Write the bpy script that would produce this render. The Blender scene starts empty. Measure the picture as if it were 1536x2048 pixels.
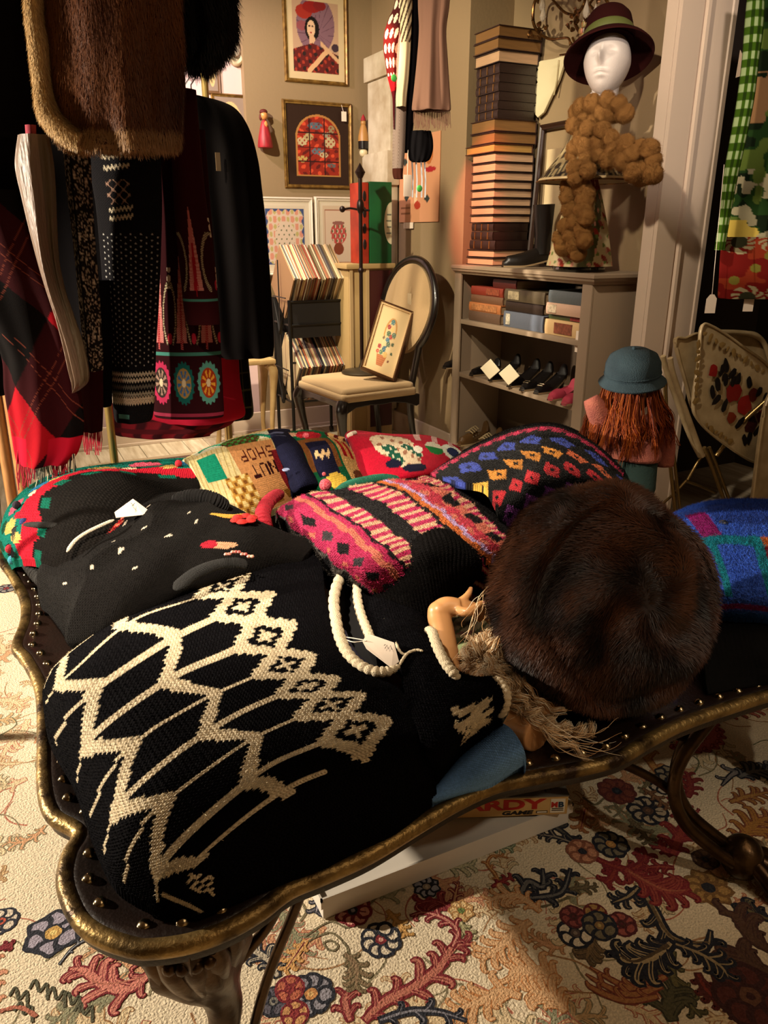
import bpy, bmesh, math, random
import numpy as np
from mathutils import Vector, Matrix, noise
random.seed(7); rng = np.random.default_rng(7)
SC = bpy.context.scene; COL = SC.collection
# ------------------------------------------------------------------ camera
CH = 1.32; TH = math.radians(20); FP = 1538.0; YAW = math.radians(26)
cam = bpy.data.cameras.new('camera'); cam_o = bpy.data.objects.new('camera', cam); COL.objects.link(cam_o)
cam.sensor_fit = 'VERTICAL'; cam.sensor_height = 36; cam.lens = 36*FP/2048; cam.clip_start = .02
cam_o.location = (0, 0, CH); cam_o.rotation_euler = (math.radians(90)-TH, 0, -YAW)
SC.camera = cam_o
# ------------------------------------------------------------------ exposure, world, lights
vs = SC.view_settings; vs.view_transform = 'Standard'; vs.look = 'None'; vs.gamma = 1; vs.use_curve_mapping = False
vs.exposure = 1.0
w = bpy.data.worlds.new('world'); SC.world = w; w.use_nodes = True
w.node_tree.nodes['Background'].inputs[0].default_value = (1.0, .72, .48, 1)
w.node_tree.nodes['Background'].inputs[1].default_value = .018
def spot(loc, tgt, watts, angle, color=(1, .78, .52), blend=.3, rad=.03):
    l = bpy.data.lights.new('track_and_added_spot', 'SPOT'); l.energy = watts; l.color = color
    l.spot_size = math.radians(angle); l.spot_blend = blend; l.shadow_soft_size = rad
    o = bpy.data.objects.new('track_and_added_spot', l); COL.objects.link(o); o.location = loc
    o.rotation_euler = (Vector(tgt)-Vector(loc)).to_track_quat('-Z', 'Y').to_euler()
    return o
spot((-2.5, 3.1, 1.72), (.5, 1.4, .3), 560, 78, (1, .86, .68), .3, .035)        # low lamp at the left of the rack
spot((-.5, .9, 2.75), (.75, 2.0, .55), 250, 44, (1, .84, .64), .6, .04)         # ceiling track over the table
spot((-.2, 3.0, 2.75), (2.2, 4.7, 1.1), 250, 72, (1, .86, .62), .6, .05)         # ceiling track towards the back corner
spot((.5, 1.7, 2.75), (2.6, 3.1, 1.3), 95, 50, (1, .84, .64), .6, .05)           # towards the bookcase
spot((1.0, .2, 2.6), (2.60, 2.55, 2.0), 90, 26, (1, .86, .76), .6, .06)            # added to brighten the door casing
spot((1.25, 4.35, 2.75), (1.15, 4.3, 0), 170, 62, (1, .86, .64), .7, .05)        # added over the chair and records to brighten the floor
spot((.4, 4.5, 2.7), (1.2, 5.3, 1.9), 60, 90, (1, .78, .80), .6, .05)            # pale pink wall
spot((1.0, 3.0, 2.35), (2.50, 3.74, 1.42), 150, 22, (1, .20, .14), .45, .02)      # added red spot for the glow on the pier and the books
spot((1.6, -1.1, 2.6), (1.25, 1.05, .45), 36, 24, (1, .86, .66), .7, .04)          # over the near right edge of the table
al = bpy.data.lights.new('added_soft_fill', 'AREA'); al.energy = 8; al.size = 1.6; al.color = (1, .74, .48)  # soft fill light added overhead, not a fixture of the shop
ao = bpy.data.objects.new('added_soft_fill', al); COL.objects.link(ao); ao.location = (1.5, -.1, 2.86)
# ------------------------------------------------------------------ pixel helpers: a point of the room seen at a pixel
def _ray(px, py):
    u = px-768; v = py-1024
    f = FP*math.cos(TH)-v*math.sin(TH); d = FP*math.sin(TH)+v*math.cos(TH)
    return u*math.cos(YAW)+f*math.sin(YAW), -u*math.sin(YAW)+f*math.cos(YAW), -d, f
def PZ(px, py, z=0.0):
    x, y, d, f = _ray(px, py); s = (z-CH)/d; return Vector((x*s, y*s, z))
def PD(px, py, dep):
    x, y, d, f = _ray(px, py); s = dep/f; return Vector((x*s, y*s, CH+d*s))
def PX(px, py, xx):
    x, y, d, f = _ray(px, py); s = xx/x; return Vector((xx, y*s, CH+d*s))
def PY(px, py, yy):
    x, y, d, f = _ray(px, py); s = yy/y; return Vector((x*s, yy, CH+d*s))
# ------------------------------------------------------------------ colour and materials
def lin(h):
    if not isinstance(h, str): return tuple(h)
    h = h.lstrip('#'); r = []
    for i in (0, 2, 4):
        c = int(h[i:i+2], 16)/255; r.append(c/12.92 if c <= .04045 else ((c+.055)/1.055)**2.4)
    return tuple(r)
_M = {}
def mat(name, c, rough=.6, metal=0, c2=None, nscale=20, bump=0, bscale=200, sheen=0, coat=0, spec=.5, ndet=4, emit=None, trans=0, stretch=None, lo=.35, hi=.65):
    if name in _M: return _M[name]
    m = bpy.data.materials.new(name); m.use_nodes = True; nt = m.node_tree; N = nt.nodes; L = nt.links
    b = N['Principled BSDF']; b.inputs['Base Color'].default_value = (*lin(c), 1); b.inputs['Roughness'].default_value = rough
    b.inputs['Metallic'].default_value = metal; b.inputs['Specular IOR Level'].default_value = spec
    if sheen: b.inputs['Sheen Weight'].default_value = sheen; b.inputs['Sheen Roughness'].default_value = .5
    if coat: b.inputs['Coat Weight'].default_value = coat
    if trans: b.inputs['Transmission Weight'].default_value = trans
    tc = N.new('ShaderNodeTexCoord'); src = tc.outputs['Object']
    if stretch:
        mp = N.new('ShaderNodeMapping'); mp.inputs['Scale'].default_value = stretch; L.new(src, mp.inputs[0]); src = mp.outputs[0]
    if c2 is not None:
        n = N.new('ShaderNodeTexNoise'); n.inputs['Scale'].default_value = nscale; n.inputs['Detail'].default_value = ndet; L.new(src, n.inputs[0])
        r = N.new('ShaderNodeValToRGB'); r.color_ramp.elements[0].color = (*lin(c), 1); r.color_ramp.elements[1].color = (*lin(c2), 1)
        r.color_ramp.elements[0].position = lo; r.color_ramp.elements[1].position = hi
        L.new(n.outputs[0], r.inputs[0]); L.new(r.outputs[0], b.inputs['Base Color'])
    if bump:
        n = N.new('ShaderNodeTexNoise'); n.inputs['Scale'].default_value = bscale; n.inputs['Detail'].default_value = 3; L.new(src, n.inputs[0])
        bp = N.new('ShaderNodeBump'); bp.inputs['Strength'].default_value = bump; bp.inputs['Distance'].default_value = .004
        L.new(n.outputs[0], bp.inputs['Height']); L.new(bp.outputs[0], b.inputs['Normal'])
    _M[name] = m; return m
def vmat(name, rough=.95, sheen=.0, knit=None, bump=.5, nscale=300, spec=.2, dist=.003):
    """fabric: colour from the mesh's own pattern attribute 'Col', optional knit relief from the UV (columns, rows)"""
    if name in _M: return _M[name]
    m = bpy.data.materials.new(name); m.use_nodes = True; nt = m.node_tree; N = nt.nodes; L = nt.links
    b = N['Principled BSDF']; b.inputs['Roughness'].default_value = rough; b.inputs['Specular IOR Level'].default_value = spec
    if sheen: b.inputs['Sheen Weight'].default_value = sheen; b.inputs['Sheen Roughness'].default_value = .45
    a = N.new('ShaderNodeAttribute'); a.attribute_name = 'Col'; L.new(a.outputs['Color'], b.inputs['Base Color'])
    def mth(op, x, y=None):
        n = N.new('ShaderNodeMath'); n.operation = op
        for i, q in enumerate((x, y)):
            if q is None: continue
            if isinstance(q, (int, float)): n.inputs[i].default_value = q
            else: L.new(q, n.inputs[i])
        return n.outputs[0]
    no = N.new('ShaderNodeTexNoise'); no.inputs['Scale'].default_value = nscale; no.inputs['Detail'].default_value = 2
    h = no.outputs[0]
    if knit:
        uv = N.new('ShaderNodeUVMap'); sp = N.new('ShaderNodeSeparateXYZ'); L.new(uv.outputs[0], sp.inputs[0])
        fx = mth('ABSOLUTE', mth('SUBTRACT', mth('FRACT', mth('MULTIPLY', sp.outputs[0], knit[0])), .5))
        ph = mth('ADD', mth('MULTIPLY', sp.outputs[1], knit[1]), mth('MULTIPLY', fx, 1.2))
        st = mth('SINE', mth('MULTIPLY', ph, 2*math.pi))
        rib = mth('MULTIPLY', mth('SINE', mth('MULTIPLY', fx, 2*math.pi)), 1.2)
        h = mth('ADD', mth('ADD', mth('MULTIPLY', st, .5), rib), mth('MULTIPLY', h, .8))
    bp = N.new('ShaderNodeBump'); bp.inputs['Strength'].default_value = bump; bp.inputs['Distance'].default_value = dist
    L.new(h, bp.inputs['Height']); L.new(bp.outputs[0], b.inputs['Normal'])
    _M[name] = m; return m
def fuzz(o, k, length, parent, name='fuzz', width=.0003, up=.55):
    """loose fibres standing off a knitted surface, coloured like the stitch they grow from"""
    me = o.data; nv = len(me.vertices); V = np.empty(nv*3, dtype=np.float32); me.vertices.foreach_get('co', V); V = V.reshape(-1, 3)
    nf = len(me.polygons); F = np.empty(nf*4, dtype=np.int32); me.loops.foreach_get('vertex_index', F); F = F.reshape(-1, 4)
    c = np.empty(nv*4, dtype=np.float32); me.color_attributes['Col'].data.foreach_get('color', c); c = c.reshape(-1, 4)[:, :3]
    a = V[F[:, 0]]; n = np.cross(V[F[:, 1]]-a, V[F[:, 3]]-a); ar = np.linalg.norm(n, axis=1); i = rng.choice(nf, k, p=ar/ar.sum()); n = n[i]/(ar[i][:, None]+1e-12)
    n = np.where((n[:, 2] < -.1)[:, None], -n, n); P = a[i]+(V[F[i, 1]]-a[i])*rng.random((k, 1))+(V[F[i, 3]]-a[i])*rng.random((k, 1))
    fl = rng.normal(size=(k, 3)); fl /= np.linalg.norm(fl, axis=1, keepdims=True)
    return fur_blades(name, P, n, length, fl, np.clip(c[F[i, 0]]*(.8+.7*rng.random((k, 1))), 0, 1), parent, up, width, vmat('wool_fibre', .95, 0, None, 0, 10, .04), .6)
# ------------------------------------------------------------------ mesh builder
class MB:
    def __init__(s): s.v = []; s.f = []; s.m = []; s.mats = []; s.T = Matrix.Identity(4)
    def mi(s, m):
        if m is None: return 0
        if m not in s.mats: s.mats.append(m)
        return s.mats.index(m)
    def add(s, vs, fs, m=None):
        k = len(s.v); i = s.mi(m); T = s.T
        s.v += [tuple(T @ Vector(p)) for p in vs]; s.f += [tuple(k+a for a in f) for f in fs]; s.m += [i]*len(fs); return s
    def box(s, a, b, m=None, R=None, c=None):
        x0, y0, z0 = a; x1, y1, z1 = b
        vs = [Vector(p) for p in ((x0,y0,z0),(x1,y0,z0),(x1,y1,z0),(x0,y1,z0),(x0,y0,z1),(x1,y0,z1),(x1,y1,z1),(x0,y1,z1))]
        if R is not None: cc = Vector(c or (0,0,0)); vs = [R @ (p-cc)+cc for p in vs]
        return s.add(vs, [(0,3,2,1),(4,5,6,7),(0,1,5,4),(1,2,6,5),(2,3,7,6),(3,0,4,7)], m)
    def rbox(s, a, b, r=.005, m=None):
        """box with bevelled edges"""
        bm = bmesh.new(); bmesh.ops.create_cube(bm, size=1); a = Vector(a); b = Vector(b)
        for v in bm.verts: v.co = Vector([(a[i]+b[i])/2+v.co[i]*(b[i]-a[i]) for i in range(3)])
        bmesh.ops.bevel(bm, geom=bm.edges[:], offset=r, segments=2, profile=.6, affect='EDGES')
        bm.verts.index_update(); s.add([v.co.copy() for v in bm.verts], [[v.index for v in f.verts] for f in bm.faces], m); bm.free(); return s
    def tube(s, pts, r, n=10, m=None, caps=True, flat=1.0, closed=False):
        pts = [Vector(p) for p in pts]; k = len(pts); rr = r if isinstance(r, (list, tuple)) else [r]*k
        if len(rr) != k: rr = list(np.interp(np.linspace(0, 1, k), np.linspace(0, 1, len(rr)), rr))
        vs = []; up = None
        for i, p in enumerate(pts):
            t = ((pts[(i+1) % k]-pts[i-1]) if closed else (pts[min(i+1, k-1)]-pts[max(i-1, 0)])).normalized()
            if up is None: up = Vector((0,0,1)) if abs(t.z) < .9 else Vector((1,0,0))
            a = t.cross(up).normalized(); b2 = a.cross(t).normalized(); up = b2
            for j in range(n):
                q = 2*math.pi*j/n; vs.append(p+a*math.cos(q)*rr[i]+b2*math.sin(q)*rr[i]*flat)
        fs = [(i*n+j, i*n+(j+1) % n, (i+1)*n+(j+1) % n, (i+1)*n+j) for i in range(k-1) for j in range(n)]
        if closed: fs += [((k-1)*n+j, (k-1)*n+(j+1) % n, (j+1) % n, j) for j in range(n)]
        elif caps: fs += [tuple(range(n-1, -1, -1)), tuple((k-1)*n+j for j in range(n))]
        return s.add(vs, fs, m)
    def lathe(s, prof, c=(0,0,0), n=32, m=None, R=None, sx=1, sy=1):
        vs = []; c = Vector(c)
        for r, z in prof:
            for j in range(n):
                q = 2*math.pi*j/n; p = Vector((r*math.cos(q)*sx, r*math.sin(q)*sy, z)); vs.append(c+(R @ p if R is not None else p))
        k = len(prof); fs = [(i*n+j, i*n+(j+1) % n, (i+1)*n+(j+1) % n, (i+1)*n+j) for i in range(k-1) for j in range(n)]
        if prof[0][0] > 1e-5: fs.append(tuple(range(n-1, -1, -1)))
        if prof[-1][0] > 1e-5: fs.append(tuple((k-1)*n+j for j in range(n)))
        return s.add(vs, fs, m)
    def ball(s, c, r, m=None, n=16, R=None):
        r = (r, r, r) if isinstance(r, (int, float)) else r
        vs = []; h = n//2
        for i in range(h+1):
            a = math.pi*i/h
            for j in range(n):
                q = 2*math.pi*j/n; p = Vector((r[0]*math.sin(a)*math.cos(q), r[1]*math.sin(a)*math.sin(q), -r[2]*math.cos(a))); vs.append(Vector(c)+(R @ p if R is not None else p))
        return s.add(vs, [(i*n+j, i*n+(j+1) % n, (i+1)*n+(j+1) % n, (i+1)*n+j) for i in range(h) for j in range(n)], m)
    def prism(s, outline, thick, m=None, frame=None):
        """2-D outline (x, z) extruded along y by thick; frame maps local to place"""
        k = len(outline); vs = [Vector((x, 0, z)) for x, z in outline]+[Vector((x, thick, z)) for x, z in outline]
        fs = [tuple(range(k)), tuple(range(2*k-1, k-1, -1))]+[(i, i+k, (i+1) % k+k, (i+1) % k) for i in range(k)]
        if frame is not None: vs = [frame @ p for p in vs]
        return s.add(vs, fs, m)
    def build(s, name, m=None, parent=None, smooth=40, local=False, bevel=0, sub=0, weld=False):
        me = bpy.data.meshes.new(name); me.from_pydata([tuple(p) for p in s.v], [], s.f)
        for q in (s.mats if s.mats else [m]): me.materials.append(q)
        if m is not None and s.mats and m not in s.mats: pass
        if s.mats: me.polygons.foreach_set('material_index', s.m)
        if weld:
            bm = bmesh.new(); bm.from_mesh(me); bmesh.ops.remove_doubles(bm, verts=bm.verts, dist=1e-5); bm.to_mesh(me); bm.free()
        bm = bmesh.new(); bm.from_mesh(me); bmesh.ops.recalc_face_normals(bm, faces=bm.faces) if smooth != 'keep' else None; bm.to_mesh(me); bm.free()
        if smooth not in (0, 'keep'): me.shade_smooth(); me.set_sharp_from_angle(angle=math.radians(smooth))
        me.update(); o = bpy.data.objects.new(name, me); COL.objects.link(o); par(o, parent, local)
        if bevel:
            q = o.modifiers.new('b', 'BEVEL'); q.width = bevel; q.segments = 2; q.limit_method = 'ANGLE'
        if sub:
            q = o.modifiers.new('s', 'SUBSURF'); q.levels = sub; q.render_levels = sub
        return o
def par(o, parent, local=False):
    if parent is not None:
        o.parent = parent
        if not local: o.matrix_parent_inverse = Matrix.LocRotScale(parent.location, parent.rotation_euler, None).inverted()
def tag(o, label, cat, group=None, kind=None):
    if label: o['label'] = label
    if cat: o['category'] = cat
    if group: o['group'] = group
    if kind: o['kind'] = kind
    return o
def thing(name, label, cat, loc=(0,0,0), rz=0, group=None):
    o = bpy.data.objects.new(name, None); o.empty_display_size = .05; COL.objects.link(o); o.location = loc; o.rotation_euler = (0,0,rz)
    return tag(o, label, cat, group)
def dup(root, loc=None, rot=None, label=None):
    r = root.copy(); COL.objects.link(r)
    if loc is not None: r.location = loc
    if rot is not None: r.rotation_euler = rot
    if label: r['label'] = label
    for ch in list(root.children):
        c = ch.copy(); COL.objects.link(c); c.parent = r
        for g in list(ch.children): d = g.copy(); COL.objects.link(d); d.parent = c
    return r
def mesh_from(name, V, F, mats, col=None, uv=None, parent=None, smooth=True, mi=None):
    me = bpy.data.meshes.new(name); V = np.asarray(V, dtype=np.float32); F = np.asarray(F, dtype=np.int32)
    me.vertices.add(len(V)); me.vertices.foreach_set('co', V.ravel())
    k = F.shape[1]; me.loops.add(F.size); me.loops.foreach_set('vertex_index', F.ravel())
    me.polygons.add(len(F)); me.polygons.foreach_set('loop_start', np.arange(0, F.size, k, dtype=np.int32)); me.polygons.foreach_set('loop_total', np.full(len(F), k, dtype=np.int32))
    for q in mats: me.materials.append(q)
    me.update(calc_edges=True)
    if mi is not None: me.polygons.foreach_set('material_index', mi)
    if smooth: me.shade_smooth()
    if col is not None:
        a = me.color_attributes.new('Col', 'FLOAT_COLOR', 'POINT'); c4 = np.ones((len(V), 4), dtype=np.float32); c4[:, :3] = col; a.data.foreach_set('color', c4.ravel())
    if uv is not None:
        l = me.uv_layers.new(name='UVMap'); l.data.foreach_set('uv', np.asarray(uv, dtype=np.float32)[F.ravel()].ravel())
    me.validate(); o = bpy.data.objects.new(name, me); COL.objects.link(o); par(o, parent); return o
def grid_faces(n, m, closed_m=False):
    i, j = np.meshgrid(np.arange(n-1), np.arange(m if closed_m else m-1), indexing='ij'); i = i.ravel(); j = j.ravel(); j2 = (j+1) % m
    return np.stack([i*m+j, i*m+j2, (i+1)*m+j2, (i+1)*m+j], 1)
def catmull(P, t):
    """P: (k, ...) control values; t in 0..k-1 -> smooth interpolation"""
    P = np.asarray(P, dtype=float); k = len(P); i = np.clip(np.floor(t).astype(int), 0, k-2); f = t-i
    g = lambda a: P[np.clip(a, 0, k-1)]
    f = f.reshape(f.shape+(1,)*(P.ndim-1)); a, b, c, d = g(i-1), g(i), g(i+1), g(i+2)
    return .5*((2*b)+(-a+c)*f+(2*a-5*b+4*c-d)*f**2+(-a+3*b-3*c+d)*f**3)
def smooth_line(pts, n=8, closed=False):
    pts = [tuple(p) for p in pts]
    if closed: pts = [pts[-1]]+pts+[pts[0], pts[1]]
    P = np.array(pts, dtype=float); k = len(P)
    t = np.linspace(1, k-2, (k-3)*n+1)[:-1] if closed else np.linspace(0, k-1, (k-1)*n+1)
    return [Vector(p) if len(p) == 3 else tuple(p) for p in catmull(P, t)]
_N = rng.random((64, 64, 64)).astype(np.float32)
def vnoise(p, s):
    """smooth value noise on arrays (n,3)"""
    q = np.asarray(p)*s; i = np.floor(q).astype(int); f = q-i; f = f*f*(3-2*f); o = 0
    for dx in (0,1):
        for dy in (0,1):
            for dz in (0,1):
                w_ = (f[..., 0] if dx else 1-f[..., 0])*(f[..., 1] if dy else 1-f[..., 1])*(f[..., 2] if dz else 1-f[..., 2])
                o = o+w_*_N[(i[..., 0]+dx) % 64, (i[..., 1]+dy) % 64, (i[..., 2]+dz) % 64]
    return o*2-1
def text_polys(txt, size, font_shear=0, extrude=.0004, offset=0):
    cu = bpy.data.curves.new('txt', 'FONT'); cu.body = txt; cu.size = size; cu.shear = font_shear; cu.extrude = extrude; cu.offset = offset; cu.resolution_u = 3
    o = bpy.data.objects.new('txt', cu); COL.objects.link(o); dg = bpy.context.evaluated_depsgraph_get(); dg.update()
    me = o.evaluated_get(dg).to_mesh(); vs = [v.co.copy() for v in me.vertices]; fs = [tuple(p.vertices) for p in me.polygons]
    o.evaluated_get(dg).to_mesh_clear(); bpy.data.objects.remove(o); bpy.data.curves.remove(cu); return vs, fs
# ================================================================== the room
def struct(o): o['kind'] = 'structure'; return o
M_tan = mat('tan_wall_paint', '#8d7757', .75, bump=.15, bscale=60)
M_pinkwall = mat('pale_pink_wall_paint', '#d3b7b4', .8, bump=.1, bscale=60)
M_trimw = mat('cream_trim_paint', '#c9b49f', .5, bump=.1, bscale=30)
M_taupe = mat('taupe_shelf_paint', '#8f7c66', .55, bump=.1, bscale=40)
M_floorw = mat('whitewashed_boards', '#c9bba2', .6, c2='#a8977c', nscale=5, stretch=(7, .7, 1), bump=.2, bscale=30)
# floor: painted boards with real gaps
b = MB()
for i in range(-26, 36):
    x0 = i*.14; b.rbox((x0+.0015, -1.6, -.02), (x0+.1385, 6.9, 0), .0015, M_floorw)
b.box((-3.7, -1.6, -.05), (5.0, 6.9, -.021), mat('board_gap', '#1a120b'))
struct(b.build('floor', smooth=0))
struct(MB().box((-3.6, 5.2, 0), (1.60, 5.28, 2.9)).build('wall_far_left', M_pinkwall))
b = MB(); b.box((1.56, 5.14, 0), (2.46, 5.28, 2.9)); struct(b.build('wall_back', M_tan))
struct(MB().box((2.42, 3.95, 0), (2.50, 5.2, 2.9)).build('wall_right', M_tan))
b = MB(); b.box((2.412, 3.93, 0), (2.72, 3.949, 2.9)); struct(b.build('wall_pier', M_tan))
struct(MB().box((2.68, 2.56, 0), (2.76, 3.93, 2.9)).build('wall_alcove', M_tan))
b = MB(); b.box((2.49, 2.56, 0), (2.68, 2.62, 2.9)); b.box((2.60, 2.60, 0), (2.80, 2.66, 2.9)); struct(b.build('wall_stub', M_trimw))
# door casing with moulded profile, plane facing -y
b = MB(); prof = [(2.49, 0), (2.49, -.02), (2.60, -.02), (2.604, -.012), (2.610, -.012), (2.614, -.028), (2.628, -.03), (2.634, -.018), (2.638, -.014), (2.645, -.016), (2.752, -.016), (2.756, -.022), (2.776, -.022), (2.78, 0)]
k = len(prof); vs = [(x, 2.558+y, z) for z in (0, 2.9) for x, y in prof]
b.add(vs, [tuple(range(k)), tuple(range(2*k-1, k-1, -1))]+[(i, i+k, (i+1) % k+k, (i+1) % k) for i in range(k)])
struct(b.build('trim_1', M_trimw, smooth=20))
struct(MB().box((2.442, 5.125, 0), (2.462, 5.142, 2.9)).build('trim_2', mat('gold_trim', '#8a6a34', .4, .3)))
struct(MB().box((-3.6, -1.6, 0), (-3.55, 5.2, 2.9)).build('wall_left', M_tan))
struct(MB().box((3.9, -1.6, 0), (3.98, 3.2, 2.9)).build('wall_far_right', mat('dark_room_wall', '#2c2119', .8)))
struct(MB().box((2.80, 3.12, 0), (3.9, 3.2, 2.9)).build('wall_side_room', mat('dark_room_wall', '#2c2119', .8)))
struct(MB().box((-3.6, -1.68, 0), (3.98, -1.6, 2.9)).build('wall_near', M_tan))
struct(MB().box((-3.6, -1.6, 2.9), (3.98, 5.2, 2.98)).build('ceiling', mat('ceiling_paint', '#8c7f70', .9)))
b = MB(); b.box((-.6, 5.122, 0), (2.42, 5.14, .14)); b.box((-.6, 5.116, .0), (2.42, 5.13, .02)); struct(b.build('baseboard_back', M_trimw, bevel=.003))
b = MB(); b.box((2.402, 4.0, 0), (2.42, 5.12, .14)); struct(b.build('baseboard_right', M_trimw, bevel=.003))
# ================================================================== patterned rug
class Rug:
    def __init__(s): s.mb = MB(); s.z = .0084; s.base = .0084; s.mm = {}
    def lay(s):
        if s.z > s.base+.00040: s.z = s.base
    def m(s, c):
        if c not in s.mm:
            s.mm[c] = mat('rug_wool_'+c.strip('#'), c, .95, c2=tuple(min(1, q*1.35+.01) for q in lin(c)), nscale=260, bump=.9, bscale=220, ndet=2)
        return s.mm[c]
    def poly(s, pts, c):
        """flat polygon of pile standing a hair above the ground colour"""
        s.z += .000003
        P = [Vector((p[0], p[1], 0)) for p in pts]
        from mathutils.geometry import tessellate_polygon
        tr = tessellate_polygon([P]); s.mb.add([(p.x, p.y, s.z) for p in P], tr, s.m(c))
    def rough(s, pts, j=.0012, step=.004):
        out = []; k = len(pts)
        for i in range(k):
            a = Vector(pts[i]); b_ = Vector(pts[(i+1) % k]); n = max(1, int((b_-a).length/step))
            for q in range(n):
                p = a.lerp(b_, q/n); out.append((p.x+random.uniform(-j, j), p.y+random.uniform(-j, j)))
        return out
    def stroke(s, pts, w, c, taper=True, n=10):
        s.lay(); s.z += .000003
        P = smooth_line([tuple(p) for p in pts], n); L_ = []; R_ = []; k = len(P)
        for i in range(k):
            t = Vector(P[min(i+1, k-1)])-Vector(P[max(i-1, 0)]); t = t.normalized() if t.length > 0 else Vector((1, 0)); nn = Vector((-t.y, t.x))
            ww = w*(1-(.6*i/k if taper else 0))*random.uniform(.75, 1.25); L_.append(Vector(P[i])+nn*ww); R_.append(Vector(P[i])-nn*ww)
        for i in range(k-1): s.quad(L_[i], L_[i+1], R_[i+1], R_[i], c)
    def quad(s, a, b_, c_, d, c):
        z = s.z+.000002; s.mb.add([(a[0], a[1], z), (b_[0], b_[1], z), (c_[0], c_[1], z), (d[0], d[1], z)], [(0, 1, 2, 3)], s.m(c))
    def flower(s, c0, r, n=8, out='#14151f', fill='#8d8079', cen='#9c3f2a', rot=0, cen2=None, pointed=False, inner=None):
        c0 = Vector(c0); s.lay()
        for i in range(n):
            a = rot+2*math.pi*i/n; d = Vector((math.cos(a), math.sin(a)))
            pr = r*math.sin(math.pi/n)*1.15
            for k2, (sc, cc) in enumerate(((1.0, out), (.62, fill))):
                pts = []
                for q in range(14):
                    an = 2*math.pi*q/14; rx = r*.42*math.cos(an); ry = pr*math.sin(an)*(1.0 if not pointed else max(0.25, 1-.6*max(0, math.cos(an))))
                    pts.append(c0+d*(r*.60+rx*sc)+Vector((-d.y, d.x))*ry*sc)
                s.poly(s.rough([tuple(p) for p in pts], r*.03, r*.12), cc)
            if inner: s.stroke([c0+d*r*.35, c0+d*r*.7], r*.05, inner)
        s.disc(c0, r*.36, out); s.disc(c0, r*.27, cen); s.disc(c0, r*.12, cen2 or out)
    def disc(s, c0, r, c):
        s.poly([(c0[0]+r*math.cos(a)*random.uniform(.85, 1.15), c0[1]+r*math.sin(a)*random.uniform(.85, 1.15)) for a in np.linspace(0, 2*math.pi, 13)[:-1]], c)
    def tongue(s, P, w, c, grow=0.0):
        """tapered curved tongue of pile along points P"""
        k = len(P); s.z += .000003; z = s.z; vs = []
        for i in range(k):
            t = (P[min(i+1, k-1)]-P[max(i-1, 0)]); t = t.normalized() if t.length > 0 else Vector((1, 0)); f = i/(k-1); nn = Vector((-t.y, t.x))
            ww = w*(.55+.75*math.sin(math.pi*min(1, f*.8+.12)))*(1-.72*f**3)+grow; ww *= random.uniform(.88, 1.12); p = P[i]+(t*grow*(2*f-1) if i in (0, k-1) else t*0)
            vs += [(p.x+nn.x*ww, p.y+nn.y*ww, z), (p.x-nn.x*ww, p.y-nn.y*ww, z)]
        s.mb.add(vs, [(2*i, 2*i+2, 2*i+3, 2*i+1) for i in range(k-1)], s.m(c))
    def leaf(s, spine, w, lobes=5, out='#5e1418', fill='#9a5a45', ow=.004, side=0, vein=None, curl=1.0):
        """acanthus scroll: a body along the spine with curled tongues springing from both margins"""
        w = w*.58; s.lay(); P = [Vector(p) for p in smooth_line([tuple(p) for p in spine], 6)]; k = len(P)
        L_ = np.cumsum([0]+[(P[i+1]-P[i]).length for i in range(k-1)]); tot = L_[-1]; tongues = []
        for q in range(lobes):
            for sd in ((1, -1) if side == 0 else (side,)):
                t = (q+.25+.3*(sd > 0))/lobes; j = min(int(np.searchsorted(L_, t*tot)), k-1); tg = (P[min(j+1, k-1)]-P[max(j-1, 0)]).normalized(); nn = Vector((-tg.y, tg.x))*sd
                env = (.55+.6*math.sin(math.pi*min(1, t*.9+.1)))*random.uniform(.85, 1.15); ln = w*env*1.25
                pts = [P[j]-tg*w*.1, P[j]+tg*ln*.35+nn*ln*.42, P[j]+tg*ln*.62+nn*ln*.82, P[j]+tg*ln*.62+nn*ln*1.08, P[j]+tg*ln*.42+nn*ln*1.16]
                tongues.append(([Vector(p) for p in smooth_line([tuple(p) for p in pts], 3)], w*.21*env))
        for T, tw in tongues: s.tongue(T, tw, out, ow*.5)
        s.tongue(P, w*.34, out, ow*.55)
        for T, tw in tongues: s.tongue(T, max(.0006, tw-ow*.35), fill)
        s.tongue(P, max(.0008, w*.34-ow*.4), fill)
        if w > .012:
            for T, tw in tongues[::1]: s.stroke([tuple(p) for p in T[1:-3:3]], ow*.22, out, True, 2)
        if vein: s.stroke([P[int(k*.1)], P[k//2], P[int(k*.85)]], ow*.5, vein)
rg = Rug(); G = lambda x, y: PZ(x, y, 0).xy
NAVY = '#121420'; RED = '#6a1119'; ROSE = '#a4624f'; CRM = '#bba685'; GRY = '#77706c'; OLV = '#6b6247'; GOLD = '#a87a42'; PCH = '#b98a64'; SAGE = '#7d7a5e'; PINK = '#b37a6c'
rg.mb.box((-1.9, -.9, .0), (2.35, 3.35, .008), rg.m('#cbbb9e'))
rx = lambda: random.uniform
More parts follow.
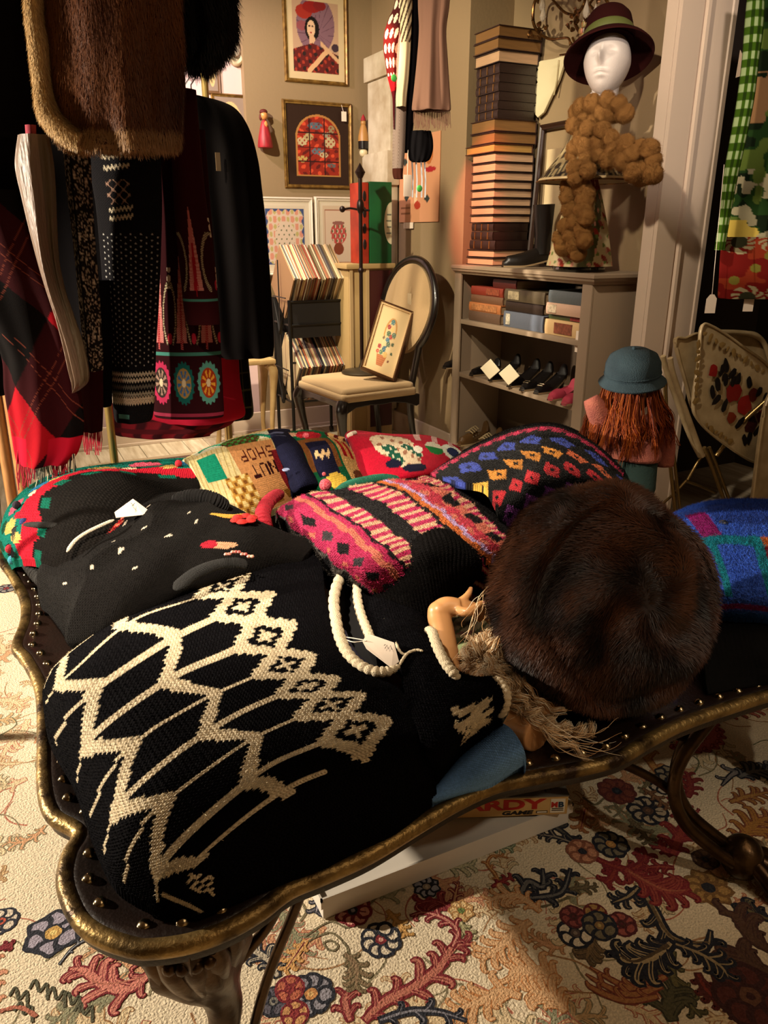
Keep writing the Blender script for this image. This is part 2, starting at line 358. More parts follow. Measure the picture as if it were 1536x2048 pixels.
# faint peach and sage scrollwork over the whole field
random.seed(11); rg.base = rg.z = .0081
for _ in range(1700):
    x = random.uniform(-1.85, 2.3); y = random.uniform(-.2, 3.3); a = random.uniform(0, 6.28); L = random.uniform(.06, .19)
    c = random.choice([PCH, PCH, '#b39268', SAGE, '#ab8f66', '#b87f62']); cc = random.choice(['#8f6a44', '#9b7550', '#7b7154', '#a0614a'])
    p = [Vector((x, y))]; 
    for q in range(3): a += random.uniform(.2, .9)*random.choice((-1, 1)); p.append(p[-1]+Vector((math.cos(a), math.sin(a)))*L/3)
    if random.random() < .45: rg.leaf(p, L*.24, 5, cc, '#c3ad88' if random.random() < .6 else c, .0026)
    else: rg.stroke(p, .0024, cc)
rg.base = rg.z = .0086
# bolder repeated motifs left of and beyond the table
def spray(x, y, a, sc=1.0):
    d = Vector((math.cos(a), math.sin(a))); n = Vector((-d.y, d.x)); c0 = Vector((x, y))
    col = random.choice([(RED, ROSE), (NAVY, GRY), (RED, PINK), ('#4d4a35', SAGE), ('#8a5428', GOLD)])
    rg.leaf([c0, c0+d*.07*sc+n*.02*sc, c0+d*.15*sc+n*.05*sc, c0+d*.19*sc+n*.11*sc], .035*sc, 5, col[0], col[1], .004*sc, side=random.choice((-1, 0, 1)))
    col = random.choice([(NAVY, GRY), (RED, ROSE), (NAVY, '#b9ab98')])
    rg.flower(c0-d*.03*sc, .036*sc, random.choice((6, 7, 8)), col[0], col[1], random.choice(['#9c3f2a', '#a8743c', '#7d1c1c']))
    rg.stroke([c0, c0-n*.06*sc, c0-n*.1*sc+d*.06*sc, c0-n*.07*sc+d*.1*sc], .0025*sc, '#5a5a3c')
for (x, y, a) in [(-.35, 1.6, .5), (-.5, 1.25, 2.2), (-.25, 2.1, 1.1), (-.6, 1.9, 4), (-.9, 1.6, .2), (-.8, 2.4, 2), (-.4, 2.7, 5), (-1.2, 2.1, 3), (-.2, 1.38, 3.9), (-.75, .95, 1.5), (-.3, .95, 5.2),
                  (1.35, 1.15, 1.), (1.7, 1.0, 2.4), (1.5, 1.45, .3), (1.95, 1.35, 4), (1.2, 1.6, 2), (.9, 1.5, .7), (1.95, .7, 3.3), (2.15, 1.8, 1.2), (1.9, 2.2, 4.4), (1.5, 2.7, 2.2), (.6, 2.8, .8), (.2, 3.0, 2.9), (1.0, 3.0, 1.9), (-.1, 3.1, 0)]:
    spray(x, y, a, random.uniform(.85, 1.2))
def gl(pts, w, lobes, out, fill, ow=.005, side=0, vein=None, curl=1): rg.leaf([G(*p) for p in pts], w, lobes, out, fill, ow, side, vein, curl)
def gs(pts, w, c): rg.stroke([G(*p) for p in pts], w, c, False)
rg.base = rg.z = .0091
# vines
gs([(610,1880),(660,1850),(700,1860),(745,1810),(790,1775),(840,1760)], .0022, OLV)
gs([(600,1840),(590,1820),(602,1812),(612,1830),(600,1850)], .0022, OLV)
gs([(615,1890),(660,1872),(690,1895),(700,1920),(715,1960)], .0022, OLV)
gs([(655,1905),(648,1893),(662,1888),(676,1898),(668,1908),(655,1905)], .0022, OLV)
gs([(1165,1600),(1190,1615),(1215,1600),(1240,1625),(1270,1645)], .003, OLV)
gs([(1222,1632),(1214,1622),(1228,1618),(1238,1630),(1226,1640)], .003, OLV)
gs([(1000,1760),(1030,1800),(1080,1820),(1140,1800)], .003, '#5a5138')
# left grey lily with stem and big rose acanthus
rg.flower(G(108,1872), .058, 6, NAVY, '#8b8390', '#b08a48', .3, '#c9b06a', True)
gs([(150,1868),(200,1855),(235,1868)], .003, OLV)
gl([(120,1935),(150,1900),(190,1880),(232,1878),(250,1905)], .008, 2, NAVY, '#8a8a8c', .003)
gl([(305,1950),(255,1985),(205,1975),(170,1948),(140,1945)], .045, 6, RED, '#b87060', .0045, 0, ROSE)
gl([(300,1935),(270,1930),(245,1905),(228,1895)], .020, 3, RED, '#b87060', .004)
for p in [(20, 2000), (60, 1985), (95, 2000), (125, 2010), (150, 2030), (30, 2030)]:
    gs([p, (p[0]+12, p[1]-18), (p[0]+20, p[1]+5), (p[0]+34, p[1]-10), (p[0]+36, p[1]+22)], .0026, '#45432f')
gl([(0,1905),(10,1900),(24,1897)], .012, 2, RED, RED); gs([(0,2030),(40,2022),(75,2040)], .004, '#9a5a45')
# middle group
rg.flower(G(706,1828), .040, 8, RED, '#c08878', NAVY, .2, '#8e8c96', inner=RED)
rg.flower(G(762,1886), .042, 8, NAVY, '#c3b59d', RED, 0, '#c49080', inner='#7a7068')
rg.flower(G(622,1995), .044, 8, NAVY, '#7c7880', '#b07a44', .3, '#c09a60')
rg.flower(G(853,1780), .031, 8, NAVY, '#8d8c94', '#8a7a68', .1, '#b0a088', True)
gl([(612,1888),(590,1920),(570,1950)], .022, 4, '#b58348', '#c29a64', .003, 0, RED)
gl([(690,1915),(712,1940),(712,1985)], .026, 5, '#5d5236', '#7a6348', .003)
gl([(480,1855),(500,1858),(530,1862)], .016, 4, RED, '#a84640', .003)
gl([(640,1780),(640,1800),(632,1832)], .022, 3, NAVY, '#857f86', .004)
gl([(555,1960),(540,1930),(500,1905),(440,1888)], .035, 5, NAVY, '#a69a86', .005)
rg.flower(G(548,2010), .03, 5, NAVY, '#4a4650', '#6e6a60'); rg.flower(G(580,1985), .028, 5, RED, '#a2553c', '#7c2422'); rg.flower(G(590,2035), .026, 5, RED, '#b08050', '#7c2422')
gl([(730,2048),(770,2010),(830,1980),(880,1940),(905,1900),(945,1895)], .042, 6, RED, '#a3604f', .0055, 0, ROSE)
gl([(905,1900),(915,1870),(890,1845),(850,1832),(822,1838)], .022, 4, RED, '#b07062', .005)
gl([(700,2048),(690,2010),(695,1990)], .03, 2, RED, '#a3604f', .005)
gl([(905,1830),(885,1815),(860,1810),(835,1815)], .026, 4, RED, '#a8564a', .006, 0, RED); gl([(905,1830),(910,1800),(917,1770)], .016, 3, RED, '#b98a60', .003)
rg.flower(G(922,1828), .028, 7, '#9a7240', '#c3a472', '#5a6a30', 0, '#4d5a2c', True)
gl([(918,1845),(930,1870),(940,1885)], .02, 3, '#6e6a48', '#98906a', .002); gl([(775,1828),(795,1850),(815,1878)], .02, 4, '#9a7238', '#b98d50', .003)
gl([(760,1790),(780,1800),(800,1780)], .02, 3, '#75775a', '#9a957a', .002)
gl([(870,1730),(900,1740),(950,1735)], .03, 4, '#75775a', '#aba383', .002); gl([(800,1730),(830,1722),(855,1745)], .016, 4, RED, '#b3564c', .003)
gl([(975,1705),(995,1700),(1025,1702)], .02, 3, '#5f6a50', '#8f957a', .003); gl([(925,1700),(945,1698),(950,1702)], .01, 3, RED, '#a03030', .003)
gl([(1003,1785),(990,1755),(975,1735),(985,1718),(1015,1722)], .012, 3, '#8a5428', '#b98d58', .003); gl([(985,1780),(1000,1772),(1022,1760)], .014, 3, RED, '#93322c', .004)
# big peach acanthus, lower middle
for pts, ww in [([(1080,1830),(1040,1800),(1000,1800),(972,1812)], .03), ([(1060,1850),(1030,1870),(1000,1900),(960,1930)], .04), ([(1120,1970),(1080,1950),(1030,1950),(1025,1970)], .05), ([(1040,2000),(1000,1990),(960,2010),(900,2030)], .04), ([(1130,2030),(1100,2000),(1060,1990)], .04)]:
    gl(pts, ww, 6, '#a8703f', '#c29a70', .0025)
gl([(760,2048),(820,2030),(880,2032),(930,2048)], .022, 3, NAVY, '#6c6a72', .006)
# right group
gl([(1040,1800),(1055,1770),(1085,1780),(1085,1745)], .032, 3, NAVY, '#5f5c58', .006); gl([(1040,1802),(1090,1800),(1125,1788),(1140,1745)], .026, 4, NAVY, '#5f5c58', .006)
gl([(1030,1665),(1075,1650),(1110,1660),(1150,1690)], .032, 4, NAVY, '#4b463c', .006, 1); gl([(1140,1690),(1110,1680),(1075,1675)], .02, 3, NAVY, '#7a6f60', .005)
rg.flower(G(1164,1709), .036, 6, '#7d4a34', '#b07a5c', NAVY, .4, '#1b1c28'); rg.flower(G(1221,1695), .042, 8, NAVY, '#6c6350', '#a2743c', 0, '#b98d50')
rg.flower(G(1233,1588), .048, 9, '#58201a', '#6e3424', NAVY, 0, '#26303a'); rg.flower(G(1295,1627), .050, 8, NAVY, '#a3937a', '#4a3428', .2, '#6c4a34', inner='#3a2f28')
rg.flower(G(1338,1555), .038, 6, NAVY, '#8d8068', '#5c5240', .1, '#a09070', True)
gl([(1300,1565),(1280,1590)], .01, 2, OLV, OLV); gl([(1375,1600),(1380,1575),(1372,1550)], .03, 4, RED, '#7a2c24', .004)
gl([(1170,1622),(1165,1645),(1160,1668)], .026, 3, '#8a5428', '#a5744a', .004, 0, RED); gl([(1258,1645),(1280,1665),(1300,1695)], .024, 4, '#4a4028', '#5f5138', .003)
gl([(1285,1583),(1310,1600),(1340,1625)], .02, 4, '#5a3a24', '#7a5638', .003); gl([(1335,1600),(1360,1620),(1395,1630)], .02, 4, RED, '#a3604f', .004)
gl([(1345,1715),(1355,1685),(1370,1655),(1395,1645)], .042, 4, RED, '#7d2a20', .006)
gl([(1195,1725),(1225,1738),(1262,1745),(1290,1725),(1285,1702)], .028, 4, RED, '#7d2a20', .007)
gl([(1250,1745),(1300,1775),(1345,1790),(1378,1785)], .048, 6, RED, '#83342a', .006, 0, '#94503a'); gl([(1230,1745),(1220,1765),(1210,1772)], .026, 2, RED, '#7d2a20', .006)
gl([(1345,1742),(1320,1740),(1290,1742)], .02, 3, RED, '#8a3a2c', .005); gl([(1340,1718),(1320,1700),(1310,1692)], .02, 3, RED, '#7d2a20', .005)
rg.flower(G(1416,1782), .052, 9, '#6d4d26', '#93703c', NAVY, 0, '#14141c', True)
rg.flower(G(1410,1725), .03, 6, '#3a2418', '#5a4028', NAVY); 
gl([(1285,1790),(1310,1830),(1330,1870),(1360,1890),(1410,1900),(1420,1870)], .036, 5, NAVY, '#8a7756', .008, -1, '#5c4a30')
gl([(1275,1782),(1255,1800),(1225,1812)], .024, 3, NAVY, '#8a7756', .006); gl([(1340,1893),(1300,1925),(1250,1928),(1238,1915)], .045, 6, NAVY, '#9a8662', .009, 0, '#4a3a26')
gl([(1350,1895),(1400,1915),(1440,1940),(1455,1962)], .030, 5, NAVY, '#8a7756', .008)
gl([(1345,1910),(1345,1960),(1365,2000),(1400,2040)], .026, 4, '#3c3820', '#5f5734', .004); gl([(1345,2048),(1335,2020),(1345,1980)], .05, 3, '#2f2c1c', '#4a462e', .004)
gl([(1395,1955),(1410,1985),(1440,2015)], .026, 4, '#4a1612', '#6c2418', .006); gl([(1440,2015),(1470,2048)], .008, 2, '#3a1612', '#5c2418', .004)
rg.flower(G(1150,1873), .036, 6, NAVY, '#c3b59d', '#4a3a34', .2, '#7a6a5c'); rg.flower(G(1146,1840), .028, 6, '#4a1216', '#7d3a34', '#3a1612'); rg.flower(G(1198,1858), .036, 6, NAVY, '#665c46', '#7a5c34', 0, '#a08850'); rg.flower(G(1243,1855), .03, 6, '#4a1216', '#8a443a', '#3a1612'); rg.flower(G(1190,1832), .024, 5, '#5a1a16', '#94703c', '#5a3a24')
gl([(1185,1880),(1180,1900),(1172,1925)], .03, 4, '#4a3a26', '#6c5638', .004); gl([(1140,1785),(1165,1782),(1195,1780)], .018, 3, '#4a4028', '#5f5138', .003)
for q in range(3): gl([(1330-q*8, 1960+q*20), (1270-q*10, 1985+q*12), (1225-q*20, 1968+q*8), (1180-q*12+q*q*4, 1942+q*14)], .026, 3, '#6e3222', '#98663c', .003, -1)
rg.flower(G(1500,2000), .07, 7, '#33100e', '#4a1c14', '#5c3a26')
gl([(1536,1905),(1500,1880),(1470,1840),(1440,1832)], .05, 5, '#3c2018', '#4a3020', .006, -1); gl([(1536,1950),(1500,1935),(1470,1905)], .05, 4, '#3c2018', '#4a3020', .006)
gl([(1536,1845),(1500,1830),(1480,1815)], .03, 4, NAVY, '#5c5236', .007)
gl([(1480,1700),(1500,1660),(1536,1640)], .05, 5, '#6e3a22', '#94662c', .004); gl([(1460,1610),(1490,1600),(1536,1590)], .03, 5, '#6e3a22', '#9a7038', .004); gl([(1478,1560),(1500,1550),(1536,1545)], .035, 5, NAVY, '#5f5c58', .006)
gl([(1395,1430),(1360,1475),(1325,1490)], .012, 3, NAVY, '#7a7468', .004); gl([(1450,1440),(1480,1432),(1520,1425)], .03, 4, '#6e2a22', '#a3604f', .004)
# big rose scroll seen under the table edge
for q, rr in enumerate((.085, .06, .038)):
    c0 = G(1365, 1462); rg.stroke([c0+Vector((math.cos(a), math.sin(a)))*rr for a in np.linspace(-2.6, 1.2, 9)], .008 if q else .018, '#a34e48' if q == 0 else '#7c2024', False)
    if q == 0:
        for a in np.linspace(-2.6, 1.2, 14): p = c0+Vector((math.cos(a), math.sin(a)))*.1; rg.flower(p, .012, 3, RED, '#a34e48', RED)
rugo = rg.mb.build('patterned_rug', smooth='keep')
tag(rugo, 'large cream wool rug with red, navy and olive floral scrolls under the coffee table', 'rug')
# ================================================================== coffee table
TZ = .45
M_leather = mat('dark_brown_leather', '#120905', .36, c2='#1c0e07', nscale=8, bump=.25, bscale=160, coat=.1)
M_bronze = mat('bronze_metal', '#4a3620', .32, .85, c2='#2c1d10', nscale=18, bump=.2, bscale=90)
M_rim = mat('worn_gilt_rim', '#927848', .40, .8, c2='#2c1e10', nscale=16, bump=.5, bscale=110, lo=.40, hi=.66)
M_nail = mat('polished_nail', '#a89878', .18, 1)
near = [(0.03,.815),(0.055,.800),(.10,.787),(.149,.785),(.20,.795),(.247,.812),(.30,.815),(.38,.822),(.484,.846),(.56,.861),(.636,.867),(.72,.853),(.797,.838),(.87,.832),(.951,.846),(1.03,.856),(1.094,.858),(1.18,.856),(1.277,.852),(1.38,.84),(1.47,.82),(1.55,.80),(1.62,.80)]
right = [(1.70,.82),(1.75,.88),(1.755,.97),(1.73,1.06),(1.765,1.16),(1.78,1.35),(1.765,1.6),(1.78,1.85),(1.765,2.1),(1.73,2.22),(1.755,2.32),(1.74,2.42)]
far = [(1.66,2.48),(1.55,2.49),(1.45,2.46),(1.2,2.44),(.85,2.46),(.5,2.44),(.25,2.46),(.12,2.52),(0.0,2.50)]
left = [(-.06,2.44),(-.10,2.31),(-.075,2.15),(-.052,1.98),(-.056,1.85),(-.078,1.73),(-.062,1.66),(-.043,1.55),(-.040,1.46),(-.046,1.33),(-.053,1.20),(-.045,1.12),(-.012,1.062),(-.030,1.02),(-.040,.968),(-.030,.90),(-.008,.855)]
outl = [tuple(p) for p in smooth_line(near+right+far+left, 5, True)]
def inset(pts, d):
    k = len(pts); out = []
    for i in range(k):
        t = Vector(pts[(i+2) % k])-Vector(pts[i-2]); t.normalize(); out.append((pts[i][0]-t.y*d, pts[i][1]+t.x*d))
    return out
table = thing('coffee_table', 'large scalloped coffee table with dark leather top, nailhead border and gilt rim', 'coffee table', (.85, 1.6, 0))
b = MB(); rings = [(-.012, TZ-.034), (-.012, TZ-.012), (.0, TZ), (.012, TZ+.001), (.03, TZ-.004), (.05, TZ-.005)]
k = len(outl); vs = []
for d, z in rings: vs += [(x, y, z) for x, y in inset(outl, d+.012)]
fs = [(r*k+i, r*k+(i+1) % k, (r+1)*k+(i+1) % k, (r+1)*k+i) for r in range(len(rings)-1) for i in range(k)]
vs.append((.85, 1.65, TZ-.005)); c0 = len(vs)-1; fs += [((len(rings)-1)*k+i, (len(rings)-1)*k+(i+1) % k, c0) for i in range(k)]
vs.append((.85, 1.65, TZ-.034)); c1 = len(vs)-1; fs += [(i, (i+1) % k, c1) for i in range(k)]
b.add(vs, fs); b.build('tabletop', M_leather, table, smooth=50)
b = MB(); b.tube([(x, y, TZ-.008) for x, y in inset(outl, .004)], .0135, 12, closed=True, flat=.95)
b.tube([(x, y, TZ-.022) for x, y in inset(outl, .008)], .008, 8, closed=True)
b.build('rim', M_rim, table, smooth=60)
# nailheads: one per piece along the border
line = inset(outl, .034); L = np.cumsum([0]+[math.dist(line[i], line[(i+1) % k]) for i in range(k)])
nb = MB(); nb.lathe([(.0002, .0095), (.0052, .0084), (.0088, .0050), (.0106, 0), (.0106, -.001)], n=14); nmesh = None
for q in range(int(L[-1]/0.052)):
    d = q*0.052; i = int(np.searchsorted(L, d, side='right'))-1; f = (d-L[i])/(L[i+1]-L[i]); a_, b_ = line[i], line[(i+1) % k]
    p = (a_[0]+(b_[0]-a_[0])*f, a_[1]+(b_[1]-a_[1])*f, TZ-.0035)
    vis = (p[1] < 1.0 and p[0] < 1.75) or (p[0] < .1)
    if not vis: continue
    if nmesh is None: o = nb.build('nailhead', M_nail, None); nmesh = o.data
    else: o = bpy.data.objects.new('nailhead', nmesh); COL.objects.link(o)
    par(o, table); o.location = p; o.scale = (1, 1, random.uniform(.85, 1.15))
# legs: twin curved rods ending in a clawed foot, stretchers
def rodleg(pts, off, foot=True):
    b = MB()
    for s in (-.5, .5):
        b.tube(smooth_line([(p[0]+off[0]*s, p[1]+off[1]*s, p[2]) for p in pts], 8), .0135, 12)
    if foot:
        x, y, z = pts[-1]
        for a in (-.9, -.3, .3, .9):
            b.tube(smooth_line([(x, y, .07), (x+.05*math.cos(a+FA), y+.05*math.sin(a+FA), .055), (x+.10*math.cos(a+FA), y+.10*math.sin(a+FA), .02), (x+.115*math.cos(a+FA), y+.115*math.sin(a+FA), .010)], 6), [.016, .02, .016, .008], 10)
        b.ball((x, y, .06), (.045, .045, .05))
    return b
def ground(p): return p
FA = -.6
A = PZ(1536, 1400, .43); A = (1.262, .905, .43)
rl = [(1.275, .93, .43), (1.215, .93, .37), (1.155, .935, .29), (1.135, .925, .22), (1.155, .90, .15), (1.21, .86, .09), (1.26, .83, .05)]
b = rodleg(rl, (.034, .028)); b.build('leg', M_bronze, table, smooth=60)
b = MB(); b.tube(smooth_line([(.80, 1.05, .40), (.90, 1.06, .355), (1.02, 1.03, .33), (1.11, .97, .335), (1.165, .945, .32)], 8), .0095, 10)
b.build('stretcher', M_bronze, table, smooth=60)
b = MB(); b.tube(smooth_line([(.80, 1.02, .345), (.90, 1.0, .33), (1.01, .97, .29), (1.09, .945, .24), (1.135, .93, .20)], 8), .0095, 10)
b.build('stretcher', M_bronze, table, smooth=60)
# sculpted corner leg: acanthus knee narrowing to a cabriole shank
def corner_leg(cx, cy, sgn=1, sgy=1):
    b = MB(); n = 28; V = []; rr = [(.43, .072, .0), (.405, .074, .0), (.37, .070, .0), (.335, .068, .004), (.30, .058, .010), (.265, .044, .020), (.23, .033, .030), (.19, .028, .036), (.14, .024, .030), (.09, .024, .012), (.05, .03, -.01), (.02, .036, -.02), (.0, .034, -.02)]
    P = np.array(rr); t = np.linspace(0, len(rr)-1, 70); Q = catmull(P, t)
    for z, r, off in Q:
        for j in range(n):
            a = 2*math.pi*j/n; fl = 1+.13*math.sin(5*a+z*26)*max(0, min(1, (z-.22)*8))+.06*math.sin(11*a-z*40)*max(0, min(1, (z-.25)*8))
            V.append((cx+sgn*off+r*fl*math.cos(a), cy+sgy*off*.5+r*fl*math.sin(a)*.9, z))
    b.add(V, [(i*n+j, i*n+(j+1) % n, (i+1)*n+(j+1) % n, (i+1)*n+j) for i in range(69) for j in range(n)]+[tuple(range(n)), tuple(69*n+j for j in range(n-1, -1, -1))])
    # carved leaf ribs and berries on the knee
    for q, a in enumerate(np.linspace(-2.9, .2, 7)):
        pts = [(cx+(.062-.003*i*i)*math.cos(a+.12*i), cy+(.058-.003*i*i)*math.sin(a+.12*i), .41-.034*i) for i in range(5)]
        b.tube(smooth_line(pts, 5), [.016, .020, .018, .014, .008], 10)
    for q in range(4): a = -2.2+q*.24; b.ball((cx+.074*math.cos(a), cy+.068*math.sin(a), .395), .011, None, 10)
    return b
corner_leg(.118, .862).build('corner_leg', M_bronze, table, smooth=60)
for s in (0, 1):
    b = MB(); pts = [(.262+.030*s, .86, .41), (.235+.030*s, .868, .33), (.195+.034*s, .872, .24), (.165+.03*s, .868, .14), (.15+.02*s, .865, .03)] if s else [(.262, .86, .41), (.232, .868, .34), (.200, .872, .30), (.170, .872, .275), (.145, .87, .262)]
    b.tube(smooth_line(pts, 8), .0085, 10); b.build('rod_brace', M_bronze, table, smooth=60)
for (x, y, sx, sy) in ((1.62, .90, -1, 1), (1.62, 2.36, -1, -1), (.05, 2.36, 1, -1)): corner_leg(x, y, sx, sy).build('corner_leg', M_bronze, table, smooth=60)
# ================================================================== white box with the board game on top, under the table
M_card = mat('white_cardboard', '#cfc6b8', .7, bump=.05, bscale=60)
tc_ = PZ(1136, 1646, .0095)
bx = thing('cardboard_tray', 'shallow white cardboard box lying on the rug under the table edge', 'box', tc_, .0)
b = MB(); b.box((-.62, 0, 0), (0, .34, .050)); b.build('tray_body', M_card, bx, local=True, bevel=.002)
b = MB(); b.box((-.626, -.006, .034), (.006, .346, .052)); b.box((-.626, -.006, .052), (.006, -.002, .060)); b.box((.002, -.006, .052), (.006, .346, .060)); b.box((-.626, .342, .052), (.006, .346, .060)); b.box((-.626, -.006, .052), (-.622, .346, .060))
b.build('lid', M_card, bx, local=True)
gc_ = PZ(1134, 1628, .072)
gm = thing('board_game_box', 'tan board game box with red lettering on its edge, lying on the white box', 'board game', gc_, -.40)
M_tan2 = mat('tan_game_card', '#c9a468', .55, c2='#b8904e', nscale=12); M_top = mat('grey_game_card', '#5f5a50', .55)
b = MB(); b.box((-.47, 0, 0), (0, .235, .050), M_tan2); b.build('box_body', None, gm, local=True, bevel=.0015)
b = MB(); b.box((-.471, -.001, .0502), (.001, .236, .054), M_top); b.build('box_top', None, gm, local=True)
def txt_part(name, s, size, col, pos, xdir, updir, parent, shear=0, offset=0, width=None):
    vs, fs = text_polys(s, size, shear, .0003, offset); xd = Vector(xdir).normalized(); ud = Vector(updir).normalized(); nd = xd.cross(ud)
    x0_ = min(v.x for v in vs); x1_ = max(v.x for v in vs); sx = width/(x1_-x0_)
    b = MB(); b.add([Vector(pos)+xd*(v.x-x0_)*sx+ud*v.y+nd*v.z for v in vs], fs); return b.build(name, mat('ink_'+col.strip('#'), col, .6), parent, smooth=0, local=True)
txt_part('title_lettering', 'JEOPARDY', .037, '#a81c10', (-.395, -.0006, .0195), (1,0,0), (0,0,1), gm, 0, .0014, .345)
txt_part('subtitle_lettering', 'GAME', .014, '#17120e', (-.150, -.0006, .0045), (1,0,0), (0,0,1), gm, .2, .0007, .072)
b = MB(); b.box((-.040, -.0008, .006), (-.007, 0, .044)); b.build('maker_badge', mat('ink_badge', '#e0d6be', .6), gm, local=True)
txt_part('maker_letter', 'M', .020, '#b3261a', (-.0385, -.0014, .022), (1,0,0), (0,0,1), gm, 0, .0008, .0145)
txt_part('maker_letter', 'B', .020, '#16324a', (-.0220, -.0014, .022), (1,0,0), (0,0,1), gm, 0, .0008, .0125)
for i in range(2): b = MB(); b.box((-.037, -.0012, .0165-i*.005), (-.010, -.0008, .0188-i*.005)); b.build('fine_print', mat('ink_print', '#3a2c20', .6), gm, local=True)
b = MB(); b.box((-.072, -.0007, .006), (-.046, -.0002, .0125)); b.build('age_label', mat('ink_print', '#3a2c20', .6), gm, local=True)
b = MB(); b.box((-.070, -.0011, .0075), (-.048, -.0007, .011)); b.build('age_label_field', mat('ink_badge', '#e0d6be', .6), gm, local=True)
for i in range(9): b = MB(); b.box((-.13+i*.013, .012+(i % 3)*.006, .0541), (-.126+i*.013, .05+(i*7 % 5)*.006, .0545)); b.build('top_print', mat('ink_print2', '#1a1612', .6), gm, local=True)
# ================================================================== knitwear
def C(h): return np.array(lin(h), dtype=np.float32)
def arr_ctrl(rows):
    """rows of ('pixel x', 'pixel y', height) turned into points of the room"""
    return np.array([[tuple(PZ(*p)) for p in r] for r in rows])
def patch(name, rows, cells, colfn, parent, m, us=None, vs=None, res=5, fold=0.0, fscale=6, relief=.0012, fuzz=.0006, skirt=TZ+.001, seed=0, ribs=None, world=False):
    """draped knit: smooth surface through the control rows; cells = (stitches along a row, stitches across rows)"""
    Pc = np.array(rows, dtype=float) if world else arr_ctrl(rows)
    nr, nc = Pc.shape[:2]; us = list(range(nc)) if us is None else us; vs = list(range(nr)) if vs is None else vs
    n = cells[1]*res+1; m_ = cells[0]*res+1
    tv = np.linspace(0, nr-1, n); tu = np.linspace(0, nc-1, m_)
    A = catmull(Pc, tv); A = catmull(np.swapaxes(A, 0, 1), tu); P = np.swapaxes(A, 0, 1)
    U = catmull(np.array(us, dtype=float)[:, None], tu)[:, 0] if us != list(range(nc)) else tu
    Vv = catmull(np.array(vs, dtype=float)[:, None], tv)[:, 0] if vs != list(range(nr)) else tv
    U, V = np.meshgrid(U, Vv); SU, SV = np.meshgrid(np.linspace(0, cells[0], m_), np.linspace(0, cells[1], n))
    du = np.gradient(P, axis=1); dv = np.gradient(P, axis=0); N = np.cross(du, dv); N /= np.linalg.norm(N, axis=2, keepdims=True)+1e-12
    if N[n//2, m_//2, 2] < 0: N = -N
    fx = np.abs(SU-np.floor(SU)-.5); ph = SV-fx*1.1
    if fold:
        q = P*1.0; q[..., 2] = seed*3.7
        f1 = vnoise(q, fscale); f2 = vnoise(q+5, fscale*2.3)
        edge = np.minimum(np.minimum(np.linspace(0, 1, n)[:, None], 1-np.linspace(0, 1, n)[:, None])*6, 1)
        P = P+N*(fold*(1-2*np.abs(f1)+.4*f2)*edge)[..., None]
    rel = relief*(np.abs(np.sin(math.pi*(ph)))**.7*.8+np.sin(math.pi*np.clip(fx*2, 0, 1))*.9)
    if ribs: rel = rel+ribs[1]*np.abs(np.sin(math.pi*SU/ribs[0]))
    P = P+N*(rel+fuzz*rng.random(rel.shape))[..., None]
    # colour looked up once per stitch, so the pattern has knitted edges
    cu = (np.floor(SU)+.5)/cells[0]*(nc-1); cv = (np.floor(ph)+.5)/cells[1]*(nr-1)
    cu = np.clip(cu, 0, nc-1); cv = np.clip(cv, 0, nr-1)
    UU = np.interp(cu, np.arange(nc), us); VV = np.interp(cv, np.arange(nr), vs)
    col = np.zeros(P.shape, dtype=np.float32); colfn(col, UU, VV, SU, ph)
    sh_ = rng.random((cells[1]+3, cells[0]+2)); col *= (.86+.28*sh_[np.clip(np.floor(ph).astype(int)+1, 0, cells[1]+2), np.clip(np.floor(SU).astype(int), 0, cells[0]+1)]+.10*(rng.random(col.shape[:2])-.5))[..., None].astype(np.float32)
    V3 = P.reshape(-1, 3); F = grid_faces(n, m_); uv = np.stack([SU, SV], -1).reshape(-1, 2); cl = col.reshape(-1, 3)
    if skirt is not None:
        ring = [i*m_ for i in range(n)]+[(n-1)*m_+j for j in range(1, m_)]+[i*m_+m_-1 for i in range(n-2, -1, -1)]+[j for j in range(m_-2, 0, -1)]
        ring = np.array(ring); k0 = len(V3); low = V3[ring].copy(); low[:, 2] = np.where(low[:, 2] < .475, skirt, low[:, 2]-.02); V3 = np.vstack([V3, low]); r2 = np.roll(ring, -1); l1 = k0+np.arange(len(ring)); l2 = np.roll(l1, -1)
        F = np.vstack([F, np.stack([ring, r2, l2, l1], 1)]); uv = np.vstack([uv, uv[ring]]); cl = np.vstack([cl, cl[ring]])
    return mesh_from(name, V3, F, [m], cl, uv, parent)
M_knit = vmat('knit_wool', .95, .0, (1, 1), .7, 500, .06)
M_fine = vmat('fine_knit', .9, .02, (1, 1), .5, 500, .06)
M_fuzzy = vmat('mohair_knit', .95, .5, None, .9, 260, .1, .004)
BLK = C('#08070a'); CREAM = C('#d9c8a8'); CHAR = C('#2c2926')
def seg(U, V, a, b, wu=1.0, wv=1.0):
    """distance of (U,V) to the segment a-b with anisotropic units"""
    ax, ay = a[0]/wu, a[1]/wv; bx_, by = b[0]/wu, b[1]/wv; x = U/wu; y = V/wv
    dx, dy = bx_-ax, by-ay; t = np.clip(((x-ax)*dx+(y-ay)*dy)/(dx*dx+dy*dy+1e-9), 0, 1)
    return np.hypot(x-ax-t*dx, y-ay-t*dy), t
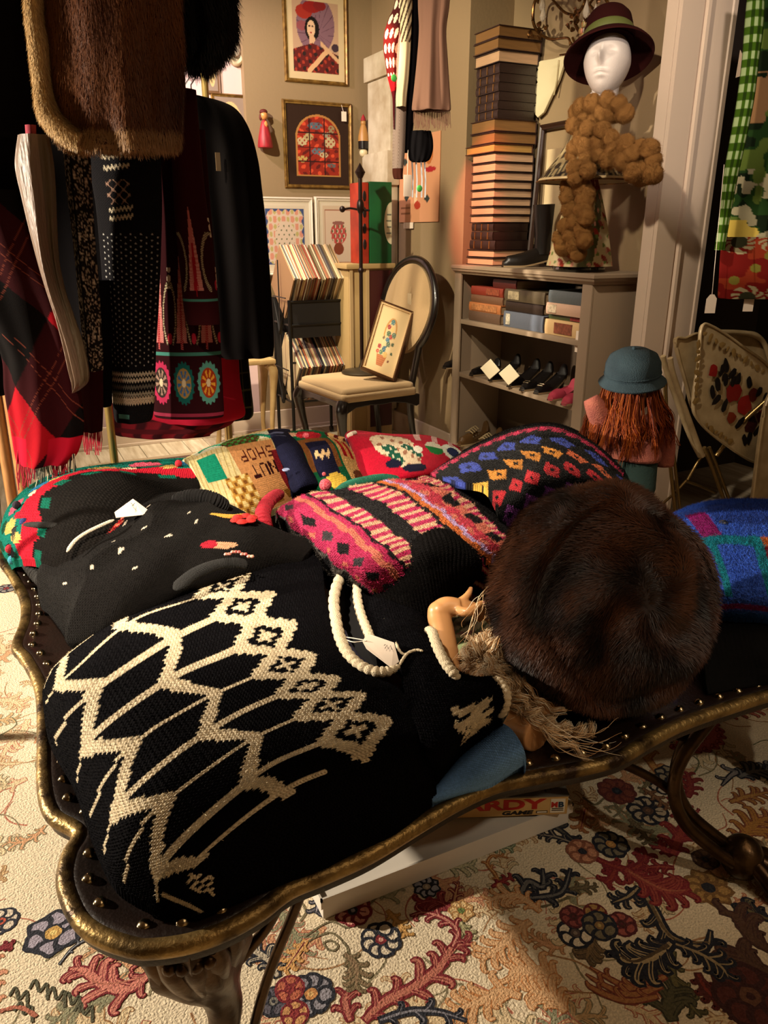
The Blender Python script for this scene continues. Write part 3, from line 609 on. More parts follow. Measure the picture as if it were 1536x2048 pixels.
# ------------------------------------------------------------------ Nordic sweater
nordic = thing('knit_sweater', 'black sweater with cream zigzag and diamond yoke folded at the near corner of the table', 'sweater', (.35, 1.15, TZ))
nrows = [
 [(560,1088,.55),(600,1098,.60),(640,1125,.605),(652,1200,.605),(678,1290,.605),(725,1345,.605),(790,1375,.605),(835,1425,.605),(850,1478,.59),(868,1560,.50),(872,1600,.455)],
 [(470,1122,.55),(500,1150,.60),(548,1190,.605),(592,1250,.61),(632,1315,.61),(678,1360,.61),(730,1392,.61),(780,1440,.605),(790,1495,.585),(795,1600,.50),(790,1668,.455)],
 [(350,1180,.55),(393,1200,.595),(425,1241,.605),(471,1305,.61),(508,1360,.61),(550,1400,.61),(591,1442,.61),(638,1491,.60),(655,1528,.58),(690,1640,.50),(690,1712,.455)],
 [(205,1262,.535),(265,1248,.585),(315,1297,.595),(350,1355,.60),(390,1412,.60),(430,1460,.60),(468,1505,.60),(515,1548,.59),(540,1585,.57),(590,1690,.50),(590,1758,.455)],
 [(115,1330,.50),(143,1352,.545),(160,1405,.56),(200,1465,.565),(230,1525,.57),(262,1588,.57),(292,1645,.565),(340,1702,.55),(372,1730,.535),(430,1770,.50),(460,1812,.455)],
 [(88,1382,.455),(88,1400,.475),(100,1475,.48),(145,1555,.48),(172,1630,.48),(198,1700,.48),(235,1765,.48),(300,1805,.475),(330,1815,.47),(365,1828,.46),(400,1835,.455)]]
NU = [-1, 0, 1, 2, 3, 4, 5, 6, 6.5, 7.3, 8]; NV = [-.3, 0, .24, .525, .855, 1.1]
def nordic_col(col, U, V, SU, ph):
    col[:] = BLK; w = np.zeros(U.shape, bool)
    wu, wv = 1.0, .18
    for k in range(-1, 7):
        an = np.arctan2((V-.12)/.032, (U-k)/.20); w |= np.hypot((U-k)/.20, (V-.12)/.034) < .80+.28*np.cos(4*an)      # flower centres
        for a, b_ in (((k-.5, .12), (k, .015)), ((k, .015), (k+.5, .12)), ((k-.5, .12), (k, .225)), ((k, .225), (k+.5, .12))):
            d, t = seg(U, V, a, b_, wu, wv); w |= d < .125
    nodes = lambda n, odd, even: (n, odd if n % 2 else even)
    for n in range(-1, 7):
        for odd, even, wd in ((.42, .57, .15), (.76, .93, .15)):
            a = nodes(n, odd, even); b_ = nodes(n+1, odd, even); d, t = seg(U, V, a, b_, wu, wv); w |= d < wd
        a = nodes(n, .42, .57); b_ = nodes(n, .76, .93); d, t = seg(U, V, a, b_, wu, wv); w |= d < .085
        d, t = seg(U, V, nodes(n, .80, .93), (n+.22, 1.055), wu, wv); w |= d < .05
        d, t = seg(U, V, (n, .225), nodes(n, .42, .57), wu, wv); w |= d < .07
    w &= (U < 6.72) | (V > .95)
    d, t = seg(U, V, (6.60, .26), (6.62, .80), wu, wv); w |= d < .035
    w |= (np.abs(V-1.0) < .018) & (U > 6.3) & (U < 7.7)
    w |= (np.abs(U-7.1)+np.abs(V-.88)*9 < .45) & (np.sin(U*40+V*90) > -.4)
    w &= V < 1.08
    col[w] = CREAM*(.92+.16*((SU*7.3) % 1))[w][:, None] if False else CREAM
patch('sweater_body', nrows, (104, 88), nordic_col, nordic, M_knit, NU, NV, res=7, fold=.004, fscale=5, relief=.0016)
srows = [
 [(712,1140,.59),(728,1200,.60),(748,1262,.60),(802,1336,.605),(812,1400,.605),(842,1478,.595),(858,1550,.50),(864,1594,.455)],
 [(770,1180,.575),(790,1225,.60),(812,1280,.61),(850,1335,.615),(880,1402,.61),(900,1480,.59),(886,1540,.50),(880,1574,.455)],
 [(825,1205,.55),(838,1240,.585),(862,1285,.60),(898,1340,.605),(940,1388,.605),(950,1445,.58),(932,1488,.50),(925,1514,.46)],
 [(850,1235,.47),(856,1255,.53),(880,1300,.565),(918,1358,.58),(990,1356,.595),(1016,1395,.585),(1006,1425,.53),(998,1444,.47)]]
def sleeve_col(col, U, V, SU, ph):
    col[:] = BLK; w = np.zeros(U.shape, bool)
    for k in range(3):
        u0 = 4.35+k*.42
        for a, b_ in (((u0, 1.35+k*.16), (u0+.25, 2.35)), ((u0+.25, 2.35), (u0+.5, 1.5+k*.16))):
            d, t = seg(U, V, a, b_); w |= d < .13
    w |= np.hypot((U-4.75)/.16, (V-1.3)/.13) < 1
    w &= (U > 4.2) & (U < 5.75)
    w |= (V > 2.86) & (U > 2.6) & (U < 6.2) & (U < 3.5); w |= (V > 2.80) & (U > 4.0) & (U < 6.1)
    col[w] = CREAM
patch('sweater_sleeve', srows, (60, 34), sleeve_col, nordic, M_knit, res=7, fold=.006, fscale=9, relief=.0016)
def ribbed_roll(name, pts, r, parent, c='#d9c8a8', ribs=40, m=None, n=14, per=6, flat=.8):
    """rolled, ribbed edge"""
    P = smooth_line(pts, per); k = len(P); tot = k*1.0
    P2 = [P[i].lerp(P[i+1], q/4) for i in range(k-1) for q in range(4)]+[P[-1]]; K = len(P2)
    rr = [r*(.86+.26*abs(math.sin(math.pi*ribs*i/K))-.05*random.random())*min(1, .35+7*i/K, .35+7*(1-i/K)) for i in range(K)]
    b = MB(); b.tube(P2, rr, n, None, flat=flat); return b.build(name, m or mat('yarn_'+c.strip('#'), c, .95, bump=.9, bscale=420), parent, smooth=70)
cpx = [(722,1178,.600),(716,1150,.604),(705,1136,.608),(690,1142,.610),(675,1168,.610),(668,1200,.610),(672,1240,.610),(680,1275,.610),(694,1305,.610),(716,1328,.610),(745,1342,.610),(775,1343,.610),(798,1332,.612)]
ribbed_roll('neckline_roll', [PZ(*p) for p in cpx], .0112, nordic, ribs=30)
ribbed_roll('neckline_roll', [PZ(*p) for p in [(718,1150,.603),(714,1175,.604),(716,1205,.603),(724,1235,.602),(735,1262,.602),(742,1282,.6)]], .0095, nordic, ribs=14)
ribbed_roll('neckline_roll', [PZ(*p) for p in [(766,1236,.602),(780,1254,.602),(788,1272,.602),(796,1296,.606),(806,1308,.612),(818,1306,.612)]], .0026, nordic, ribs=10)
ribbed_roll('neckline_roll', [PZ(*p) for p in [(798,1332,.612),(806,1318,.616),(816,1306,.618),(832,1300,.620),(846,1302,.620)]], .0028, nordic, ribs=8)
ribbed_roll('cuff_roll', [PZ(*p) for p in [(852,1258,.59),(864,1264,.61),(870,1282,.615),(880,1305,.62),(894,1330,.62),(908,1348,.615),(914,1364,.60)]], .0095, nordic, ribs=14)
ribbed_roll('cuff_roll', [PZ(*p) for p in [(988,1356,.597),(1000,1366,.596),(1010,1382,.592),(1012,1400,.583),(1006,1420,.56),(1000,1432,.54)]], .0090, nordic, ribs=10)
# dark neck opening with a navy lining
b = MB(); prof = [PZ(*p) for p in cpx]+[PZ(760,1300,.60), PZ(735,1240,.6)]
cc = sum(prof, Vector())/len(prof); inner = [cc.lerp(p, .98)-Vector((0,0,.012)) for p in prof]; k_ = len(inner)
low = [cc.lerp(p, .7)-Vector((0,0,.05)) for p in prof]; b.add(inner+low+[cc-Vector((0,0,.06))], [(i, (i+1) % k_, k_+(i+1) % k_, k_+i) for i in range(k_)]+[(k_+i, k_+(i+1) % k_, 2*k_) for i in range(k_)])
b.build('neck_lining', mat('black_lining', '#0a090c', .95), nordic)
b = MB(); b.tube([PZ(688,1262,.604), PZ(700,1290,.604), PZ(718,1315,.604), PZ(735,1328,.603)], .004, 8, flat=.5); b.build('navy_label_tape', mat('navy_tape', '#15152c', .8), nordic)
def price_tag(pts, z, parent, c='#e6d6c4', loop=None, hole=None, name='price_tag'):
    """paper tag cut from card with a thickness, given by its corners"""
    P = [PZ(p[0], p[1], p[2] if len(p) > 2 else z) for p in pts]; b = MB(); k = len(P)
    b.add(P+[p+Vector((0,0,.0009)) for p in P], [tuple(range(k)), tuple(range(2*k-1, k-1, -1))]+[(i, (i+1) % k, (i+1) % k+k, i+k) for i in range(k)])
    o = b.build(name, mat('tag_card', c, .6), parent, smooth=0)
    if loop: b = MB(); b.tube(smooth_line([PZ(*q) for q in loop], 6), .0009, 6); b.build('tag_string', mat('white_string', '#d8cdbd', .8), o)
    return o
t_ = price_tag([(725,1283,.624),(733,1270,.626),(742,1270,.626),(788,1286,.622),(798,1324,.615),(783,1336,.615),(733,1298,.622)], .62, nordic, loop=[(688,1278,.612),(706,1284,.622),(722,1283,.624),(733,1281,.627),(722,1279,.625),(704,1276,.62),(690,1274,.612)])
b = MB(); b.tube([PZ(770,1297,.6265), PZ(774,1290,.627), PZ(777,1298,.6262), PZ(781,1291,.6262), PZ(784,1299,.6255)], .0007, 5); b.tube([PZ(768,1291,.6268), PZ(771,1289,.627)], .0006, 5); b.build('pencil_mark', mat('pencil', '#4a4440', .7), t_)
# ------------------------------------------------------------------ blue knitted cone
cone = thing('knit_cone', 'sky blue ribbed knitted cone poking out beneath the black and cream sweater', 'knitted sleeve', PZ(950,1520,.47))
crow = [[(997,1443,.47),(940,1490,.465),(900,1535,.46),(866,1572,.458)], [(1022,1458,.515),(960,1508,.50),(905,1548,.48),(864,1584,.468)], [(1044,1490,.53),(975,1535,.505),(918,1565,.48),(862,1594,.468)], [(1052,1520,.50),(985,1556,.485),(925,1580,.47),(866,1603,.462)], [(1046,1530,.46),(985,1566,.458),(925,1588,.455),(868,1606,.455)]]
def cone_col(col, U, V, SU, ph): col[:] = C('#6f9cd4'); col *= (.85+.3*((np.floor(SU)+np.floor(ph)) % 2))[..., None]
patch('cone_body', crow, (70, 40), cone_col, cone, M_fine, res=3, relief=.0009)
# ------------------------------------------------------------------ simple painter helpers for pictorial knits
FONT = {'N': '10001 11001 10101 10011 10001', 'U': '10001 10001 10001 10001 01110', 'T': '11111 00100 00100 00100 00100', 'S': '01111 10000 01110 00001 11110', 'H': '10001 10001 11111 10001 10001', 'O': '01110 10001 10001 10001 01110', 'P': '11110 10001 11110 10000 10000'}
def glyphs(col, X, Y, txt, x0, y0, w_, h_, c):
    """letters of w_ x h_ units starting at x0,y0 in pattern space (Y grows downwards in the word)"""
    for i, ch in enumerate(txt):
        g = np.array([[int(q) for q in r] for r in FONT[ch].split()]); ix = np.floor((X-x0-i*w_*1.22)/w_*5).astype(int); iy = np.floor((Y-y0)/h_*5).astype(int)
        ok = (ix >= 0) & (ix < 5) & (iy >= 0) & (iy < 5); mm = np.zeros(X.shape, bool); mm[ok] = g[iy[ok], ix[ok]] == 1; col[mm] = c
def ell(U, V, u, v, a, b_): return np.hypot((U-u)/a, (V-v)/b_) < 1
# ------------------------------------------------------------------ holly-bordered sweater, far left
holly = thing('knit_sweater', 'black sweater with red and green holly border and pompoms at the far left table corner', 'sweater', (.05, 2.2, TZ))
hrows = [
 [(20,1128,.455),(0,1075,.455),(28,1000,.455),(110,948,.46),(250,925,.46),(400,915,.46)],
 [(36,1120,.53),(22,1052,.55),(66,985,.565),(150,946,.58),(290,935,.57),(405,926,.56)],
 [(70,1120,.57),(78,1050,.60),(98,980,.625),(180,945,.64),(290,948,.61),(400,955,.60)],
 [(130,1140,.58),(150,1070,.63),(185,985,.665),(250,955,.67),(330,975,.62),(400,985,.60)],
 [(230,1150,.56),(255,1090,.61),(285,1020,.635),(320,990,.63),(370,1000,.60),(430,1020,.58)],
 [(300,1160,.50),(330,1110,.54),(350,1060,.56),(380,1040,.56),(410,1040,.55),(450,1060,.53)]]
def holly_col(col, U, V, SU, ph):
    col[:] = C('#14110f'); e = V+.14*np.sin(U*5)
    b1 = e < 1.75; col[b1] = C('#0f6a5c'); col[b1 & (np.sin(U*7.1)*np.cos(V*6+U*3) > .35)] = C('#123f2c')
    r = (e > 1.35) & (e < 2.0); col[r] = C('#b01a2c')
    for i in range(8):
        u = .35+i*.62; m1 = ell(U, V, u, .75+.2*(i % 2), .22, .28); col[m1] = C(['#0e0c10', '#c9a25a', '#c8536a', '#2d6f9c'][i % 4])
        m2 = ell(U, V, u+.3, 1.25, .13, .2); col[m2] = C(['#c9a25a', '#a31f30', '#e0c9a8'][i % 3])
    g = (V > 2.0) & (V < 2.25) & (np.sin(U*9) > .2); col[g] = C('#0d5a48')
patch('sweater_body', hrows, (70, 58), holly_col, holly, M_knit, res=5, fold=.003, relief=.0018)
for (px_, py_, z_, c_) in ((33,1010,.575,'#2a2030'), (62,1048,.575,'#5a1c34'), (48,1045,.58,'#203a70'), (20,1098,.53,'#a0182a'), (25,1120,.50,'#3d8fa8'), (357,927,.60,'#b01a2c')):
    b = MB(); b.ball(PZ(px_, py_, z_), .0125, None, 12); b.build('pompom', mat('pompom_'+c_.strip('#'), c_, .95, bump=1, bscale=300), holly)
# ------------------------------------------------------------------ black snowflake cardigan
cardi = thing('cardigan', 'plain black fine-knit cardigan with tiny white snow dots, crumpled left of the middle', 'cardigan', (.25, 1.7, TZ))
crows = [
 [(120,1050,.55),(230,1018,.60),(350,985,.63),(450,1005,.63),(560,1065,.60),(650,1095,.57)],
 [(55,1062,.55),(150,1082,.605),(270,1035,.645),(400,1030,.655),(520,1072,.64),(630,1105,.60)],
 [(45,1090,.50),(110,1128,.57),(235,1105,.63),(370,1085,.65),(480,1095,.645),(600,1122,.60)],
 [(70,1130,.465),(115,1180,.545),(220,1175,.605),(340,1148,.62),(450,1145,.61),(560,1135,.58)],
 [(90,1180,.455),(135,1255,.50),(200,1262,.54),(300,1220,.565),(400,1178,.57),(510,1150,.56)],
 [(110,1230,.455),(150,1300,.456),(200,1290,.48),(300,1240,.50),(400,1200,.50),(520,1160,.50)]]
def cardi_col(col, U, V, SU, ph):
    col[:] = C('#110f0e'); 
    for (u, v, a) in ((1.9,1.1,.035),(2.2,.9,.03),(2.9,1.2,.03),(2.35,1.6,.035),(2.1,2.1,.04),(2.75,1.9,.045),(1.75,2.5,.03),(2.4,2.7,.04),(3.1,1.5,.03),(1.3,2.8,.03),(3.4,2.1,.03),(1.9,1.7,.03)): col[ell(U, V, u, v, a, a*1.2)] = C('#c8bca8')
    r = ell(U, V, 1.5, 1.05, .33, .28); col[r] = C('#9c1a20'); col[r & (np.sin(U*40)*np.sin(V*30) > .3)] = C('#c96a50'); col[ell(U, V, 1.5, 1.05, .07, .07)] = C('#3a6a3a')
    r = ell(U, V, 3.7, 2.15, .3, .12); col[r] = C('#b58a6a'); col[ell(U, V, 3.5, 2.15, .15, .14)] = C('#a02030')
patch('cardigan_body', crows, (130, 90), cardi_col, cardi, M_fine, res=3, fold=.024, fscale=6, relief=.0007, seed=3)
ribbed_roll('rolled_collar', [PZ(*p) for p in [(42,1052,.56),(44,1085,.545),(58,1120,.53),(82,1152,.52),(105,1168,.54)]], .022, cardi, '#141210', 60, flat=.8)
ribbed_roll('rolled_collar', [PZ(*p) for p in [(42,1052,.56),(70,1050,.60),(110,1052,.62),(150,1062,.605),(170,1085,.60)]], .010, cardi, '#141210', 40)
ribbed_roll('white_piping', [PZ(*p) for p in [(134,1104,.627),(150,1082,.637),(172,1066,.647),(200,1052,.655),(228,1040,.66)]], .0052, cardi, '#d9cdb8', 30)
ribbed_roll('fuzzy_cuff', [PZ(*p) for p in [(350,1180,.64),(385,1150,.655),(430,1130,.66),(470,1125,.66),(495,1130,.65)]], .018, cardi, '#0e0d0c', 50, flat=.45)
b = MB(); 
for i in range(9): b.ball(PZ(452+i*6.5, 1102+abs(i-3)*2.2+(i % 2)*2, .672), (.005, .005, .004), None, 8)
b.build('beaded_trim', mat('beads', '#c9a48c', .4, c2='#a02030', nscale=90), cardi)
tg = price_tag([(229,1025,.668),(266,998,.690),(298,1022,.668),(286,1030,.664),(232,1036,.664)], .66, cardi)
for p0, p1 in (((262,1006),(268,1012)), ((264,1012),(270,1006))): b = MB(); b.tube([PZ(*p0, .690), PZ(*p1, .688)], .0007, 5); b.build('pencil_mark', mat('pencil', '#4a4440', .7), tg)
# ------------------------------------------------------------------ nut-shop picture sweater
nut = thing('knit_sweater', 'cream picture sweater with teal window and upside-down nut shop lettering', 'sweater', (.6, 2.3, TZ))
nr_ = [[(362,935,.46),(410,905,.46),(470,880,.46),(540,858,.46)], [(366,922,.54),(412,898,.56),(475,876,.57),(535,862,.58)], [(378,925,.60),(425,905,.615),(485,890,.62),(545,880,.62)],
 [(400,965,.61),(450,952,.625),(510,935,.63),(560,922,.62)], [(425,1005,.60),(475,998,.62),(535,982,.62),(578,965,.61)], [(440,1045,.56),(490,1040,.575),(555,1015,.58),(600,992,.57)]]
def nut_col(col, U, V, SU, ph):
    X = U/3; Y = V/5; col[:] = C('#d9c894')
    col[(np.sin(SU*1.3+ph*.4) > .75)] = C('#c2a86c')
    t = (Y > .22) & (Y < .36) & (X > .15); col[t] = C('#d8d6bc'); col[(Y > .27+.05*np.sin(X*14)) & (Y < .33+.05*np.sin(X*14)) & (X > .2)] = C('#1c8a6c')
    col[(Y < .16)] = C('#d9a45c'); col[(Y < .13) & (np.sin(X*50) > 0)] = C('#c0602c')
    col[(X > .12) & (X < .34) & (Y > .42) & (Y < .62)] = C('#15896a')
    m_ = ell(X, Y, .66, .32, .2, .10); col[m_] = C('#4c3418'); col[m_ & (np.sin(X*90)*np.sin(Y*80) > .1)] = C('#3f7a34')
    m_ = (X > .50) & (Y > .39) & (Y < .98) & (X < .98); col[m_] = C('#c98f5a')
    col[(X > .9) & (Y > .5)] = C('#7c1820')
    m_ = (X > .30) & (X < .56) & (Y > .62); col[m_] = C('#b98a3c'); col[m_ & (np.sin(X*60)*np.cos(Y*55) > .2)] = C('#e2c98a'); col[m_ & (np.sin(X*60)*np.cos(Y*55) < -.5)] = C('#7a4a1c')
    col[(X < .2) & (Y > .85)] = C('#b23a3a')
    # letters stand on their heads as the sweater is folded away from the viewer
    glyphs(col, 1-X, 1-Y, 'NUT', .10, .32, .085, .10, C('#30080a')); glyphs(col, 1-X, 1-Y, 'SHOP', .07, .45, .078, .095, C('#4a120c'))
    m_ = (X > .6) & (X < .9) & (Y > .84) & (Y < .94) & (np.sin(X*45) > -.1); col[m_] = C('#8a5a1c')
patch('sweater_body', nr_, (84, 64), nut_col, nut, M_knit, res=5, relief=.0022)
# ------------------------------------------------------------------ navy ribbed cardigan edge
navy = thing('cardigan', 'navy ribbed cardigan edge with a round button beside the picture sweater', 'cardigan', (.95, 2.35, TZ))
nv = [[(508,878,.46),(535,862,.46),(565,858,.46),(580,860,.46)], [(514,874,.57),(540,866,.60),(566,866,.60),(585,872,.58)], [(545,905,.61),(565,895,.64),(590,890,.64),(605,892,.6)], [(570,950,.61),(590,938,.64),(610,930,.64),(622,932,.6)], [(585,985,.60),(602,975,.63),(628,968,.63),(645,975,.6)], [(595,1010,.5),(612,1000,.52),(640,995,.52),(655,1000,.5)]]
def navy_col(col, U, V, SU, ph): col[:] = C('#17182e')
patch('cardigan_body', nv, (20, 70), navy_col, navy, M_knit, res=5, relief=.0015)
for q in range(16):
    f = q/15; a = PZ(530+75*f, 874+105*f, .604); b_ = PZ(568+62*f, 866+100*f, .630)
    ribbed_roll('rib', [a, a.lerp(b_, .5)+Vector((0,0,.008)), b_], .005, navy, '#1c1d34', 12, n=8, per=3)
b = MB(); b.lathe([(.011, 0), (.012, .003), (.010, .005), (.006, .004), (.0005, .004)], PZ(572,941,.652), 16); b.build('button', mat('pearl_button', '#8d9cc4', .25, coat=.5), navy)
# ------------------------------------------------------------------ green Christmas cardigan
green = thing('cardigan', 'green Christmas cardigan with a navy and brown figure and red pompoms', 'cardigan', (1.1, 2.3, TZ))
gr_ = [[(560,870,.46),(605,862,.46),(650,866,.46),(700,880,.46)], [(568,872,.58),(608,866,.60),(650,870,.60),(690,882,.58)], [(595,905,.61),(635,895,.64),(672,892,.64),(705,905,.6)], [(612,945,.61),(650,938,.64),(688,930,.63),(722,940,.59)], [(632,985,.60),(672,980,.62),(710,970,.62),(745,965,.57)], [(640,1010,.5),(690,1000,.52),(730,990,.52),(760,980,.5)]]
def green_col(col, U, V, SU, ph):
    X = U/3; Y = V/5; col[:] = C('#135c38'); m_ = (X > .66); col[m_] = C('#d2a86a'); col[(X > .66) & (Y < .25) & (np.sin(X*40) > 0)] = C('#5a1414')
    m_ = (X > .72) & (X < .92) & (Y > .28) & (Y < .5); col[m_] = C('#a8151d'); col[m_ & (np.abs(X-.82) < .03)] = C('#d9a05c')
    m_ = (X > .12) & (X < .62) & (Y > .3) & (Y < .62); col[m_] = C('#7a4a24'); m_ = (X > .2) & (X < .54) & (Y > .34) & (Y < .66); col[m_] = C('#15152c')
    col[(X > .26) & (X < .5) & (np.abs(Y-.47-.02*np.sin(X*60)) < .022)] = C('#d2b080')
    col[ell(X, Y, .38, .23, .2, .07)] = C('#b01f2c'); col[ell(X, Y, .42, .72, .16, .07)] = C('#d9b348'); col[ell(X, Y, .1, .2, .12, .05)] = C('#d9a98a')
    col[ell(X, Y, .85, .75, .12, .12)] = C('#6a3a20')
patch('cardigan_body', gr_, (48, 54), green_col, green, M_knit, res=5, relief=.0018)
for p, r_ in (((651,970,.645), .018), ((648,948,.65), .006), ((612,872,.63), .013)):
    b = MB(); b.ball(PZ(*p), r_, None, 16); b.build('pompom', mat('pompom_c8323c', '#b8283a', .95, bump=1.2, bscale=240, c2='#e0707c', nscale=300), green)
# ------------------------------------------------------------------ red cow sweater
red = thing('knit_sweater', 'bright red Christmas sweater with a white cow in a green scarf', 'sweater', (1.3, 2.2, TZ))
rr_ = [[(688,890,.46),(700,862,.46),(780,868,.46),(860,872,.46),(920,895,.46)], [(692,880,.57),(704,868,.60),(785,872,.615),(860,876,.60),(915,895,.57)], [(700,910,.58),(722,895,.62),(800,890,.635),(865,892,.62),(925,908,.57)], [(708,945,.58),(735,928,.62),(810,920,.635),(872,918,.62),(925,925,.57)], [(715,985,.55),(745,965,.60),(820,955,.615),(880,945,.60),(930,940,.55)], [(720,1010,.5),(750,995,.5),(830,985,.5),(885,975,.5),(940,960,.5)]]
def red_col(col, U, V, SU, ph):
    X = U/4; Y = V/5; col[:] = C('#b5102c')
    m_ = ell(X, Y, .47, .38, .13, .2) | ell(X, Y, .53, .6, .09, .12); col[m_] = C('#d9c4a4'); col[m_ & (np.sin(X*70)*np.sin(Y*40+X*30) > .55)] = C('#9c6a50')
    for a, b_, w_ in (((.42,.42),(.46,.62),.035), ((.53,.42),(.62,.55),.03)):
        d, t = seg(X, Y, a, b_); mm = d < w_; col[mm] = C('#12503c'); col[mm & (np.sin(X*120)*np.sin(Y*60) > .4)] = C('#c9c4a8')
    col[ell(X, Y, .56, .70, .09, .05)] = C('#10122c'); col[ell(X, Y, .42, .64, .05, .05)] = C('#10122c')
    col[ell(X, Y, .62, .48, .035, .05)] = C('#e8e0d0'); 
    m_ = ell(X, Y, .76, .42, .07, .12); col[m_] = C('#d8d2bc'); col[m_ & (Y > .42)] = C('#0f7a34')
    m_ = ell(X, Y, .90, .42, .08, .16); col[m_] = C('#d8dccc'); col[ell(X, Y, .90, .42, .045, .09)] = C('#10204c')
    m_ = (X < .12); col[m_ & (np.sin(X*60+Y*18) > .1)] = C('#c9b89a'); col[m_ & (np.sin(X*60+Y*18) < -.6)] = C('#1c2c6c')
    col[(X > .6) & (Y < .3) & (np.sin(X*50) > .5)] = C('#d0a8a0')
patch('sweater_body', rr_, (96, 70), red_col, red, M_fine, res=4, relief=.0008, fold=.003)
b = MB(); b.tube([PZ(697,872,.612), PZ(703,868,.622), PZ(710,866,.618)], .009, 10); b.build('collar_corner', mat('white_knit', '#d8ccb8', .9, bump=.5, bscale=300), red)
# teal and navy band between the stacks
ribbed_roll('x', [(0,0,0), (0,0,.01), (0,0,.02)], .001, None) if False else None
band = ribbed_roll('knit_band', [PZ(*p) for p in [(665,1000,.64),(690,975,.655),(730,962,.66),(770,957,.66),(800,962,.65)]], .016, None, '#14604a', 50)
tag(band, 'dark green rolled knit cuff lying between the red sweater and the pink striped one', 'sweater cuff')
cuffr = thing('knit_sweater', 'black sweater with a thick red ribbed cuff tucked beside the nut shop sweater', 'sweater', PZ(520,1030,.5))
ribbed_roll('red_cuff', [PZ(*p) for p in [(562,985,.63),(540,1000,.65),(526,1025,.655),(530,1055,.64),(540,1075,.61)]], .019, cuffr, '#a3162a', 40)
ribbed_roll('black_rib', [PZ(*p) for p in [(345,1005,.66),(385,995,.675),(425,1000,.67),(450,1018,.64)]], .026, cuffr, '#0e0c0d', 50)
ribbed_roll('poinsettia_trim', [PZ(*p) for p in [(415,1030,.675),(460,1034,.68),(490,1032,.68),(515,1036,.67)]], .008, cuffr, '#b8862c', 30)
b = MB(); 
for i in range(6): a = i*1.05; b.ball(PZ(488, 1038, .684)+Vector((math.cos(a)*.02, math.sin(a)*.02, 0)), (.014, .014, .006), None, 8)
b.build('red_flower', mat('red_applique', '#b8201c', .9, bump=.6, bscale=300), cuffr)
# ------------------------------------------------------------------ pink striped fair-isle
pink = thing('knit_sweater', 'shaggy pink, cream and black striped fair-isle sweater folded in the middle of the pile', 'sweater', (.85, 1.75, TZ))
pr_ = [
 [(560,1062,.47),(600,1110,.50),(655,1160,.52),(700,1195,.52),(760,1225,.50)],
 [(556,1022,.585),(608,1068,.63),(668,1118,.65),(715,1155,.64),(765,1190,.60)],
 [(585,1000,.64),(650,1040,.68),(705,1085,.695),(755,1130,.68),(790,1160,.64)],
 [(640,988,.655),(705,1022,.70),(765,1065,.71),(815,1105,.70),(850,1140,.66)],
 [(705,978,.665),(765,1005,.71),(825,1050,.72),(880,1095,.71),(925,1130,.67)],
 [(775,962,.665),(830,985,.71),(890,1030,.72),(945,1078,.71),(985,1110,.67)],
 [(845,955,.64),(885,975,.67),(940,1018,.68),(990,1068,.67),(1030,1105,.63)],
 [(880,955,.52),(920,975,.54),(975,1015,.55),(1025,1062,.54),(1060,1100,.52)]]
def pink_col(col, U, V, SU, ph):
    P_ = C('#b02c58'); CO = C('#c4705e'); CR = C('#d3a888'); K = C('#100e10'); G_ = C('#5a5450')
    v = V+.04*np.sin(U*9); col[:] = P_; n_ = rng.random(U.shape)
    def bnd(a, b_): return (v >= a) & (v < b_)
    def stripes(a, b_, c1, c2, f=5.2): m_ = bnd(a, b_); col[m_] = c1; col[m_ & (np.sin(U*math.pi*f*1.6) > 0)] = c2
    m_ = bnd(0, .95); col[m_] = G_; col[m_ & (np.sin(U*9)*np.sin(v*7) > .1)] = K; col[bnd(0, .35)] = K
    m_ = bnd(.95, 2.05); col[m_] = P_
    for k in range(8):
        col[(np.abs(U-.25-k*.6)/.2+np.abs(v-1.55)/.26) < 1] = K if k % 2 else C('#3a3438'); col[(np.abs(U-.0-k*.6)/.12+np.abs(v-1.15)/.12) < 1] = CO
    m_ = bnd(2.05, 2.5); col[m_] = CO; col[m_ & (v > 2.3)] = P_; col[bnd(2.5, 2.6)] = K
    stripes(2.6, 3.2, P_, CR); col[bnd(3.2, 3.85)] = K*1.4; stripes(3.85, 4.55, P_, CR); col[bnd(4.55, 4.68)] = K
    col[bnd(4.68, 4.85)] = C('#c46a34'); col[bnd(4.85, 4.98)] = C('#b79cc8'); m_ = bnd(4.98, 5.45); col[m_] = C('#b83a4c'); col[m_ & (np.sin(U*12)+np.sin(v*20) > .8)] = CO
    m_ = bnd(5.45, 5.8); col[m_] = CO; col[m_ & (np.sin(U*8+1) > 0)] = K; stripes(5.8, 6.15, P_, CR, 6); col[bnd(6.15, 9)] = K
patch('sweater_body', pr_, (92, 100), pink_col, pink, vmat('shaggy_knit', .95, .04, (1, 1), .8, 420, .15), res=3, relief=.002, fuzz=.0028, fold=.006, fscale=8)
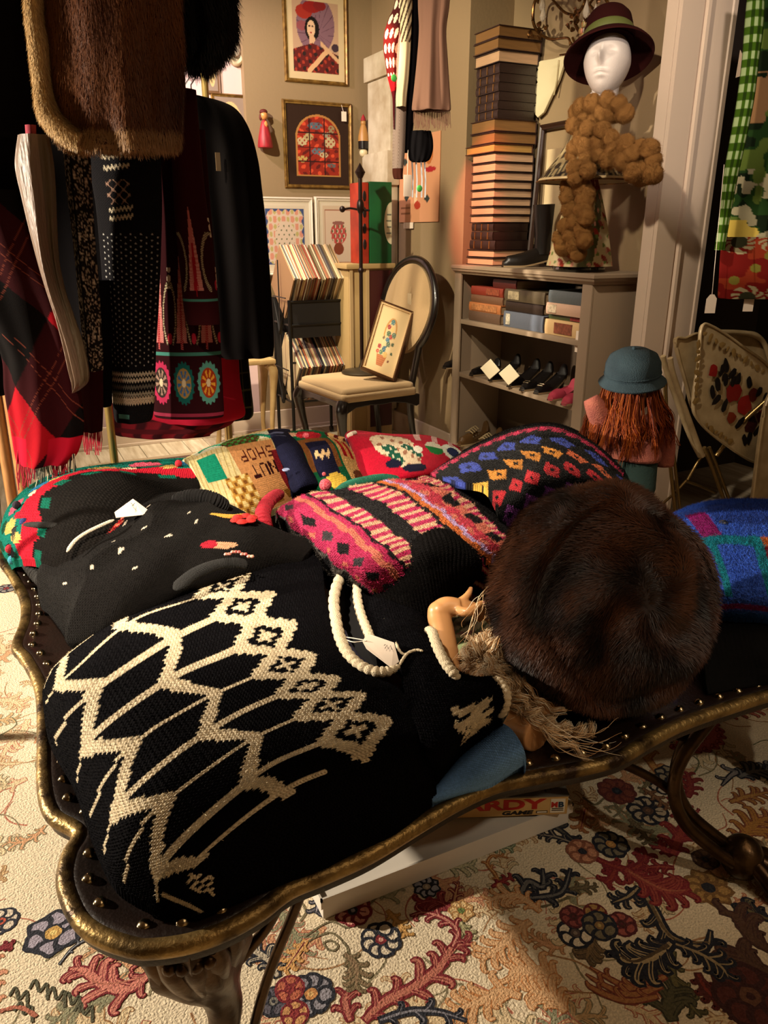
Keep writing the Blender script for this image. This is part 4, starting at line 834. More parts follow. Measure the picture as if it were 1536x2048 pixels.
# ------------------------------------------------------------------ black ribbed bundle with striped hem
blk = thing('knit_sweater', 'black ribbed sweater bunched up between the pink sweater and the mannequin', 'sweater', PZ(880,1150,.5))
br_ = [[(755,1110,.62),(800,1082,.66),(850,1062,.70),(920,1060,.70),(975,1100,.64)], [(752,1150,.62),(800,1120,.67),(860,1090,.72),(930,1085,.71),(990,1130,.63)], [(758,1195,.60),(810,1165,.64),(870,1130,.68),(935,1125,.68),(990,1160,.60)], [(770,1240,.56),(820,1215,.59),(870,1180,.62),(925,1165,.62),(975,1190,.56)], [(790,1290,.50),(830,1270,.53),(870,1225,.56),(920,1200,.55),(965,1215,.5)]]
def blk_col(col, U, V, SU, ph):
    col[:] = C('#0f0d0d'); m_ = (U > 3.35) & (np.sin(V*7.5) > .35); col[m_] = C('#8c1c34'); col[(U > 3.35) & (np.sin(V*7.5) > .85)] = C('#c48a6c'); col[ell(U, V, 2.2, .1, .5, .12)] = C('#1a1716')
patch('sweater_body', br_, (80, 70), blk_col, blk, M_knit, res=4, fold=.014, fscale=11, seed=5, ribs=(2, .0035))
fill = thing('knit_sweater', 'plum and black sweater lying deep between the black ribbed one and the cream collar', 'sweater', PZ(760,1220,.5))
fr_ = [[(690,1150,.50),(740,1180,.52),(800,1200,.52),(850,1225,.46)], [(700,1180,.54),(745,1215,.56),(800,1240,.55),(848,1265,.46)], [(715,1240,.54),(760,1260,.55),(800,1290,.54),(850,1320,.46)], [(740,1300,.50),(780,1320,.50),(820,1340,.50),(860,1360,.46)]]
def fill_col(col, U, V, SU, ph): col[:] = C('#0b090a'); col[(np.sin(U*11)*np.sin(V*9) > .6)] = C('#4a1020')
patch('sweater_body', fr_, (40, 40), fill_col, fill, M_knit, res=4, fold=.005)
# ------------------------------------------------------------------ diamond-pattern mohair
dia = thing('knit_sweater', 'fuzzy black sweater with rows of blue, orange and red diamonds behind the fur hat', 'sweater', (1.35, 1.75, TZ))
dr_ = [
 [(845,960,.50),(890,925,.50),(955,888,.50),(1030,856,.52),(1110,848,.52),(1185,880,.50),(1250,940,.48)],
 [(862,948,.61),(912,920,.67),(972,890,.72),(1045,864,.755),(1112,860,.76),(1185,895,.71),(1245,950,.60)],
 [(905,962,.655),(945,930,.71),(985,908,.745),(1035,887,.77),(1100,880,.775),(1180,908,.73),(1245,965,.63)],
 [(965,972,.67),(1005,945,.715),(1043,922,.75),(1083,907,.77),(1135,910,.76),(1195,938,.72),(1250,985,.63)],
 [(988,1000,.665),(1030,972,.705),(1065,955,.735),(1110,938,.745),(1158,942,.735),(1215,968,.69),(1260,1010,.60)],
 [(1000,1040,.61),(1045,1012,.65),(1090,992,.67),(1140,980,.675),(1190,982,.665),(1235,1000,.62),(1270,1035,.54)],
 [(1000,1090,.50),(1060,1070,.50),(1110,1060,.50),(1160,1050,.50),(1210,1042,.50),(1250,1045,.50),(1280,1060,.47)]]
def dia_col(col, U, V, SU, ph):
    col[:] = C('#0c0a0a'); pk = (V > .85) & (V < 1.3) & (np.sin(U*16)+np.sin(V*30) > -.5); col[pk] = C('#b02f50')
    for row, (v, c1, off) in enumerate(((2.0, '#3c4a9c', 0), (3.0, '#d08a3c', .0), (4.0, '#b82c34', .25), (5.0, '#7a3c84', .5))):
        for k in range(-1, 8):
            u = k*.86+off; d = np.abs(U-u)/.36+np.abs(V-v)/.44; m_ = (d < 1) & (d > .28); 
            c_ = C(c1) if not (row == 1 and k > 4) else C('#c0603c')
            if row == 1 and k < 1: c_ = C('#d9ac48')
            if row == 0: m_ = d < 1
            col[m_] = c_; col[(d < .28)] = C('#0c0a0a') if row else C('#2c3470')
            if row == 0: col[d < .3] = C('#20264c')
    col[(V > 5.5) & (U < .9)] = C('#b83a50')
patch('sweater_body', dr_, (78, 75), dia_col, dia, vmat('shaggy_knit', .95, .04, (1, 1), .8, 420, .15), res=3, relief=.0016, fuzz=.003)
# ------------------------------------------------------------------ blue mohair at the right
blue = thing('knit_sweater', 'bright blue mohair sweater with magenta patch and teal bands at the right table edge', 'sweater', (1.6, 1.25, TZ))
bl_ = [[(1300,1060,.46),(1390,1012,.46),(1490,1000,.46),(1600,1010,.46),(1700,1040,.46)], [(1325,1045,.57),(1395,1024,.60),(1490,1020,.61),(1600,1030,.60),(1700,1060,.57)], [(1365,1090,.62),(1435,1070,.645),(1520,1078,.65),(1620,1090,.64),(1710,1110,.6)], [(1398,1140,.62),(1460,1130,.64),(1540,1145,.645),(1630,1150,.63),(1715,1160,.59)], [(1418,1195,.59),(1478,1190,.61),(1555,1200,.61),(1640,1210,.60),(1720,1215,.57)], [(1425,1235,.52),(1485,1232,.54),(1560,1240,.54),(1650,1250,.53),(1725,1255,.5)]]
def blue_col(col, U, V, SU, ph):
    col[:] = C('#3a60c8'); col[(V < 1.6) & (U > 1.2)] = C('#2a469c'); col[(V > 1.15) & (V < 2.0) & (U > .62) & (U < 1.12)] = C('#8c1f6c')
    col[(V > 2.0) & (V < 2.35) & (U < 1.9)] = C('#1c7f94'); col[(U > .62) & (U < .85) & (V > 2.2) & (V < 4)] = C('#1c8494'); col[(U < .5) & (V > 2.3) & (V < 3.4)] = C('#5a5ac0')
    col[(U > 1.75) & (U < 2.0) & (V > 1.9)] = C('#1c8494'); col[(U > 2.0) & (V > 2.1)] = C('#7c1824'); col[(U > 2.0) & (V > 1.9) & (V < 2.3)] = C('#c46a34'); col[(V > 4.2) & (V < 4.4)] = C('#8c2068'); col[V > 4.6] = C('#2a5fb4')
patch('sweater_body', bl_, (100, 70), blue_col, blue, vmat('shaggy_knit', .95, .04, (1, 1), .8, 420, .15), res=3, relief=.0012, fuzz=.0035, fold=.004)
b = MB(); b.ball(PZ(1447,1045,.645), (.011, .011, .006), None, 14); b.build('button', mat('dark_button', '#2a3040', .2, coat=.6), blue)
dark = thing('folded_skirt', 'black folded garment lying under the blue sweater at the right of the fur hat', 'folded garment', (1.35, 1.05, TZ))
dk_ = [[(1380,1180,.455),(1470,1200,.455),(1560,1210,.455),(1700,1230,.455)], [(1390,1230,.50),(1480,1245,.52),(1570,1255,.52),(1700,1270,.50)], [(1400,1290,.50),(1490,1300,.51),(1590,1305,.51),(1720,1310,.49)], [(1410,1350,.475),(1500,1340,.48),(1610,1340,.48),(1730,1340,.47)], [(1415,1385,.455),(1500,1370,.455),(1620,1360,.455),(1740,1355,.455)]]
def dk_col(col, U, V, SU, ph): col[:] = C('#070606')
patch('cloth_body', dk_, (30, 24), dk_col, dark, vmat('plain_cloth', .9, 0, None, .3, 300, .1), res=3, fold=.008, fscale=9)
# patterned cloth under the mannequin
cl_ = thing('patterned_cloth', 'cream cloth with green and pink floral bands under the mannequin arm', 'cloth', PZ(920,1290,TZ))
pc = [[(800,1215,.462),(900,1222,.466),(1000,1228,.462)], [(800,1270,.47),(900,1270,.474),(1000,1275,.468)], [(805,1320,.463),(900,1325,.468),(1000,1330,.462)], [(810,1350,.455),(900,1360,.455),(1000,1360,.455)]]
def pc_col(col, U, V, SU, ph):
    col[:] = C('#cdc3a2'); col[np.sin(V*9+.4*np.sin(U*14)) > .8] = C('#a87a70'); col[(V > 1.1) & (V < 1.9)] = C('#8f9a70'); col[(V > 1.1) & (V < 1.9) & (np.sin(U*16)*np.sin(V*18) > .2)] = C('#5d6b4a')
    col[(V < 1) & (np.sin(U*20+V*12) > .75)] = C('#6f7a58')
patch('cloth_body', pc, (80, 50), pc_col, cl_, vmat('plain_cloth', .9, 0, None, .3, 300, .1), res=3, relief=0, fuzz=.0002)
# ================================================================== fur helper
def fur_blades(name, P, N, length, flow, cols, parent, lean=.7, width=.0007, m=None, curl=.3):
    """short hairs, each a thin bent blade rooted on the skin underneath"""
    k = len(P); L = length*(.6+.8*rng.random(k)); F_ = np.asarray(flow, dtype=float); F_ = np.broadcast_to(F_, P.shape); F_ = F_-N*np.minimum(0, np.sum(F_*N, 1))[:, None]; F_ = F_/(np.linalg.norm(F_, axis=1, keepdims=True)+1e-9)
    d = N*(1-lean)+F_*lean+.35*(rng.random(P.shape)-.5); d /= np.linalg.norm(d, axis=1, keepdims=True)
    d2 = d+F_*curl+.3*(rng.random(P.shape)-.5); d2 /= np.linalg.norm(d2, axis=1, keepdims=True)
    s = np.cross(d, N+.4*(rng.random(P.shape)-.5)); s /= np.linalg.norm(s, axis=1, keepdims=True)+1e-9; w_ = width*(.7+.6*rng.random(k))[:, None]
    b0 = P-N*.001; mid = b0+d*(L*.5)[:, None]; tip = mid+d2*(L*.5)[:, None]
    V = np.stack([b0-s*w_, b0+s*w_, mid+s*w_*.8, mid-s*w_*.8, tip+s*w_*.15, tip-s*w_*.15], 1).reshape(-1, 3)
    i = np.arange(k)[:, None]*6; F = np.concatenate([i+np.array([[0, 1, 2, 3]]), i+np.array([[3, 2, 4, 5]])]); cc = np.repeat(cols, 6, axis=0)
    return mesh_from(name, V, F, [m or M_hairfur], cc, None, parent)
M_hairfur = vmat('fur_hair', .45, .0, None, 0, 10, .3); M_hairfur.node_tree.nodes['Principled BSDF'].inputs['Roughness'].default_value = .5
def surf_samples(V, F, k):
    a = V[F[:, 0]]; b_ = V[F[:, 1]]; c = V[F[:, 3]]; n = np.cross(b_-a, c-a); ar = np.linalg.norm(n, axis=1); n /= ar[:, None]+1e-12
    i = rng.choice(len(F), k, p=ar/ar.sum()); u = rng.random(k)[:, None]; v = rng.random(k)[:, None]
    return a[i]+(b_[i]-a[i])*u+(c[i]-a[i])*v, n[i]
# ------------------------------------------------------------------ mannequin lying under the hat
M_skin = mat('mannequin_skin', '#c58f5c', .35, bump=.03, bscale=80, coat=.3)
mq = thing('mannequin', 'child mannequin with blond curls lying on the table, forearm raised through the sweater', 'mannequin', PZ(1000,1370,TZ))
q = lambda x, y, z: PZ(x, y, z)
b = MB()
wrist = q(880,1216,.612)
b.tube(smooth_line([q(902,1392,.49), q(896,1350,.51), q(890,1300,.55), q(882,1250,.59), q(878,1228,.608), q(892,1214,.618), q(918,1216,.615)], 8), [.030, .028, .026, .024, .023, .021, .019], 20)
b.ball(q(877,1224,.612), .0225, None, 18)
b.tube([q(890,1215,.617), q(925,1214,.614), q(948,1213,.606)], [.021, .019, .014], 16, flat=.7)
for pts, r_ in (([(915,1222,.617),(935,1224,.62),(950,1216,.62),(966,1205,.618)], [.011,.0095,.008,.0062]), ([(915,1207,.62),(930,1196,.626),(938,1186,.63),(942,1176,.632)], [.009,.008,.0068,.005]), ([(940,1212,.606),(965,1216,.602),(985,1226,.592),(992,1238,.58)], [.0085,.0075,.0065,.005]),
                ([(938,1218,.604),(958,1226,.596),(975,1238,.583),(980,1250,.57)], [.0085,.0072,.0062,.0048]), ([(935,1222,.602),(950,1232,.59),(962,1243,.577)], [.0078,.0066,.005])):
    b.tube(smooth_line([q(*p) for p in pts], 6), r_, 12)
b.ball(q(972,1405,.475), (.062, .055, .055), None, 24); b.ball(q(905,1400,.475), (.04, .05, .04), None, 18)
b.tube(smooth_line([q(915,1400,.48), q(960,1420,.465), q(1030,1445,.47), q(1075,1470,.475)], 6), [.035, .05, .042, .032], 20)
HC = Vector((1.03, 1.12, .60)); b.ball(HC, (.085, .095, .085), None, 24)
b.tube([q(1060,1440,.485), HC+Vector((-.03, -.03, -.06))], .034, 16)
fc = HC+Vector((-.06, .02, -.02))
b.ball(fc, (.045, .05, .05), None, 16); b.ball(fc+Vector((-.045, 0, .0)), (.013, .010, .018), None, 10); b.ball(fc+Vector((-.04, -.005, -.028)), (.012, .018, .008), None, 10)
o = b.build('mannequin_body', M_skin, mq, smooth=180)
md = o.modifiers.new('r', 'REMESH'); md.mode = 'VOXEL'; md.voxel_size = .0028; md.use_smooth_shade = True
md = o.modifiers.new('s', 'SMOOTH'); md.iterations = 4; md.factor = .5
b = MB()
for p, s_ in (((966,1204,.6225), (.004, .0045, .0018)), ((942,1178,.6345), (.003, .003, .0016))): b.ball(q(*p), s_, None, 8)
b.build('painted_nail', mat('pink_nail', '#d07078', .2, coat=.6), mq)
# blond curls
def curls(name, paths, k, r_curl, turns, parent, cols, rad=.0011, spread=.02, floor=None, locks=70, tight=.0022):
    Vs = []; Fs = []; Cs = []; n0 = 0
    for i in range(k):
        st_ = random.getstate(); random.seed(i % locks+1000); pth = random.choice(paths); base = smooth_line(pth, 12); off = Vector([random.gauss(0, spread) for _ in range(3)]); L0 = random.uniform(0, .45); L1 = random.uniform(.6, 1.0)
        sub = base[int(L0*len(base)):max(int(L1*len(base)), int(L0*len(base))+6)]; K = len(sub); ph = random.uniform(0, 6.28); rc = r_curl*random.uniform(.4, 1.3); tn = turns*random.uniform(.6, 1.3); random.setstate(st_); random.random(); jit = Vector([random.gauss(0, tight) for _ in range(3)]); off = off+Vector([random.gauss(0, tight) for _ in range(3)]); ph += random.gauss(0, .22); rc *= random.uniform(.75, 1.2); c = cols[random.randrange(len(cols))]
        pts = []
        for j, p in enumerate(sub):
            f = j/K; t = (sub[min(j+1, K-1)]-sub[max(j-1, 0)]).normalized(); a = t.cross(Vector((.3, .2, 1))).normalized(); b2 = a.cross(t); ang = ph+f*tn*6.28
            pts.append(p+jit+off*(.3+.9*f)+(a*math.cos(ang)+b2*math.sin(ang))*rc*(.2+f))
        for p in pts: p.z = max(p.z, floor if floor is not None else TZ+.004)
        bb = MB(); bb.tube(pts, [rad, rad, rad*.4], 3, caps=False); Vs += bb.v; Fs += [tuple(n0+a for a in f_) for f_ in bb.f]; Cs += [c]*len(bb.v); n0 += len(bb.v)
    return mesh_from(name, np.array(Vs), np.array(Fs), [M_hairfur], np.array(Cs), None, parent)
bl = [lin('#f2dab4'), lin('#dcb688'), lin('#f6e8cc'), lin('#bd9060')]
pl = [[q(1035,1260,.61), q(985,1290,.58), q(945,1305,.545), q(960,1335,.53), q(985,1350,.53)], [q(1040,1260,.60), q(1000,1310,.56), q(1010,1370,.53), q(1040,1420,.51), q(1085,1452,.49)],
      [q(1050,1300,.58), q(1040,1380,.54), q(1080,1440,.50), q(1150,1470,.48), q(1190,1468,.48)], [q(1030,1240,.62), q(1005,1280,.6), q(985,1320,.57), q(1000,1360,.55), q(1020,1400,.53)], [q(1030,1250,.61), q(990,1265,.59), q(965,1290,.57), q(950,1310,.55)]]
curls('blond_curls', pl, 2400, .009, 4.5, mq, bl, .00055, .013)
lh_ = curls('loose_hair', [[q(1010,1150,.66), q(965,1200,.64), q(945,1260,.60), q(935,1300,.58)], [q(1060,1400,.53), q(1100,1465,.50), q(1180,1478,.49), q(1240,1460,.50)]], 26, .007, 1.2, mq, bl, .0006, .02, locks=26); lh_['kind'] = 'stuff'
# ------------------------------------------------------------------ fur hat
hat = thing('fur_hat', 'large dark brown fur hat on the mannequin head at the right of the table', 'fur hat', (1.05, 1.15, TZ))
HS = 1.16; cz = Vector((.940, .925, .690))                                  # centre of the crown disc
look = (Vector((0, 0, CH))-cz).normalized(); right = Vector((math.cos(YAW), -math.sin(YAW), 0)); upv = look.cross(right).normalized()
if upv.z < 0: upv = -upv
ax = (look*.80+right*.50-upv*.12).normalized()
e1 = ax.cross(Vector((0, 0, 1))).normalized(); e2 = e1.cross(ax).normalized()
prof = [(0.0001, .048), (.05, .050), (.10, .044), (.135, .030), (.158, .006), (.170, -.03), (.172, -.075), (.162, -.115), (.140, -.140), (.10, -.145), (.03, -.14)]
prof = [(a*HS, b_*HS) for a, b_ in prof]; Q = catmull(np.array(prof), np.linspace(0, len(prof)-1, 70)); n = 120; V = []
for r_, h in Q:
    for j in range(n):
        a = 2*math.pi*j/n; bump = 1+.035*math.sin(2*a+.6)+.03*math.sin(5*a+h*30)+.02*math.sin(3*a-h*50)
        sag = 1-.05*max(0, -math.sin(a))
        cr_ = .026*math.exp(-((r_-.160)/.020)**2)*(1 if h > -.03 else 0)
        p = cz+ax*(h-.012*math.sin(3*a+r_*40)*min(1, r_*12)-cr_)+(e1*math.cos(a)+e2*math.sin(a)*1.10*sag)*max(0, r_)*bump; V.append(p[:])
V = np.array(V); F = grid_faces(70, n, True)
V[:, 2] = np.maximum(V[:, 2], TZ+.003)
hb = mesh_from('hat_body', V, F, [mat('hat_hide', '#1c0c06', .9)], None, None, hat)
Ps, Ns = surf_samples(V, F, 120000); cen = V.mean(0); out = np.sign(np.sum((Ps-cen)*Ns, 1)); Ns *= out[:, None]
rel = Ps-np.array(cz); radial = rel-np.outer(rel@np.array(ax), np.array(ax)); radial /= np.linalg.norm(radial, axis=1, keepdims=True)+1e-9
tang = np.cross(np.array(ax), radial); sw = vnoise(Ps+3, 14)[:, None]
flow = radial*.5+tang*(.5*sw)+np.array([-.1, 0, -.5])+.4*vnoise(Ps+9, 22)[:, None]*np.array(e1)
flow /= np.linalg.norm(flow, axis=1, keepdims=True)
t = np.clip(.5+.8*vnoise(Ps, 17)+.25*vnoise(Ps, 50)+.25*(rng.random(len(Ps))-.5), 0, 1)[:, None]
colr = np.array(lin('#140804'))*(1-t)+np.array(lin('#4a2814'))*t
fur_blades('hat_fur', Ps, Ns, .017, flow, colr, hat, lean=.72, width=.00055)

# fibres on the shaggy sweaters
def knits(t, n=1): return sorted([c for c in t.children if c.type == 'MESH' and 'Col' in c.data.color_attributes and c.data.materials[0] != M_hairfur], key=lambda c: -len(c.data.vertices))[:n]
for t_, n_, k_, l_ in ((nordic, 2, 60000, .0045), (pink, 1, 90000, .006), (dia, 1, 70000, .005), (blue, 1, 70000, .009), (nut, 1, 22000, .004), (cardi, 1, 50000, .0035), (blk, 1, 22000, .005), (holly, 1, 30000, .0045), (green, 1, 14000, .005)):
  for o_ in knits(t_, n_):
    fuzz(o_, k_, l_, t_, 'wool_fibres')
# ================================================================== painted panels
def panel(name, c00, c10, c01, n, m_, colfn, parent, thick=.003, mtl=None, side=None):
    """flat panel with thickness: c00 lower left, c10 lower right, c01 upper left; pattern from colfn(col, X, Y)"""
    c00, c10, c01 = map(Vector, (c00, c10, c01)); a = c10-c00; b_ = c01-c00; nn = a.cross(b_).normalized()
    X, Y = np.meshgrid(np.linspace(0, 1, n), np.linspace(0, 1, m_)); P = np.array(c00)+X[..., None]*np.array(a)+Y[..., None]*np.array(b_)
    col = np.zeros(P.shape, dtype=np.float32); colfn(col, X, Y)
    V = P.reshape(-1, 3); F = grid_faces(m_, n); k = len(V); back = [np.array(p)-np.array(nn)*thick for p in (c00, c10, c10+b_, c01)]
    V = np.vstack([V, back]); c_ = np.vstack([col.reshape(-1, 3), np.tile(col[0, 0], (4, 1))]); A, B, D_, E_ = 0, n-1, m_*n-1, (m_-1)*n
    F = np.vstack([F, [[k, k+3, k+2, k+1], [A, k, k+1, B], [B, k+1, k+2, D_], [D_, k+2, k+3, E_], [E_, k+3, k, A]]])
    o = mesh_from(name, V, F, [mtl or vmat('painted_board', .6, 0, None, .1, 200, .3)], c_, None, parent, smooth=False); return o
def frame_bars(name, c00, c10, c01, w_, t_, m, parent, lift=.004):
    c00, c10, c01 = map(Vector, (c00, c10, c01)); a = (c10-c00); b_ = (c01-c00); W, H_ = a.length, b_.length; a.normalize(); b_.normalize(); nn = a.cross(b_)
    fr = Matrix((( a.x, nn.x, b_.x, c00.x), (a.y, nn.y, b_.y, c00.y), (a.z, nn.z, b_.z, c00.z), (0, 0, 0, 1)))
    b = MB(); prof = [(0, 0), (0, t_*.6), (w_*.3, t_), (w_*.6, t_*.75), (w_*.85, t_*.8), (w_, t_*.35), (w_, 0)]
    vs = []; k = len(prof)
    for cx, cz_, sx, sz in ((0, 0, 1, 1), (W, 0, -1, 1), (W, H_, -1, -1), (0, H_, 1, -1)):
        for pw, pt in prof: vs.append(fr @ Vector((cx+sx*pw, pt-.012, cz_+sz*pw)))
    fs = [(i*k+j, i*k+(j+1) % k, ((i+1) % 4)*k+(j+1) % k, ((i+1) % 4)*k+j) for i in range(4) for j in range(k)]
    b.add(vs, fs); return b.build(name, m, parent, smooth=25)
def picture(name, label, x0, x1, z0, z1, y, fw, fm, matc, mw, art, group=None, n=90, frame_t=.03):
    """framed picture hung on a wall whose face looks towards -y"""
    t = thing(name, label, 'picture', ((x0+x1)/2, y, z0), 0, group)
    frame_bars('frame', (x0, y, z0), (x1, y, z0), (x0, y, z1), fw, frame_t, fm, t)
    def f(col, X, Y):
        ax_ = mw/(x1-x0-2*fw); ay = mw/(z1-z0-2*fw); col[:] = matc; i = (X > ax_) & (X < 1-ax_) & (Y > ay) & (Y < 1-ay); sub = col.copy(); art(sub, (X-ax_)/(1-2*ax_), (Y-ay)/(1-2*ay)); col[i] = sub[i]
    panel('artwork', (x0+fw*.8, y-.006, z0+fw*.8), (x1-fw*.8, y-.006, z0+fw*.8), (x0+fw*.8, y-.006, z1-fw*.8), n, int(n*(z1-z0)/(x1-x0)), f, t)
    return t
M_goldf = mat('gilt_frame', '#9c7a3c', .4, .5, c2='#6a4c20', nscale=30); M_whitef = mat('white_frame', '#d6cbb8', .45)
WB = 5.138
E_ = lambda X, Y, u, v, a, b_: np.hypot((X-u)/a, (Y-v)/b_) < 1
def lady(col, X, Y):
    col[:] = C('#b59478'); m_ = E_(X, Y, .5, .68, .42, .42); col[m_] = C('#7d5c68'); r = np.hypot(X-.55, Y-.55); m_ = m_ & (np.abs(np.sin(np.arctan2(Y-.55, X-.55)*9)) < .15); col[m_] = C('#5a3c4a')
    col[E_(X, Y, .25, .85, .18, .1)] = C('#9c2c20'); col[E_(X, Y, .42, .92, .2, .08)] = C('#8c1c18'); col[E_(X, Y, .6, .95, .14, .07)] = C('#7a1c1c'); col[E_(X, Y, .2, .65, .12, .07)] = C('#8c4a50')
    col[E_(X, Y, .42, .62, .16, .17)] = C('#140c0c'); col[E_(X, Y, .40, .62, .09, .12)] = C('#d9b490')
    for u in (.365, .43): col[E_(X, Y, u, .655, .025, .01)] = C('#2a1410')
    col[E_(X, Y, .395, .565, .022, .01)] = C('#a01c1c'); col[(np.abs(X-.41) < .05) & (Y > .38) & (Y < .54)] = C('#d0a884')
    m_ = (Y < .42-.25*np.abs(X-.42)) ; col[m_] = C('#5c1a18'); col[m_ & (np.sin(X*38)*np.sin(Y*42+X*10) > .45)] = C('#9c3424'); col[m_ & (np.sin(X*25+2)*np.sin(Y*30) > .6)] = C('#2a1a18')
    m_ = np.abs((X-.42)*.75-(Y-.08)) < .05; col[m_ & (X > .3) & (X < .8) & (Y < .36)] = C('#d0a478')
    m_ = np.abs((X-.95)*-.6-(Y-.22)) < .035; col[m_ & (X > .6)] = C('#c9a078'); col[E_(X, Y, .93, .38, .08, .06)] = C('#3a2a34'); col[E_(X, Y, .42, .47, .07, .05)] = C('#d3ab86')
gp = lambda px_, py_: PY(px_, py_, WB)
a0 = gp(570,170); a1 = gp(695,180); a2 = gp(570,-28)
pic = picture('framed_picture', 'cream-framed picture of a lady in a red flowered hat, above the arched one', a0.x, a1.x, a0.z+.02, a2.z, WB, .024, M_goldf, C('#c9b48c'), .042, lady)
def arch(col, X, Y):
    col[:] = C('#2a170c'); m_ = (np.abs(X-.5) < .42) & (Y > .06) & (Y < .62) | (E_(X, Y, .5, .6, .42, .34) & (Y > .5)); col[m_] = C('#8c2414')
    rim = m_ & ~((np.abs(X-.5) < .39) & (Y > .08) & (Y < .62) | (E_(X, Y, .5, .6, .385, .31) & (Y > .5))); 
    t = np.sin(X*23+3*np.sin(Y*9))*np.sin(Y*31+2*np.sin(X*8)); col[m_ & (t > .6)] = C('#c9482a'); col[m_ & (t < -.6)] = C('#5a1410')
    for (u, v, a, b_, c) in ((.45,.78,.14,.05,'#54606a'), (.5,.42,.13,.05,'#5a6670'), (.75,.22,.09,.03,'#5a5a5a'), (.2,.55,.10,.06,'#b5a47c'), (.32,.62,.09,.05,'#a89668'), (.72,.55,.10,.08,'#b5a47c'), (.66,.66,.07,.04,'#8f8a74'), (.2,.30,.10,.05,'#b09454'), (.6,.37,.08,.04,'#b5a47c'), (.75,.74,.06,.06,'#8a7c58')):
        e = E_(X, Y, u, v, a, b_); col[m_ & e & (np.sin(X*70)*np.sin(Y*80) > -.5)] = C(c)
    for v in (.27, .47, .68): col[m_ & (np.abs(Y-v) < .008)] = C('#2a0c0a')
    for u in (.34, .62): col[m_ & (np.abs(X-u) < .008)] = C('#2a0c0a')
    col[rim] = C('#a8743c')
a0 = gp(570,376); a1 = gp(704,378); a2 = gp(570,198)
pic = picture('framed_picture', 'gilt-framed dark picture with a red stained-glass arch, below the lady', a0.x, a1.x, a0.z, a2.z, WB, .026, M_goldf, C('#2a170c'), .03, arch, n=110)
b = MB(); p = gp(683,232); b.box((p.x-.014, p.y-.035, p.z-.035), (p.x+.02, p.y-.032, p.z+.022)); b.tube([(p.x, p.y-.033, p.z+.02), (p.x-.012, p.y-.03, p.z+.06)], .0015, 5); b.build('price_tag', mat('tag_card', '#e6d6c4', .6), pic, smooth=0)
def blueflow(col, X, Y):
    col[:] = C('#c9bca4'); m_ = (np.abs(X-.5) < .46) & (np.abs(Y-.5) < .46); col[m_] = C('#3a4a74'); m_ = (np.abs(X-.5) < .42+.02*np.sin(Y*40)) & (np.abs(Y-.5) < .43+.02*np.sin(X*40)); col[m_] = C('#cdb9a4')
    t = np.sin(X*30)*np.sin(Y*26); rr = np.hypot((X-.5)/.42, (Y-.5)/.43); col[m_ & (rr > .6) & (t > .2)] = C('#c98a74'); col[m_ & (rr > .6) & (t < -.5)] = C('#b0a468'); col[m_ & (rr < .55) & (np.sin(X*50)*np.sin(Y*44) > .7)] = C('#5a6248')
def pinkflow(col, X, Y):
    col[:] = C('#c4b096'); m_ = (np.abs(X-.5) < .44) & (np.abs(Y-.5) < .44); col[m_] = C('#9c6a54'); m_ = (np.abs(X-.5) < .42) & (np.abs(Y-.5) < .42); col[m_] = C('#c9b39c')
    m_ = E_(X, Y, .5, .55, .26, .18); col[m_ & (np.sin(X*44)*np.sin(Y*40) > -.3)] = C('#b04a44'); col[m_ & (np.sin(X*44+1)*np.sin(Y*40) < -.6)] = C('#5a5c3a'); col[E_(X, Y, .5, .3, .16, .1)] = C('#7a3a24'); m2 = E_(X, Y, .5, .72, .2, .03); col[m2] = C('#8a5a50')
shelf_z = gp(620,520).z
for (xa, xb, art_, lab) in ((515, 628, blueflow, 'white-framed print with a blue-edged flower wreath behind the records'), (632, 722, pinkflow, 'white-framed print of red flowers with thin brown border behind the records')):
    a0 = PY(xa, 520, 5.08); a1 = PY(xb, 520, 5.08); a2 = PY(xa, 393, 5.08)
    picture('framed_picture', lab, a0.x, a1.x, a0.z-.1, a2.z, 5.08, .028, M_whitef, C('#cfc3ac'), .03, art_, 'white framed prints', n=80)
